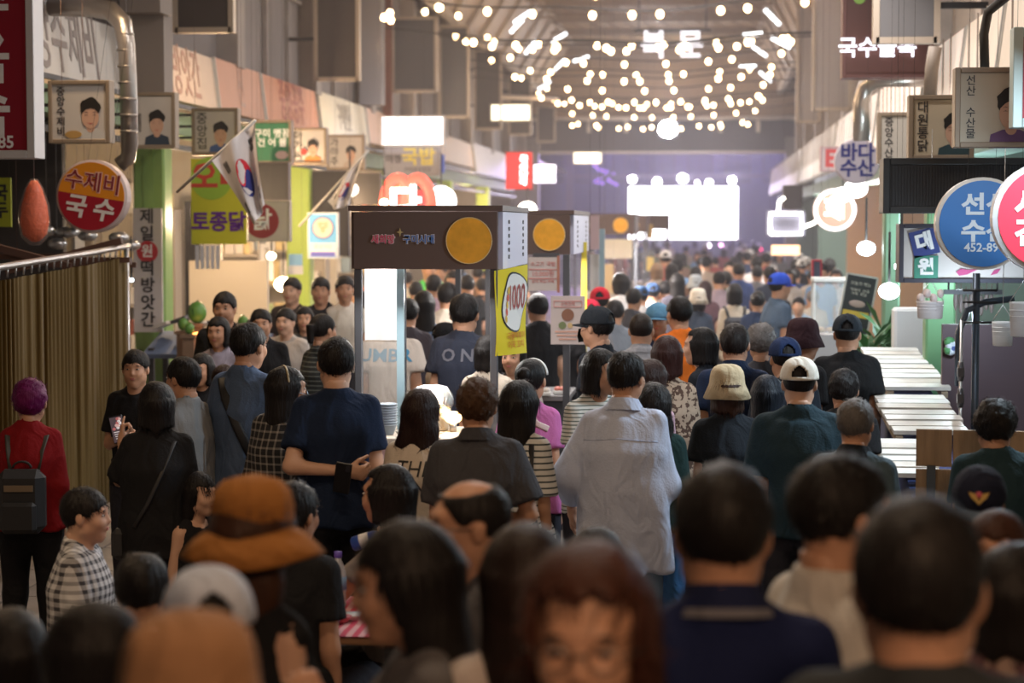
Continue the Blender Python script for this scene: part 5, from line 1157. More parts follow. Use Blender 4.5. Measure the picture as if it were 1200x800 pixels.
# gear hung over the booth
R = thing('plastic_bag', 'orange net bag in clear plastic hanging left of the round noodle sign', 'bag', W(40, 215, 13.0))
p = R.location; b = MB(); b.lathe([(.02, .02), (.05, -.03), (.085, -.15), (.095, -.26), (.08, -.34), (.03, -.385), (.001, -.39)], n=16, wob=.05, wn=5); b.obj('orange_contents', mat('net_orange', (.70, .10, .015), .5, bump=1, bscale=40), R)
b = MB(); b.lathe([(.025, .03), (.06, -.03), (.10, -.15), (.108, -.26), (.09, -.36), (.04, -.41)], n=16, wob=.09, wn=4); b.obj('plastic_film', mat('plastic_film', (.8, .7, .65), .15, alpha=.10), R)
b = MB(); b.tube([(0, 0, .02), (0, 0, 3.4-p.z+.9)], .0015, 4); b.obj('wire', STEEL, R)
for i, (px, py, d, L) in enumerate(((75, 300, 14.2, .9), (100, 306, 14.6, .7), (20, 296, 13.6, .8))):
    b = MB(); a = W(px, py, d); b.box(a, (L, .05, .05), 0, Matrix.Rotation(.25*(i-1), 3, 'Y')); b.box(a+Vector((0, .15, -.03)), (L, .03, .04)); b.tube([a, a+Vector((0, 0, 4.2-a.z))], .0018, 4); tag(b.obj('booth_beam', mat('dark_wood', (.10, .05, .035), .5)), ['dark wooden beam over the curtain', 'dark beam behind the round noodle sign bottom', 'dark beam above the left end of the curtain'][i], 'beam')
rs = random.Random(11)
for i in range(9):
    px, py, d = 55+i*12, 262+rs.uniform(-6, 26), 16+rs.uniform(0, .9); p = W(px, py, d); b = MB(); b.ell((0, 0, 0), (.07+.02*(i % 3), .07, .05), 0, 12, 7); b.tube([(0, 0, .04), (0, 0, 4.2-p.z)], .0016, 4)
    o = b.obj('ladle' if i % 2 else 'steel_pan', STEEL); o.location = p; tag(o, 'shiny steel %s hanging behind the round noodle sign, %s from the left' % ('ladle' if i % 2 else 'pan', ['first', 'second', 'third', 'fourth', 'fifth', 'sixth', 'seventh', 'eighth', 'ninth'][i]), 'utensil', 'steel kitchenware over the booth')
# shelves with goods inside the left shops
colr = [(.6, .2, .15), (.7, .65, .6), (.3, .4, .5), (.65, .5, .25), (.2, .2, .2), (.5, .6, .3), (.75, .72, .7)]
for j, (y, x0, x1) in enumerate(((21.6, -6.6, -5.7), (24.9, -6.9, -5.5), (28.8, -7.2, -5.4), (17.8, -7.0, -5.6), (35.9, -7.4, -5.5))):
    R = thing('goods_shelf', ['shelf of boxes behind the beige sliding panel', 'shelf of boxes beside the yellow-green pillar', 'shelf of boxes behind the lit bulb', 'shelf of boxes in the dark nearest shop', 'far shelf of boxes behind the neon sign'][j], 'shelf', ((x0+x1)/2, y-.2, 0))
    for k in range(5): b = MB(); b.box((0, 0, .35+k*.5), (x1-x0, .3, .03)); b.obj('shelf_board', mat('shelf_board', (.4, .35, .3)), R)
    for s_ in (-1, 1): b = MB(); b.box((s_*(x1-x0)/2, 0, 1.2), (.03, .3, 2.4)); b.obj('side', mat('shelf_board', (.4, .35, .3)), R)
for j, (y, x0, x1) in enumerate(((21.6, -6.6, -5.7), (24.9, -6.9, -5.5), (28.8, -7.2, -5.4), (35.9, -7.4, -5.5))):
    for k in (1, 2, 3, 4):
        x = x0+.08; n = 0
        while x < x1-.12:
            w_ = rs.uniform(.08, .2); h = rs.uniform(.12, .38); b = MB(); b.box((0, 0, h/2), (w_*.92, .2, h), bev=.01); q = rs.choice(colr); o = b.obj('goods_box', mat('goods_%d' % int(q[0]*99), q, .6)); o.location = (x+w_/2, y-.22, .365+k*.5); n += 1
            tag(o, '%s goods box, %s on the %s of the %s' % ({.6: 'red', .7: 'pale', .3: 'blue-grey', .65: 'ochre', .2: 'black', .5: 'green', .75: 'white'}[q[0]], ['first', 'second', 'third', 'fourth', 'fifth', 'sixth', 'seventh', 'eighth', 'ninth', 'tenth', 'eleventh', 'twelfth', 'thirteenth', 'fourteenth', 'fifteenth', 'sixteenth'][n-1], ['', 'lowest filled board', 'middle board', 'upper board', 'top board'][k], ['shelf behind the beige panel', 'shelf by the yellow-green pillar', 'shelf behind the bulb', 'far shelf behind the neon'][j]), 'box', 'goods boxes on the left shop shelves'); x += w_
# produce stall with melons
p = W(222, 395, 17.5); R = thing('produce_stall', 'sloping produce stall with melons behind the curtain end', 'stall', (p.x, 17.6, 0)); zt = p.z
b = MB(); b.box((.12, .12, zt-.08), (1.05, .7, .04), 0, Matrix.Rotation(.25, 3, 'X')); b.obj('sloping_top', mat('cloth_blue_grey', (.10, .14, .24), .8), R)
for sx in (-.35, .6):
    for sy in (-.1, .38): b = MB(); b.box((sx, sy, (zt-.1)/2), (.05, .05, zt-.1)); b.obj('leg', DARKM, R)
for k in range(6): b = MB(); b.box((-.30+.17*k, .18, zt+.10+.05*(k % 2)), (.14, .4, .03), 0, Matrix.Rotation(-.35, 3, 'Y')); b.obj('slanting_board', mat('board_striped_%d' % (k % 2), [(.5, .45, .4), (.05, .05, .05)][k % 2]), R)
for i, (px, py, r, d) in enumerate(((231, 366, .085, 17.2), (285, 377, .05, 17.6), (215, 380, .05, 17.1), (222, 385, .045, 16.95))):
    p = W(px, py, d); b = MB(); b.ell((0, 0, 0), (r, r, r*1.15), 0, 16, 10); b.tube([(0, 0, r*1.1), (.01, 0, r*1.3)], .006, 5, m=1); o = b.obj('melon', [ramp_mat('melon_skin', 'noise', (.03, .12, .015), (.10, .26, .04), (9, 9, 3), .5, .4), mat('stem_green', (.1, .15, .05))]); o.location = p
    tag(o, ['large green melon on the produce stall', 'green melon right of the man in black', 'small green melon left of the large one', 'smallest green melon at the front of the produce stall'][i], 'melon')
    b = MB(); b.box((0, 0, 0), (.14, .14, .03)); b.box((0, 0, -(p.z-r*1.15)/2-.0), (.10, .10, p.z-r*1.15-.02)); o2 = b.obj('display_stand', mat('crate_brown', (.22, .14, .09))); o2.location = (p.x, p.y, p.z-r*1.15-.012); tag(o2, ['stand under the large green melon', 'stand under the right melon', 'stand under the small left melon', 'stand under the smallest melon'][i], 'stand')
p = W(238, 392, 17); b = MB(); b.ell((0, 0, 0), (.10, .05, .025), 0, 14, 8); b.tube([(0, 0, -.02), (0, 0, -.9)], .01, 5, m=1); o = b.obj('heat_lamp', [glow('heat_glow', (1, .35, .08), 7), DARKM]); o.location = p; tag(o, 'orange glowing heater on the produce stall', 'lamp')
# ================================================================= right side: fish counter, cabinet, plants
ZC = lambda y: 1.02+.0685*(y-10.0)
R = thing('market_counter', 'long market counter under the rows of white slatted trays', 'counter', (1.75, 11.9, 0))
b = MB(); b.add([(-.72, -2.2, 0), (-.26, -2.2, 0), (-.24, 2.7, 0), (-.50, 2.7, 0), (-.72, -2.2, ZC(9.7)-.07), (-.26, -2.2, ZC(9.7)-.07), (-.24, 2.7, ZC(14.6)-.07), (-.5, 2.7, ZC(14.6)-.07)], [(0, 3, 2, 1), (4, 5, 6, 7), (0, 1, 5, 4), (1, 2, 6, 5), (2, 3, 7, 6), (3, 0, 4, 7)]); b.obj('counter_body', mat('cloth_navy', (.022, .035, .12), .7), R)
def trays(px0, px1, ya, yb_, n, label, x1add=.0, lift=0.):
    xa, xb = W(px0, 450, (ya+yb_)/2).x, W(px1, 450, (ya+yb_)/2).x; T = thing('slatted_tray', label, 'tray', ((xa+xb)/2, ya, ZC(ya)+lift)); w_ = xb-xa; dy = (yb_-ya)/n; rr = random.Random(int(px0+n))
    sl = .0685
    for k in range(n):
        b = MB(); y = (k+.5)*dy; b.box((rr.uniform(-.01, .01), y, y*sl+.012+rr.uniform(0, .008)), (w_*rr.uniform(.97, 1.02), dy*.80, .022), 0, Matrix.Rotation(sl, 3, 'X') @ Matrix.Rotation(rr.uniform(-.006, .006), 3, 'Z')); b.obj('slat', mat('slat_white_%d' % (k % 3), [(.62, .60, .56), (.55, .50, .44), (.66, .66, .64)][k % 3], .35, var=.18, vscale=6), T)
    for s_ in (-1, 1): b = MB(); b.box((s_*w_*.42, n*dy/2, n*dy/2*sl-.02), (.04, n*dy, .035), 0, Matrix.Rotation(sl, 3, 'X')); b.obj('bearer', mat('bearer_wood', (.35, .28, .2)), T)
    return T
trays(1022, 1092, 12.55, 14.5, 9, 'farthest white slatted tray on the market counter, by the green post', lift=.01)
trays(1034, 1120, 10.95, 12.3, 7, 'middle white slatted tray on the market counter', lift=.01)
trays(1032, 1094, 9.75, 10.75, 6, 'nearest white slatted tray on the market counter, beside the wooden chair', lift=.01)
# steel table and wooden chair back in front
R = thing('steel_table', 'steel-topped table in front of the market counter', 'table', (1.12, 8.75, 0)); b = MB(); b.box((0, 0, .80), (.62, .9, .03), bev=.006); b.obj('table_top', mat('table_steel', (.32, .36, .40), .25, .8), R)
for sx in (-.27, .27):
    for sy in (-.4, .4): b = MB(); b.box((sx, sy, .39), (.03, .03, .78)); b.obj('leg', STEEL, R)
p = W(1122, 503, 8.9); R = thing('wooden_chair', 'wooden chair with a plank back beside the curly-haired man', 'chair', (p.x+.06, 8.9, 0), math.radians(-8)); zt = p.z
WD = mat('chair_wood', (.30, .21, .13), .6, bump=.3, bscale=14, bstretch=(8, 1, 1), var=.25)
for k, (z, h) in enumerate(((zt-.085, .165), (zt-.265, .17))):
    for q in range(3): b = MB(); b.box((-.16+.16*q, 0, z), (.155, .022, h)); b.obj('back_plank', WD, R)
for sx in (-.17, .19): b = MB(); b.box((sx*1.0, -.03, zt/2-.08), (.038, .03, zt-.16), 0); b.obj('chair_post', mat('chair_metal', (.10, .12, .14), .4, .6), R)
b = MB(); b.box((.0, .22, .46), (.42, .40, .035), bev=.01); b.obj('seat', WD, R)
for sx in (-.18, .18): b = MB(); b.box((sx, .40, .22), (.03, .03, .45)); b.obj('leg', mat('chair_metal', (.10, .12, .14), .4, .6), R)
# pole with bracket, hanging baskets, conduit
R = thing('metal_pole', 'dark metal pole with a curved bracket in front of the green post', 'pole', (W(1143, 420, 12.0).x, 12.0, 0)); z0 = W(1143, 330, 12).z
b = MB(); b.tube([(0, 0, 0), (0, 0, z0+.05)], .022, 10); b.obj('shaft', mat('pole_blue_grey', (.07, .09, .12), .4, .6), R)
b = MB(); b.tube([(-.10, 0, z0-.62), (-.10, 0, z0-.30), (-.05, 0, z0-.17), (.05, 0, z0-.12), (.22, 0, z0-.10)], .020, 8); b.obj('bracket', mat('pole_blue_grey', (.07, .09, .12), .4, .6), R)
for z in (.05, .12, .24): b = MB(); b.tube([(-.08, -.02, z0-z), (.12, -.02, z0-z)], .008, 6); b.obj('hook_bar', DARKM, R)
R = thing('water_pipe', 'thin steel pipe with a valve left of the dark metal pole', 'pipe', (W(1126, 430, 11.6).x, 11.6, 1.0)); zt = W(1126, 375, 11.6).z-1
b = MB(); b.tube([(0, 0, -1.0), (0, 0, zt)], .010, 8); b.obj('pipe', STEEL, R); 
for z in (W(1126, 436, 11.6).z-1, W(1126, 467, 11.6).z-1): b = MB(); b.box((0, 0, z), (.04, .04, .06), bev=.006); b.lathe([(.016, -.05), (.02, -.02), (.016, .06)], (0, 0, z), 10); b.obj('valve', mat('valve_dark', (.12, .12, .13), .3, .8), R)
for i, (px, py, d, r, h, c, l) in enumerate(((1090, 363, 12.9, .085, .11, (.55, .50, .50), 'pale pink plastic basket hanging under the white box sign'), (1175, 391, 11.6, .06, .14, (.66, .68, .70), 'white ribbed plastic tub hanging on the dark metal pole'), (1199, 374, 11.2, .075, .19, (.68, .70, .72), 'larger white ribbed tub cut by the right edge'))):
    p = W(px, py, d); b = MB(); b.lathe([(r*.86, -h/2), (r*.92, -h/2+.004), (r, h/2-.01), (r*1.05, h/2), (r*.98, h/2-.002), (r*.85, -h/2+.01)], n=26, sy=1); R = thing('hanging_tub' if i else 'hanging_basket', l, 'tub' if i else 'basket', p); b.obj('tub_wall', mat('tub_%d' % i, c, .45), R)
    for k in range(4): q = MB(); q.lathe([(r*(.90+.03*k), -h*.3+k*h*.18), (r*(.94+.03*k), -h*.28+k*h*.18), (r*(.91+.03*k), -h*.25+k*h*.18)], n=26); q.obj('rib', mat('tub_%d' % i, c, .45), R)
    q = MB(); q.tube([(-r, 0, h/2), (0, 0, h/2+r*1.6), (r, 0, h/2)], .003, 4); q.tube([(0, 0, h/2+r*1.6), (0, 0, 2.85-p.z)], .002, 4); q.obj('string', STEEL, R)
    if i == 0:
        for k in range(7): q = MB(); q.ell(((k % 4-1.5)*.04, (k//4-.5)*.06, h/2+.02+.03*(k % 2)), (.022, .022, .03), 0, 8, 6); q.obj('garlic_bulb', mat('garlic', (.6, .5, .48)), R)
for i in range(8):
    p = W(1120+i*6, 352+3*(i % 3), 12.71); b = MB(); b.tube([(0, 0, .12), (0, 0, .06)], .003, 4); b.ell((0, 0, 0), (.016, .016, .065), 0, 8, 6); o = b.obj('hanging_dried_fish', mat('dried_fish', (.22, .18, .17), .5)); o.location = p; tag(o, 'dark dried fish hanging under the white box sign, %s of the row' % ['first', 'second', 'third', 'fourth', 'fifth', 'sixth', 'seventh', 'last'][i], 'dried fish', 'dried fish under the white box sign')
p = W(1140, 342, 12.71); b = MB(); b.box((0, 0, 0), (.36, .03, .03)); b.tube([(-.15, 0, 0), (-.15, 0, .12)], .006, 4); b.tube([(.15, 0, 0), (.15, 0, .12)], .006, 4); o = b.obj('hanging_rail', DARKM); o.location = p; tag(o, 'dark rail from which the dried fish hang', 'rail')
# dark brown wall panel, picture, white foam box, plants, cabinet, menu board
b = MB(); a, c = W(1104, 380, 12.7), W(1290, 380, 12.7); b.box(((a.x+c.x)/2, 12.7, .81), (c.x-a.x, .06, 1.62)); tag(b.obj('partition_panel', mat('panel_brownviolet', (.085, .055, .065), .6)), 'dark brown partition behind the metal pole', 'panel')
p = W(1116, 408, 12.63); b = MB()
for k in range(9): b.ell((.04*math.cos(k*2.1)*(k % 3)/2+0, 0, .05*math.sin(k*1.7)*(k % 3)/2), (.035, .02, .03), k % 3, 8, 5)
o = b.obj('flower_decoration', [mat('petal_blue', (.12, .18, .5)), mat('petal_white', (.6, .65, .75)), mat('leaf_green', (.08, .25, .1))]); o.location = p; tag(o, 'small blue and green flower decoration on the dark partition', 'decoration'); o['kind'] = 'thing'
b = MB(); a, c = W(1048, 361, 15.0), W(1093, 462, 15.0); b.box(((a.x+c.x)/2, 15.1, (a.z+c.z)/2), (c.x-a.x, .25, a.z-c.z), bev=.02); b.box(((a.x+c.x)/2, 15.1, c.z/2), (c.x-a.x-.04, .2, c.z)); tag(b.obj('foam_box', mat('foam_white', (.72, .76, .80), .8)), 'tall white foam board box left of the dark green post', 'box')
R = thing('glass_cabinet', 'glass display cabinet with fried snacks on the right row', 'cabinet', (W(974, 400, 17.5).x, 17.5, 0)); z0, z1, w_ = W(974, 392, 17.5).z, W(974, 328, 17.5).z, .30
b = MB(); b.box((0, .15, z0/2), (w_, .35, z0)); b.obj('base', mat('cabinet_base', (.45, .45, .47), .4, .4), R); b = MB(); b.box((0, .15, z1), (w_+.03, .36, .04), bev=.008); b.obj('top', mat('tray_white', (.7, .7, .68)), R)
for sx in (-1, 1):
    for sy in (0, 1): b = MB(); b.box((sx*w_/2, sy*.3, (z0+z1)/2), (.02, .02, z1-z0)); b.obj('corner_post', mat('tray_white', (.7, .7, .68)), R)
b = MB(); b.box((0, -.005, (z0+z1)/2), (w_-.02, .004, z1-z0-.02)); b.obj('glass_pane', mat('cabinet_glass', (.8, .88, .92), .05, alpha=.25), R)
for k in range(6): b = MB(); b.ell(((k % 3-1)*.08, .08+.1*(k//3), z0+.035), (.035, .035, .025), 0, 8, 6); b.obj('fried_snack', mat('fried', (.55, .30, .10), .5), R)
R = thing('menu_board', 'tilted blackboard menu with a yellow strip near the glass cabinet', 'menu', W(1004, 358, 16.6)); R.rotation_euler = (0, math.radians(10), 0); h, w_ = .50, .25
b = MB(); b.box((0, 0, 0), (w_, .03, h)); b.obj('board', mat('blackboard', (.025, .035, .04), .4), R)
for (x, z, sx, sz) in ((-w_/2, 0, .015, h), (w_/2, 0, .015, h), (0, h/2, w_, .015), (0, -h/2, w_, .015)): b = MB(); b.box((x, -.005, z), (sx, .04, sz)); b.obj('frame', mat('pale_metal', (.5, .55, .55), .4, .5), R)
text('오늘의 메뉴', .035, mat('chalk', (.6, .65, .6)), R, (0, -.018, h*.36)); text('떡볶이  순대\n어묵  튀김', .03, mat('chalk', (.6, .65, .6)), R, (0, -.018, h*.22)); b = MB(); b.box((0, -.02, -h*.14), (w_*.85, .006, h*.10)); b.obj('print', mat('strip_yellow', (.62, .50, .08)), R)
b = MB(); b.ell((0, -.018, 0), (.07, .004, .03), 0, 14, 6); b.obj('print', mat('dish_print', (.45, .38, .36)), R, (0, 0, h*.03))
for sx in (-.1, .1): b = MB(); b.box((sx, .06, -.25-R.location.z/2), (.02, .02, R.location.z-.5)); b.obj('leg', mat('pale_metal', (.5, .55, .55), .4, .5), R)
rs = random.Random(8)
for i, (px, py, d, s_) in enumerate(((1020, 408, 15.5, .30), (1036, 398, 15.8, .34), (1016, 425, 15.2, .26))):
    p = W(px, py, d); R = thing('potted_plant', ['leafy green plant below the tilted blackboard menu', 'taller leafy plant left of the white foam box', 'low leafy plant beside the farthest slatted tray'][i], 'plant', (p.x, d, 0)); b = MB(); b.lathe([(.10, 0), (.13, .25), (.14, .26), (.12, .25), (.001, .24)], n=16); b.obj('pot', mat('pot_brown', (.2, .12, .08)), R); b = MB()
    b.tube([(0, 0, .2), (0, 0, p.z-.1)], .012, 5)
    for k in range(46):
        a, e = rs.uniform(0, 2*PI), rs.uniform(-.3, 1.2); L = rs.uniform(.10, .2)*s_/.3; o = Vector((0, 0, p.z-.25+rs.uniform(0, .3))); dr = Vector((math.cos(a)*math.cos(e), math.sin(a)*math.cos(e), math.sin(e))); sd = dr.cross(Vector((0, 0, 1))).normalized()*L*.22
        q = o+dr*L*.5; b.add([q, q+dr*L*.5+sd, q+dr*L*1.1-Vector((0, 0, L*.2)), q+dr*L*.5-sd, o], [(0, 1, 2, 3), (4, 1, 0), (4, 0, 3)])
    tag(b.obj('foliage', mat('leaf_green_%d' % i, (.05, .13+.03*i, .05), .5), R), kind='stuff')
# ================================================================= table in the left foreground
R = thing('dining_table', 'low table with a red checked cloth in the left foreground', 'table', (-1.52, 7.45, 0)); b = MB(); b.box((0, 0, .735), (.95, .75, .03), bev=.006); b.obj('table_top', WOODT, R)
for sx in (-.4, .4):
    for sy in (-.3, .3): b = MB(); b.box((sx, sy, .36), (.04, .04, .72)); b.obj('leg', DARKM, R)
b = MB(); b.sheet(lambda u, v: (-2.01+.98*u, 7.06+.78*v, .754+.003*math.sin(u*20)*math.sin(v*17)), 20, 16, .003); tag(b.obj('tablecloth', ramp_mat('cloth_check_red', 'plaid', (.70, .62, .62), (.50, .05, .10), (22, 22, 22), .5)), 'red and white checked cloth on the low table', 'tablecloth')
def bottle(x, y, z, label, capc=(.12, .08, .45)):
    R = thing('water_bottle', label, 'bottle', (x, y, z)); b = MB(); b.lathe([(.028, 0), (.032, .006), (.031, .06), (.033, .065), (.031, .12), (.032, .135), (.022, .165), (.013, .185), (.013, .20)], n=18); b.obj('bottle_body', mat('bottle_plastic', (.75, .82, .88), .12, alpha=.45), R)
    b = MB(); b.lathe([(.0325, .07), (.0335, .07), (.0335, .12), (.0325, .12)], n=18); b.obj('bottle_label', mat('bottle_label', (.2, .35, .6)), R); b = MB(); b.lathe([(.015, .195), (.0155, .196), (.0155, .218), (.001, .219)], n=14); b.obj('cap', mat('cap_purple', capc, .4), R)
p = W(355, 712, 7.35); bottle(p.x, 7.35, .757, 'clear water bottle with a purple cap on the checked tablecloth'); bottle(p.x+.09, 7.6, .757, 'second water bottle behind the purple-capped one', (.6, .6, .65))
p = W(374, 714, 7.5); b = MB(); b.lathe([(.04, 0), (.045, .005), (.085, .055), (.088, .057), (.08, .054), (.04, .008), (.001, .008)], n=22); o = b.obj('plastic_bowl', mat('bowl_clear', (.6, .45, .45), .25, alpha=.6)); o.location = (p.x, 7.45, .757); tag(o, 'clear plastic bowl beside the water bottle', 'bowl')
for i in range(5):
    p = W(362+i*10, 728+5*(i % 2), 7.2); o = MB().lathe([(.03, 0), (.045, .02), (.047, .022), (.001, .012)], n=14).obj('snack_cup', mat('cup_%d' % (i % 3), [(.55, .12, .15), (.7, .68, .66), (.2, .3, .5)][i % 3])); o.location = (p.x, 7.16+.05*i, .757); tag(o, ['red', 'white', 'blue', 'second red', 'second white'][i]+' snack cup on the checked tablecloth', 'cup')
# stage at the end of the street
R = thing('stage', 'lit stage with a huge glowing screen at the end of the aisle', 'stage', (-.6, 74, 0)); b = MB(); b.box((0, 0, .5), (9, 4, 1.0)); b.obj('platform', mat('stage_black', (.03, .03, .04)), R)
b = MB(); a, c = W(737, 219, 74), W(864, 280, 74); b.box(((a.x+c.x)/2+.6, .1, (a.z+c.z)/2), (c.x-a.x, .1, a.z-c.z)); b.obj('screen', glow('screen_glow', (.95, .93, 1), 7), R); b = MB(); b.box(((a.x+c.x)/2+.6, .25, (a.z+c.z)/2), (c.x-a.x+.2, .2, a.z-c.z+.2)); b.obj('screen_back', DARKM, R)
for x in (-4.2, 4.2): b = MB(); b.box((x, -.2, 3), (.25, .25, 6)); b.obj('truss_leg', mat('truss', (.15, .14, .18), .5, .5), R)
b = MB(); b.box((0, -.2, 5.9), (8.6, .25, .25)); b.box((0, -.2, 4.0), (8.6, .12, .12)); b.obj('truss_beam', mat('truss', (.15, .14, .18), .5, .5), R)
for i, (px, py, r, e, c) in enumerate(((741, 210, .14, 26, (1, .97, 1)), (770, 213, .16, 14, (1, .95, 1)), (800, 209, .18, 24, (1, .97, 1)), (817, 214, .08, 16, (1, .9, 1)), (831, 214, .13, 14, (1, .95, 1)), (858, 211, .14, 26, (1, .97, 1)), (829, 288, .12, 10, (1, .85, 1)), (845, 287, .07, 9, (1, .35, .8)), (891, 292, .07, 6, (1, .05, .2)))):
    q = W(px, py, 73.5)-R.location; b = MB(); b.ell((q.x, q.y, q.z), (r, r*.6, r*(.9 if py < 280 else .7)), 0, 14, 8); b.obj('stage_lamp', glow('stage_glow_%d' % i, c, e), R)
for px, s_ in ((704, 1), (712, .8)):
    pts = [W(px+dx, 195+dy, 76) for dx, dy in ((-10, -4), (-2, 4), (8, 6), (2, 12), (-8, 18), (4, 20))] if s_ == 1 else [W(px+dx, 205+dy, 76) for dx, dy in ((8, -2), (0, 6), (12, 12))]
    b = MB(); b.tube(pts, .07, 6); b.tube([pts[-1], (pts[-1].x, 76, 0)], .03, 5, m=1); tag(b.obj('light_ribbon', [glow('ribbon_purple', (.45, .22, 1), 1.0), DARKM]), ['purple glowing ribbon light left of the stage', 'smaller purple ribbon light beside the larger one'][s_ != 1], 'lamp')
# big floodlight over the gate beam
R = thing('floodlight', 'very bright floodlight fixed on the dark gate beam', 'lamp', W(783, 151, 58.5)); b = MB(); b.box((0, .3, 0), (.6, .5, .5), bev=.05); b.obj('housing', DARKM, R); b = MB(); b.ell((0, 0, 0), (.26, .12, .24), 0, 20, 10); b.obj('lens', glow('flood_glow', (1, .97, 1), 260), R); b = MB(); b.box((0, .7, .1), (.08, .7, .08)); b.obj('bracket', DARKM, R)
# ================================================================= people
BLK = (.012, .012, .014); NAVY = (.010, .016, .045); CREAMC = (.62, .54, .45); WHITEC = (.72, .72, .72); TEAL = (.018, .040, .055); BR = (.05, .022, .015)
P_ = person
def polo_collar(info, col, stripe=None, z0=1.455, z1=1.508, r0=.088, r1=.060):
    'turned-down collar band hugging the neck, open at the throat'
    def f(u, v, e=0.):
        a = -PI*.88+PI*1.76*u; r = r0+(r1-r0)*v+e; fr = .5-.5*math.cos(a)
        return (math.sin(a)*r*1.06, -math.cos(a)*r+.006+.012*fr, z0+(z1-z0)*v-.030*fr)
    MB().sheet(f, 26, 4, .005).obj('collar', cloth(col), info['root'])
    if stripe: MB().sheet(lambda u, v: f(u, -.05+.28*v, .0035), 26, 2, .004).obj('collar_stripe', cloth(stripe), info['root'])
# ---- nearest, strongly blurred heads along the bottom edge
i = P_(848, 548, 625, 4, 'man in a navy polo with a grey collar stripe, large and blurred, back turned', shirt_c=(.008, .014, .06), seed=1, w=1.09, lod=1, arms=('down', 'down'), hs=1.03)
polo_collar(i, (.012, .018, .06), stripe=(.16, .16, .19))
P_(1078, 586, 760, -8, 'man with a big dark head seen from behind at the bottom right, dark shirt collar', shirt_c=(.03, .035, .04), seed=2, w=1.06, lod=1, hs=1.11)
P_(972, 535, 560, -62, 'man in a white shirt turned right between the two large dark heads', shirt_c=(.55, .53, .5), seed=3, lod=0, hs=0.99)
P_(690, 648, 740, 172, 'woman with glasses and reddish brown hair facing the camera at the bottom', female=True, shirt_c=(.5, .4, .34), hairc=(.060, .020, .012), hair='wavy', L=.20, face='glasses', seed=4, lod=0, hs=1.15, yaw=.1)
i = P_(500, 610, 590, 104, 'long black-haired woman in a grey cardigan, face turned left, large and blurred', female=True, shirt_c=(.13, .125, .13), sleeve=1.8, hair='long', L=.34, seed=5, lod=0, hs=1.05, pitch=-.12,
   arms=('phone', ((.03, .16, -.20), (.02, .23, .02), 'flat')))
P_(617, 618, 600, 10, 'woman with long straight black hair seen from behind, beside the reddish-haired woman', female=True, shirt_c=(.55, .48, .44), hair='long', L=.36, seed=6, lod=1, hs=1.08, hairc=(.018, .010, .008))
P_(700, 618, 470, 165, 'short black-haired woman mostly hidden behind the reddish-haired woman', female=True, hair='bob', seed=7, lod=1, shirt_c=BLK)
P_(562, 560, 480, 112, 'middle-aged man with thin glasses and a receding hairline facing left', shirt_c=(.12, .12, .13), hair='bald', face='glasses', seed=8, lod=0, sk=0, hs=1.03)
i = P_(288, 566, 540, -32, 'woman in a brown wide-brimmed hat and black camisole with bare shoulders', female=True, shirt='tank', shirt_c=BLK, hair='wavy', L=.25, hairc=(.05, .02, .01), hat='sunhat', hatc=(.34, .14, .035), seed=9, lod=1, w=1.05, hs=0.95, sk=1)
P_(245, 660, 650, 20, 'person in a pale blue-white cap, large and blurred at the bottom left', hat='capback', hatc=(.50, .55, .66), shirt_c=(.2, .18, .17), hair='short', seed=10, lod=1, hs=0.98)
P_(214, 726, 860, -10, 'person in a tan bucket hat cut by the bottom edge at the left', hat='bucket', hatc=(.32, .17, .085), shirt_c=(.3, .22, .16), hair='bob', female=True, seed=11, lod=1, hs=1.03)
P_(100, 708, 610, -70, 'black-haired woman turned right at the bottom left corner', female=True, hair='bob', shirt_c=BLK, seed=12, lod=1, hs=1.05, sk=0)
P_(12, 716, 520, 20, 'dark-haired seated person cut by the bottom left corner', seated=True, hair='bob', female=True, shirt_c=BLK, seed=13, lod=1)
P_(164, 650, 400, 5, 'short-haired boy seated with his back to the camera behind the tan hat', seated=True, shirt_c=(.06, .05, .05), seed=14, lod=1)
i = P_(1148, 537, 375, 172, 'man in a dark navy cap with a gold emblem facing the camera at right', hat='cap', hatc=(.010, .013, .03), hatbrim=(.10, .14, .2), hat_label='dark navy cap with a gold emblem', shirt_c=BLK, seed=15, lod=0, pitch=-.30, sk=2)
b = MB()
b.ell((0, .0, 0), (.012, .004, .012), 1, 10, 6)
b.poly([(-.036, .010), (-.012, .004), (0, -.022), (.012, .004), (.036, .010), (.026, -.010), (.008, -.026), (0, -.034), (-.008, -.026), (-.026, -.010)], -.002, .002, 0)
o = b.obj('emblem', [mat('gold_thread', (.50, .32, .08), .5), mat('emblem_red', (.5, .08, .12))], i['root']); o.matrix_local = i['hm4'] @ Matrix.Translation(Vector((0, .096, .085))) @ Matrix.Rotation(PI, 4, 'Z') @ Matrix.Rotation(-.45, 4, 'X')
P_(1188, 640, 560, -20, 'dark-haired person in a flowered blouse cut by the right edge', female=True, hair='bob', shirt_m=ramp_mat('print_flower_dark', 'noise', (.12, .06, .07), (.34, .24, .20), (30, 30, 30), .52), seed=16, lod=1, hs=1.03)
P_(1172, 598, 455, 150, 'brown-haired person behind the emblem cap at the right edge', female=True, hair='bob', hairc=(.05, .02, .012), shirt_c=(.1, .06, .05), seed=17, lod=1, sk=2)
P_(338, 566, 330, -12, 'young man in a black T-shirt seated with his back turned beside the brown hat', seated=True, shirt_c=BLK, seed=18, lod=0, yaw=-.3)
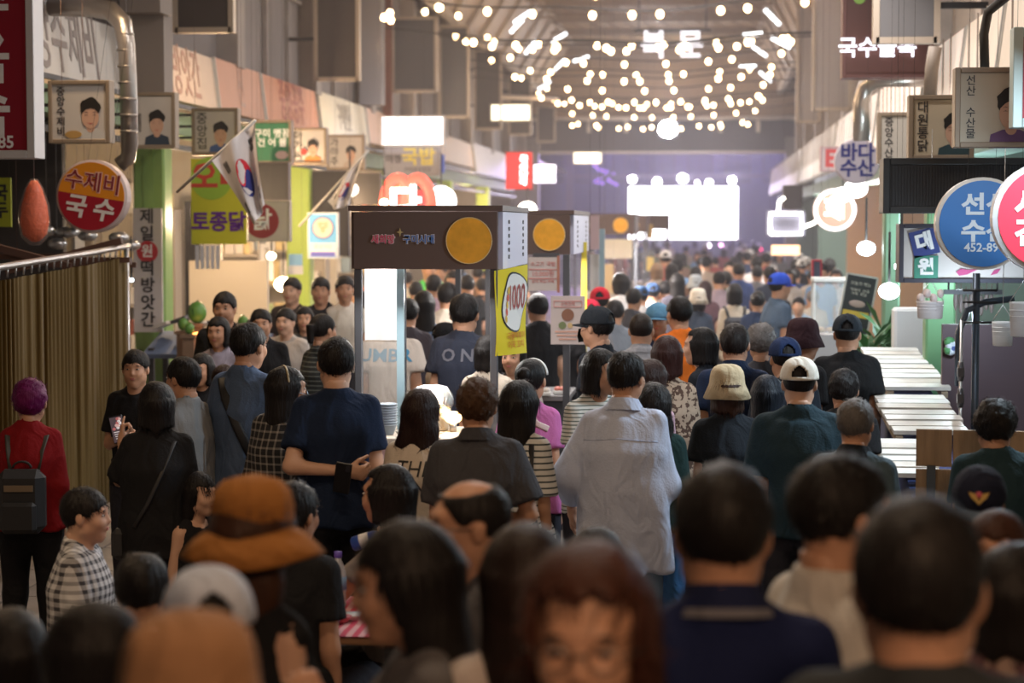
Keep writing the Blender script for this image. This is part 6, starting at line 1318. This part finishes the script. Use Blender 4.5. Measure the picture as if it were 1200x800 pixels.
# ---- seated group at the lower left
i = P_(462, 545, 300, 72, 'short-haired woman in a grey top drinking, seated and facing left', seated=True, female=True, hair='bob', shirt_c=(.28, .25, .23), seed=19, lod=0, arms=(((.03, .17, -.20), (.05, .11, .18), 'grip'), ((.05, .05, -.26), (-.1, .2, .06), 'grip')), hs=1.01)
P_(92, 572, 300, -88, 'young man in a black and white plaid shirt seated and facing right', seated=True, shirt_m=ramp_mat('plaid_grey_white', 'plaid', (.62, .62, .64), (.05, .05, .06), (26, 26, 26), .55), sleeve=1.7, hair='short', seed=20, lod=0, hs=1.01, sk=1, arms=('front', 'front'), ease=.045)
P_(228, 553, 262, -118, 'black-haired seated woman turned towards the camera behind the brown hat', seated=True, female=True, hair='long', L=.2, shirt_c=BLK, shirt='tank', seed=21, lod=0, sk=1)
# ---- in-focus people, left
red = P_(34, 446, 246, 6, 'person with purple dyed hair in a red top with a black backpack', female=True, hair='perm', hairc=(.12, .005, .075), shirt_c=(.20, .006, .010), sleeve=1.75, seed=22, hs=1.05, ease=.05, trous_c=BLK, arms=('low', 'down'))
mp = P_(160, 410, 212, 172, 'man in a black shirt facing the camera, showing a phone screen', shirt_c=BLK, seed=23, sleeve=.75, arms=('down', ((.03, .05, -.27), (-.17, .16, .06), 'grip')), yaw=.2)
mw = P_(183, 448, 262, 8, 'black-haired woman in a loose black top pointing at the phone', female=True, hair='bob', shirt_c=BLK, seed=24, sleeve=.9, ease=.055, arms=(((.08, .10, -.20), (.0, .10, .20), 'point'), 'down'), hem=.80, hs=1.03, w=1.04)
P_(219, 419, 234, 62, 'man in a grey sweatshirt facing left next to the woman in black', shirt_c=(.24, .25, .26), sleeve=1.8, seed=25, arms=('low', 'low'), hs=0.99)
m8 = P_(287, 379, 232, -28, 'man in a slate blue T-shirt with a black shoulder strap, back turned', shirt_c=(.075, .115, .20), seed=26, ease=.045, w=1.04)
m9 = P_(330, 430, 246, -20, 'woman with long black hair and a headband in a black plaid shirt', female=True, hair='long', L=.42, shirt_m=ramp_mat('plaid_black_white', 'plaid', (.015, .015, .018), (.30, .28, .26), (24, 24, 24), .74), sleeve=1.6, ease=.05, hem=.80, seed=27, face='mask_blue', yaw=-.7, hs=1.01)
b = MB(); b.tube([(.085*math.cos(a), -.02, .04+.092*math.sin(a)) for a in [PI*k/16 for k in range(17)]], .006, 6, flat=.5); o = b.obj('headband', mat('band_gold', (.45, .36, .22), .4), m9['root']); o.matrix_local = m9['hm4']
m10 = P_(394, 396, 258, 16, 'man in a dark navy T-shirt holding a black phone behind his back', shirt_c=(.010, .020, .050), seed=28, arms=('back', 'down'), hem=.84, ease=.03, w=1.06, hs=0.99, sk=1, trous_c=(.008, .008, .01), sleeve=.72)
m11 = P_(491, 459, 262, -14, 'woman with long wavy brown-black hair in a cream T-shirt with handwritten lettering', female=True, hair='wavy', L=.19, hairc=(.022, .010, .008), shirt_c=CREAMC, seed=29, ease=.055, hem=.80, hs=1.0, arms=('front', 'front'))
m12 = P_(559, 446, 288, 3, 'man with tousled brown hair in a charcoal polo shirt, back turned', shirt_c=(.055, .055, .062), hairc=(.07, .035, .018), hair='perm', seed=30, ease=.05, w=1.09, hs=0.97, sleeve=.8, arms=('front', 'waist'), sk=0, hem=.80)
m13 = P_(606, 447, 266, -22, 'woman with straight black hair in a striped top with a dark bag strap', female=True, hair='long', L=.27, shirt_m=ramp_mat('stripe_white_grey', 'stripes', (.62, .62, .60), (.045, .06, .065), (1, 1, 34), .72), seed=31, ease=.045, hs=1.05, sleeve=.85, hem=.78, trous_c=(.25, .27, .3))
m14 = P_(620, 421, 232, -14, 'woman in a pink top with a pale pink bag strap and white headband', female=True, hair='bun', shirt_c=(.55, .16, .40), seed=32, hs=1.01, ease=.04)
b = MB(); b.tube([(.083*math.cos(a), .035, .035+.088*math.sin(a)) for a in [PI*k/16 for k in range(17)]], .016, 6, flat=.3); o = b.obj('headband', cloth((.8, .78, .75)), m14['root']); o.matrix_local = m14['hm4']
P_(700, 409, 238, 205, 'woman with a short dark bob in a thin-striped white T-shirt facing the camera', female=True, hair='bob', shirt_m=ramp_mat('stripe_thin', 'stripes', (.66, .66, .62), (.12, .15, .13), (1, 1, 52), .70), seed=33, yaw=.5, arms=('front', 'front'))
m16 = P_(731, 413, 264, -8, 'man in a loose pale blue long-sleeved shirt in the middle of the crowd, back turned', shirt_c=(.52, .58, .74), hair='short', seed=34, ease=.060, sleeve=1.55, hem=.70, w=1.05, hs=0.96, arms=(((.10, .0, -.25), (.02, .12, -.17), 'relax'), 'low'), trous_c=(.12, .20, .30), legs='jeans', fold=2.1, yaw=-.35)
m17 = P_(765, 452, 250, -6, 'woman with long dark wavy hair in a dark green top and blue jeans', female=True, hair='wavy', L=.28, shirt_c=(.012, .035, .035), legs='jeans', trous_c=(.05, .15, .34), seed=35, hem=.93, hs=1.03, ease=.03, sleeve=.9)
P_(760, 424, 222, -30, 'woman with dark brown curly hair and pale pink sleeves behind the pale blue shirt', female=True, hair='wavy', L=.22, hairc=(.03, .013, .01), shirt_c=(.55, .36, .42), sleeve=1.7, seed=36)
i = P_(781, 394, 212, -12, 'older woman with a dark reddish bob in a brown speckled cardigan', female=True, hair='bob', hairc=(.035, .012, .010), shirt_m=ramp_mat('speckle_brown', 'noise', (.09, .05, .035), (.45, .34, .25), (38, 38, 38), .47), sleeve=1.8, ease=.055, seed=37, hs=1.01)
# ---- in-focus people, right
P_(853, 428, 243, 8, 'woman in a beige bucket hat and black T-shirt', female=True, hair='bob', hairc=(.04, .018, .012), hat='bucket', hatc=(.52, .42, .27), shirt_c=(.012, .016, .022), seed=38, ease=.05, hs=0.98)
P_(899, 440, 234, -4, 'woman with very long blue-black hair between the beige hat and the white cap', female=True, hair='long', L=.42, hairc=(.008, .012, .02), shirt_c=(.012, .018, .026), seed=39, hs=1.03)
m28 = P_(937, 416, 256, -3, 'broad man in a white baseball cap and dark teal T-shirt, back turned', hat='cap', hatc=(.70, .66, .58), hair='crop', shirt_c=TEAL, seed=40, w=1.17, ease=.05, hs=0.97, sleeve=.85, sk=1)
P_(993, 366, 189, -6, 'man in a dark cap and black T-shirt standing at the market counter', hat='capback', hatc=(.02, .026, .034), hair='crop', shirt_c=(.010, .011, .013), seed=41, w=1.07, ease=.05, arms=('down', 'down'), lod=0)
P_(989, 434, 226, -12, 'person with rumpled black hair half hidden by the white cap man', hair='perm', shirt_c=BLK, seed=42)
m33 = P_(1001, 468, 285, -22, 'grey-haired man in a grey-teal polo with a dark collar', hairc=(.13, .12, .115), shirt_c=(.065, .10, .125), seed=43, hs=0.95, ease=.04, w=1.04)
P_(1168, 470, 275, 5, 'person with short curly black hair in a dark teal T-shirt at the right edge', hair='perm', shirt_c=(.02, .045, .055), seed=44, w=1.07, hs=1.05)
P_(861, 380, 208, -5, 'man in a navy polo with a light striped sleeve, sparse dark hair', shirt_c=(.012, .022, .055), seed=45, w=1.07, hairc=(.02, .015, .014))
P_(892, 381, 190, 0, 'elderly person with curly grey hair seen from behind', hair='perm', hairc=(.16, .145, .14), shirt_c=(.05, .05, .06), seed=46, female=True, lod=0)
P_(938, 373, 196, -50, 'person in a dark maroon wide-brimmed cap turned right', hat='bucket', hatc=(.035, .014, .018), hair='short', shirt_c=BLK, seed=47, sk=2, lod=0)
P_(921, 393, 214, 10, 'man in a navy baseball cap just left of the white cap', hat='capback', hatc=(.012, .025, .075), hair='crop', shirt_c=(.015, .02, .03), seed=48)
P_(826, 384, 196, 72, 'black-haired woman in a black top looking left', female=True, hair='bob', shirt_c=(.015, .018, .025), seed=49, yaw=.1, lod=0, sk=1)
P_(751, 367, 181, -4, 'stocky man with thinning hair in a grey polo', hair='crop', hairc=(.02, .013, .010), shirt_c=(.27, .27, .29), seed=50, w=1.10, lod=0)
i = P_(704, 357, 190, 62, 'person in a black cap and black face mask looking left', hat='cap', hatc=(.018, .022, .028), hair='short', shirt_c=(.015, .018, .025), face='mask_black', seed=51, lod=0)
P_(771, 353, 160, 176, 'older man in a light blue cap facing the camera', hat='cap', hatc=(.10, .24, .38), shirt_c=(.02, .03, .07), seed=52, sk=2, hair='crop', lod=0)
i = P_(798, 348, 166, 30, 'man in an orange safety vest with a white mask at his chin', shirt_c=(.68, .16, .02), seed=53, hair='short', lod=0)
# ---- onlookers in the left background, facing the camera
lp = [(264, 342, 165, 'tall man in a black T-shirt facing the camera before the beige panel', dict(shirt_c=BLK, w=1.05)),
 (306, 362, 160, 'broad man with a round haircut and black T-shirt facing the camera', dict(shirt_c=BLK, w=1.10)),
 (343, 325, 131, 'young man lit from behind by the bare bulb', dict(shirt_c=(.05, .035, .03), sk=1)),
 (376, 325, 131, 'young man in a black T-shirt with thick black hair, right of the bulb', dict(shirt_c=BLK)),
 (404, 323, 131, 'person in a white blouse and black waistcoat beside the stall post', dict(shirt_c=(.6, .56, .5), female=True)),
 (336, 361, 150, 'person with a white shirt collar under a dark jacket', dict(shirt_c=(.45, .40, .36), sk=1)),
 (357, 359, 140, 'person half hidden behind the woman in dark stripes', dict(shirt_c=(.05, .05, .05), female=True, hair='bob')),
 (257, 371, 168, 'woman with dark hair in a pale lilac collar facing the camera', dict(female=True, hair='bob', shirt_c=(.30, .27, .33)))]
for k, (x, y, S, lb, kw) in enumerate(lp):
    P_(x, y, S, 180+[0, 10, -8, 6, 12, -10, 8, -6][k], lb, seed=k % 3, lod=1, **kw)
P_(375, 368, 172, -40, 'woman with a low ponytail in a dark striped top', female=True, hair='pony', L=.12, shirt_m=ramp_mat('stripe_dark', 'stripes', (.012, .014, .014), (.10, .11, .10), (1, 1, 30), .75), seed=55, lod=0)
P_(238, 414, 196, 170, 'dark-haired person peeking between the grey sweatshirt and the slate blue T-shirt', hair='bob', female=True, shirt_c=BLK, seed=1)
P_(262, 428, 205, 10, 'person with brownish black hair low behind the slate blue shirt', hair='short', hairc=(.03, .012, .010), shirt_c=BLK, seed=2)
# ---- behind and inside the nearest stall
c1 = P_(458, 352, 172, 2, 'man in a cream T-shirt with blue letters, seen through the clear screen', shirt_c=(.60, .53, .47), seed=60, w=1.07, lod=0, hair='short', ease=.05)
c2 = P_(543, 345, 182, -6, 'tall man in a charcoal navy T-shirt with faded lettering under the stall header', shirt_c=(.030, .035, .055), seed=61, w=1.06, lod=0, hs=1.05, ease=.05)
P_(571, 393, 196, -20, 'woman in a cream T-shirt with dark hair beside the stall post', female=True, hair='bob', shirt_c=CREAMC, seed=62, lod=0)
P_(524, 331, 141, -5, 'man in a cream T-shirt farther behind the stall', shirt_c=CREAMC, seed=63)
P_(519, 376, 163, -60, 'person in a black cap leaning right behind the stall', hat='cap', hatc=BLK, shirt_c=(.5, .42, .34), seed=64, hair='short')
P_(497, 341, 150, 10, 'woman with long black hair in a blue T-shirt behind the stall', female=True, hair='long', L=.3, shirt_c=(.06, .10, .18), seed=65)
P_(478, 350, 156, 20, 'dark-haired man close to the light blue post', shirt_c=(.06, .05, .06), seed=66)
P_(631, 344, 150, 20, 'person in black behind the second stall counter', shirt_c=BLK, seed=67)
P_(664, 350, 146, -30, 'person in black partly hidden by the pale pink menu poster', shirt_c=BLK, seed=68, hair='bob', female=True)
P_(602, 398, 192, 170, 'dark-haired person in a white top behind the pink-topped woman', female=True, hair='bob', shirt_c=(.55, .5, .46), seed=69)
for k, (x, y, S, lb, kw) in enumerate(((508, 322, 118, 'person in a pale pink shirt under the stall header', dict(shirt_c=(.42, .28, .34))), (531, 318, 112, 'short dark-haired person left of the stall post in the distance', dict(shirt_c=(.3, .25, .25), female=True, hair='bob')),
    (548, 322, 110, 'person in dark clothes deep behind the stall', dict(shirt_c=BLK)), (502, 304, 96, 'person in a bright green shirt far behind the stall', dict(shirt_c=(.10, .60, .12))), (487, 330, 108, 'person with a grey shirt deep behind the light blue post', dict(shirt_c=(.2, .2, .22))),
    (517, 309, 90, 'person in a beige top far under the stall header', dict(shirt_c=(.45, .38, .3))), (560, 312, 84, 'person in a brown top far behind the stall post', dict(shirt_c=(.2, .12, .08))), (476, 318, 92, 'far person in a cream top left under the stall header', dict(shirt_c=CREAMC)))):
    P_(x, y, S, [0, 180, 20, 200, 0, 170, 0, 10][k], lb, seed=k % 3, lod=2, **kw)
# ---- right-middle crowd
rm = [(703, 335, 132, 0, 'person in a bright red cap behind the second stall', dict(hat='capback', hatc=(.62, .02, .04), shirt_c=(.25, .28, .32))),
 (692, 349, 140, 10, 'second person in a red cap, lower and nearer', dict(hat='capback', hatc=(.55, .02, .05), shirt_c=(.2, .2, .22))),
 (729, 320, 110, 50, 'woman in a loose white long-sleeved shirt facing left', dict(female=True, hair='bob', shirt_c=(.75, .72, .72), sleeve=1.8, ease=.06)),
 (818, 338, 112, 0, 'person in a cream bucket hat and dark denim jacket', dict(hat='bucket', hatc=(.75, .68, .58), shirt_c=(.05, .07, .11), hair='bob', female=True, sleeve=1.8)),
 (826, 329, 101, -10, 'woman with dark brown hair left of the lilac-shirted man', dict(female=True, hair='long', L=.2, hairc=(.03, .015, .015), shirt_c=(.1, .05, .06))),
 (843, 318, 95, 0, 'person in a pale lilac shirt with short dark hair', dict(shirt_c=(.36, .28, .33))),
 (794, 320, 105, 5, 'woman with very long black hair in the middle distance', dict(female=True, hair='long', L=.42, shirt_c=(.05, .045, .06))),
 (861, 332, 112, 5, 'woman in a cream blouse wearing a dark backpack', dict(female=True, hair='bob', shirt_c=(.60, .52, .42), sleeve=1.8)),
 (888, 341, 116, -8, 'person in a navy top with a white hair clip', dict(shirt_c=(.03, .05, .11), hair='bun', female=True, w=1.05)),
 (911, 318, 122, -60, 'man in a bright blue cap and denim waistcoat facing right', dict(hat='cap', hatc=(.03, .09, .62), shirt_c=(.09, .14, .22), hair='short')),
 (887, 300, 80, 0, 'broad man in a plain white shirt, back turned, in the far aisle', dict(shirt_c=(.78, .77, .80), w=1.10, ease=.06)),
 (921, 352, 100, 150, 'seated-looking person in a yellow top at the right row', dict(shirt_c=(.5, .42, .12), female=True, hair='bob')),
 (936, 348, 104, 170, 'person in a light blue top resting at the right row', dict(shirt_c=(.30, .42, .55))),
 (953, 340, 100, 20, 'grey-haired person near the glass cabinet', dict(hairc=(.16, .14, .13), shirt_c=(.5, .42, .34))),
 (765, 330, 104, 5, 'person in a navy cap and white shirt in the middle distance', dict(hat='capback', hatc=(.03, .06, .14), shirt_c=(.72, .70, .70))),
 (779, 329, 103, -5, 'black-haired person in a white shirt beside the navy cap', dict(shirt_c=(.68, .66, .66))),
 (752, 334, 108, 30, 'person in a blue cap left of the white-shirted pair', dict(hat='capback', hatc=(.03, .09, .22), shirt_c=(.6, .58, .58))),
 (770, 308, 84, 10, 'light brown-haired person in a cream shirt in the far aisle', dict(hairc=(.25, .16, .10), shirt_c=(.62, .55, .48), hair='bob', female=True)),
 (780, 292, 76, 0, 'person in a white cap with a red band in the far aisle', dict(hat='capback', hatc=(.75, .72, .72), hatbrim=(.6, .1, .05), shirt_c=(.35, .1, .08))),
 (866, 308, 86, 4, 'person in a blue shirt with short hair in the far aisle', dict(shirt_c=(.06, .10, .28))),
 (855, 306, 78, 175, 'person with a reddish face turned back in the far aisle', dict(shirt_c=(.12, .1, .14), sk=1)),
 (815, 322, 92, 0, 'person in a pale grey bucket hat in the middle distance', dict(hat='bucket', hatc=(.6, .66, .72), shirt_c=(.1, .12, .2), hair='bob', female=True)),
 (903, 312, 92, 20, 'person in a dark shirt left of the blue-capped man', dict(shirt_c=(.04, .05, .08))),
 (926, 315, 88, 160, 'dark-haired person behind the bright blue cap', dict(shirt_c=(.6, .55, .52), hair='bob', female=True)),
 (742, 338, 118, -20, 'person in a dark top just right of the white long sleeves', dict(shirt_c=(.05, .05, .06))),
 (721, 352, 136, 10, 'person in a grey-blue shirt behind the black-capped person', dict(shirt_c=(.22, .25, .30)))]
for k, (x, y, S, hd, lb, kw) in enumerate(rm): P_(x, y, S, hd, lb, seed=k % 2, lod=2 if S < 118 else 1, **kw)
# ---- the far crowd down the aisle and behind the left stalls (figures share their meshes)
rs = random.Random(21); far = []
cols = [('navy', (.03, .045, .10)), ('black', (.015, .015, .02)), ('white', (.65, .64, .66)), ('grey', (.2, .2, .22)), ('dusty red', (.30, .06, .05)), ('beige', (.45, .38, .32)), ('sky blue', (.15, .28, .50)), ('brown', (.16, .09, .06)), ('olive', (.12, .13, .06))]
hair_n = [('short dark hair', dict(hair='short')), ('long dark hair', dict(hair='long', L=.25, female=True)), ('a dark bob', dict(hair='bob', female=True)), ('a black cap', dict(hair='short', hat='capback', hatc=BLK)), ('curly hair', dict(hair='perm', female=True)), ('a white cap', dict(hair='short', hat='capback', hatc=(.7, .7, .7)))]
combos = [(a, b_) for a in range(len(cols)) for b_ in range(len(hair_n))]; rs.shuffle(combos)
used = set()
def far_label(hn, cn, where):
    l = 'blurred person, %s, %s top, %s' % (hn, cn, where)
    for e in ('', ', left of the other', ', nearer to the middle', ', lower down'):
        if l+e not in used: used.add(l+e); return l+e
def far_person(x, y, where, hd):
    global combos
    if not combos: return
    a, b_ = combos.pop(); cn, cc = cols[a]; hn, kw = hair_n[b_]; h = rs.uniform(1.58, 1.78)
    pr = Vector((x, y, h)); S = FPX/y; kw = dict(kw)
    person(600, 300, S, hd, far_label(hn, cn, where), loc=(x, y), shirt_c=cc, seed=0, lod=2 if y < 27 else 3, group='far crowd in the aisle', **kw)
    R = PEOPLE[-1]; s = h/1.73; R.scale = (s, s, s)
taken = [(o.location.x, o.location.y) for o in PEOPLE]
def spot(xr, yr):
    for _ in range(60):
        x, y = rs.uniform(*xr), rs.uniform(*yr)
        if all((x-a)**2+(y-b_)**2 > .36 for a, b_ in taken) and not (-2.3 < x < -.6 and any(q-.8 < y < q+2.6 for q in (10.9, 14.9, 31, 38, 45))) : taken.append((x, y)); return x, y
for yr, n, wh in (((24, 29), 8, 'near part of the far aisle'), ((29, 37), 14, 'halfway down the aisle'), ((37, 48), 14, 'far down the aisle')):
    for k in range(n):
        s_ = spot((-.55, 1.9), yr)
        if s_: far_person(*s_, wh, rs.choice((0, 0, 0, 15, -20, 180)))
combos += [(a, b_) for a in range(len(cols)) for b_ in range(len(hair_n))]; rs.shuffle(combos)
for yr, n, wh in (((48, 58), 14, 'near the end gate'), ((60, 71), 18, 'in front of the stage')):
    for k in range(n):
        s_ = spot((-3.0, 2.3), yr)
        if s_: far_person(*s_, wh, rs.choice((0, 0, 10, -15)))
for k in range(12):
    s_ = spot((-4.2, -2.35), (19.5, 34))
    if s_: far_person(*s_, 'in the left lane behind the stalls', rs.choice((0, 180, 160, 20)))
# ================================================================= things people carry
def on_person(info, p): return info['root'].matrix_world @ Vector(p) if False else (Matrix.Translation(info['root'].location) @ Matrix.Rotation(info['root'].rotation_euler.z, 4, 'Z') @ Matrix.Scale(info['sc'], 4)) @ Vector(p)
def at_person(o, info): o.location = info['root'].location; o.rotation_euler = info['root'].rotation_euler; o.scale = info['root'].scale; return o
def straps(info, path_list, label, cat, name, width, mt, bag=None, bag_m=None):
    R = at_person(thing(name, label, cat), info); R.scale = info['root'].scale
    for pts in path_list: strap_on(info, pts, width, mt, 'strap', R, off=.008)
    if bag:
        c, d = bag; b = MB(); b.box(c, d, bev=min(d)*.3); b.obj('bag_body', bag_m or mt, R)
    return R
blackweb = mat('webbing_black', (.02, .02, .022), .6); pinkweb = mat('webbing_pink', (.68, .50, .48), .6); tanweb = mat('webbing_brown', (.05, .035, .03), .6)
# backpack of the red-topped person
R = at_person(thing('backpack', 'small black backpack worn over the red top', 'bag'), red)
y0 = -.20; b = MB(); b.box((0, y0-.02, 1.05), (.27, .13, .36), bev=.045); b.obj('bag_body', mat('backpack_black', (.018, .018, .02), .55), R)
b = MB(); b.box((0, y0-.10, .97), (.20, .05, .17), bev=.02); b.obj('front_pocket', mat('backpack_black', (.018, .018, .02), .55), R)
b = MB(); b.box((0, y0-.088, 1.13), (.16, .012, .035)); b.obj('buckle_panel', mat('backpack_tan', (.16, .12, .08), .6), R)
b = MB(); b.tube([(.05*math.cos(a), y0+.0, 1.235+.035*math.sin(a)) for a in [PI*k/8 for k in range(9)]], .007, 6); b.obj('handle', blackweb, R)
for sx in (-1, 1): strap_on(red, [(sx*.07, 1.20, -1), (sx*.09, 1.32, -1), (sx*.105, 1.40, -1), (sx*.11, 1.40, 1), (sx*.12, 1.2, 1)], .042, mat('webbing_grey', (.06, .06, .055), .6), 'strap', R)
straps(m8, [[(-.10, 1.40, 1), (-.09, 1.43, -1), (-.02, 1.34, -1), (.07, 1.2, -1), (.15, 1.02, -1)]], 'wide black strap over the slate blue T-shirt', 'bag', 'shoulder_bag', .05, blackweb, ((.20, -.02, .92), (.08, .22, .18)))
straps(m13, [[(.11, 1.38, 1), (.11, 1.41, -1), (.13, 1.25, -1), (.15, 1.08, -1), (.16, .98, -1)]], 'dark strap and bag over the striped top', 'bag', 'shoulder_bag', .028, blackweb, ((.20, -.08, .84), (.08, .20, .22)))
straps(m14, [[(.0, 1.40, 1), (.03, 1.42, -1), (.08, 1.36, -1), (.14, 1.33, -1)], [(-.02, 1.38, -1), (-.0, 1.2, -1), (.0, 1.0, -1)]], 'pale pink strap with dark edging over the pink top', 'bag', 'shoulder_bag', .036, pinkweb, ((.04, -.17, .93), (.22, .09, .18), ), pinkweb)
straps(mw, [[(.10, 1.38, 1), (.10, 1.41, -1), (.04, 1.25, -1), (-.03, 1.10, -1), (-.10, .98, -1)]], 'thin black strap with a silver buckle over the loose black top', 'bag', 'shoulder_bag', .022, mat('webbing_dark', (.03, .03, .033), .5), ((-.19, .02, .88), (.08, .2, .16)))
bk = [p for p in PEOPLE if 'dark backpack' in p['label']][0]
R = thing('backpack', 'dark backpack on the cream blouse in the middle distance', 'bag'); R.location = bk.location; R.rotation_euler = bk.rotation_euler; R.scale = bk.scale; b = MB(); b.box((0, -.24, 1.15), (.27, .14, .40), bev=.04); b.obj('bag_body', mat('backpack_navy', (.03, .035, .05), .6), R)
for sx in (-1, 1): b = MB(); b.tube([(sx*.08, -.20, 1.33), (sx*.10, -.13, 1.42), (sx*.11, 0, 1.455), (sx*.11, .10, 1.40), (sx*.12, .16, 1.25)], .018, 6, flat=.4); b.obj('strap', blackweb, R)
# orange vest trim, collars
def collar(info, col, r=.072, z=1.447, th=.016, up=.0):
    P = []
    for k in range(21):
        a = -PI*.86+PI*1.72*k/20; P.append(Vector((math.sin(a)*(r+.004), -math.cos(a)*r+.008, z+.016*math.cos(a)+up)))
    b = MB(); b.tube(P, th, 6, flat=.45); b.obj('collar', cloth(col), info['root'])
polo_collar(m12, (.05, .05, .057)); polo_collar(m16, (.50, .56, .72)); polo_collar(m33, (.012, .014, .018)); polo_collar([x for x in INFOS if 'navy polo with a light' in x['root']['label']][0], (.012, .022, .055)); polo_collar([x for x in INFOS if 'stocky man' in x['root']['label']][0], (.25, .25, .27))
# cuffs and seam folds of the pale blue shirt
b = MB(); yk = on_back(m16, [(x, 0, 1.33-.10*abs(x)) for x in [(-.17+.34*k/16) for k in range(17)]], off=.001); b.tube(yk, .0022, 4); b.obj('yoke_seam', cloth((.42, .48, .64)), m16['shirt'])
# lettering on shirts
shirt_text(m11, 'THE\nWING', .115, .02, 1.275, (.03, .03, .03), bold=-.005, space=.72, sx=.92, shear=.08)
V, F = text_mesh('UMBR', .145, bold=.02); shirt_text(c1, 'UMBR', .120, -.03, 1.335, (.06, .25, .42), bold=.02, sx=1.15); shirt_text(c2, 'O NE', .105, .02, 1.335, (.14, .14, .17), bold=.02, sx=1.05)
# phones, can
def phone(info, side, label, rot=(0, 0, 0), off=(0, .03, .06), screen=True, case=(.015, .015, .018), kind='phone'):
    J = skeleton(False, ('phone', 'phone'), False, 0, 1)
    return J
def held(name, label, cat, info, wrist, off, rot): 
    R = thing(name, label, cat); m = (Matrix.Translation(info['root'].location) @ Matrix.Rotation(info['root'].rotation_euler.z, 4, 'Z') @ Matrix.Scale(info['sc'], 4)) @ Vector(wrist); R.location = m+Vector(off); R.rotation_euler = rot; return R
sk_ = skeleton(False, ('down', ((.03, .05, -.27), (-.17, .16, .06), 'grip')), False, 0, .9)
wv = sk_['R'][2]; R = held('phone', 'smartphone with a lit photo on its screen, held up at the left', 'phone', mp, wv, (-.01, -.075, .055), (0, math.radians(-12), 0))
b = MB(); b.box((0, 0, 0), (.078, .009, .155), bev=.004); b.obj('phone_body', mat('phone_black', (.01, .01, .012), .3), R)
b = MB(); b.box((0, -.0055, .0), (.070, .002, .140)); SCN = b.obj('phone_screen', glow('screen_dim', (.10, .07, .08), .5), R); rs2 = random.Random(2)
for k in range(9): b = MB(); b.ell((rs2.uniform(-.022, .022), -.007, rs2.uniform(.0, .058)), (.010, .0012, .009), 0, 8, 4); b.obj('screen_picture', glow('screen_c%d' % (k % 3), [(.7, .45, .42), (.5, .15, .15), (.75, .7, .7)][k % 3], .55), SCN)
for k in range(4): b = MB(); b.box((-.006, -.007, -.014-.012*k), (.04-.004*k, .001, .004)); b.obj('screen_line', glow('screen_c2', (.75, .7, .7), .55), SCN)
sk_ = skeleton(False, ('back', 'down'), False, 0, 1.12); R = held('phone', 'black phone held behind the back of the navy T-shirt', 'phone', m10, sk_['L'][2], (.03, -.07, -.02), (math.radians(15), math.radians(10), 0)); b = MB(); b.box((0, 0, 0), (.075, .010, .15), bev=.004); b.obj('phone_body', mat('phone_black', (.01, .01, .012), .3), R); b = MB(); b.box((.02, -.007, .05), (.022, .004, .03), bev=.001); b.obj('camera_bump', mat('phone_glass', (.03, .03, .04), .1), R)
R = thing('drink_can', 'blue and white drink can raised by the short-haired drinking woman', 'can', W(428, 633, 7.72)); R.rotation_euler = (.2, 1.25, .2); b = MB(); b.lathe([(.022, -.055), (.029, -.048), (.029, .045), (.024, .055), (.022, .053), (.001, .052)], n=20); b.obj('can_body', mat('can_blue', (.04, .10, .45), .3, .4), R)
b = MB(); b.lathe([(.0295, -.02), (.0297, -.019), (.0297, .018), (.0295, .019)], n=20); b.obj('can_band', mat('can_white', (.65, .68, .75), .35), R)
# stools under the seated people
seated = [p for p in PEOPLE if p['height'] < 1.38 or 'seated' in p['label']]
def stool(loc, rz, s, label):
    R = thing('stool', label, 'stool', (loc[0], loc[1], 0), rz); z = .455*s-.06
    b = MB(); b.lathe([(.15, z-.03), (.16, z-.025), (.16, z-.005), (.15, z), (.001, z)], n=20, c=(0, -.02*s, 0)); b.obj('seat', mat('stool_red', (.35, .03, .03), .45), R)
    for k in range(4): a = PI/4+k*PI/2; b = MB(); b.tube([(.17*math.cos(a), .17*math.sin(a)-.02*s, 0), (.10*math.cos(a), .10*math.sin(a)-.02*s, z-.03)], .014, 6); b.obj('leg', STEEL, R)
names = {'drinking': 'the drinking woman', 'plaid': 'the young man in plaid', 'black T-shirt seated': 'the young man in black', 'turned towards': 'the black-haired seated woman', 'boy seated': 'the boy with his back turned', 'bottom left corner': 'the person in the corner'}
for p in PEOPLE:
    l = p['label']
    if 'seated' in l and 'seated-looking' not in l:
        nm = [v for k, v in names.items() if k in l]; stool(p.location, p.rotation_euler.z, p.scale.x, 'red round stool under '+(nm[0] if nm else 'a seated guest'))
# ================================================================= light haze of the far half of the market
hz = bpy.data.materials.new('haze'); hz.use_nodes = True; N, L = nodes(hz); N.remove(N['Principled BSDF']); v = N.new('ShaderNodeVolumeScatter'); v.inputs['Density'].default_value = .0055; v.inputs['Anisotropy'].default_value = .35; v.inputs['Color'].default_value = (.92, .90, 1, 1)
L.new(v.outputs[0], N['Material Output'].inputs['Volume'])
b = MB(); b.box((-1.25, 49.5, 3.75), (8, 71, 7.4)); o = b.obj('haze', hz); tag(o, 'thin smoky haze filling the far half of the market street', 'haze', kind='stuff'); o.visible_shadow = True
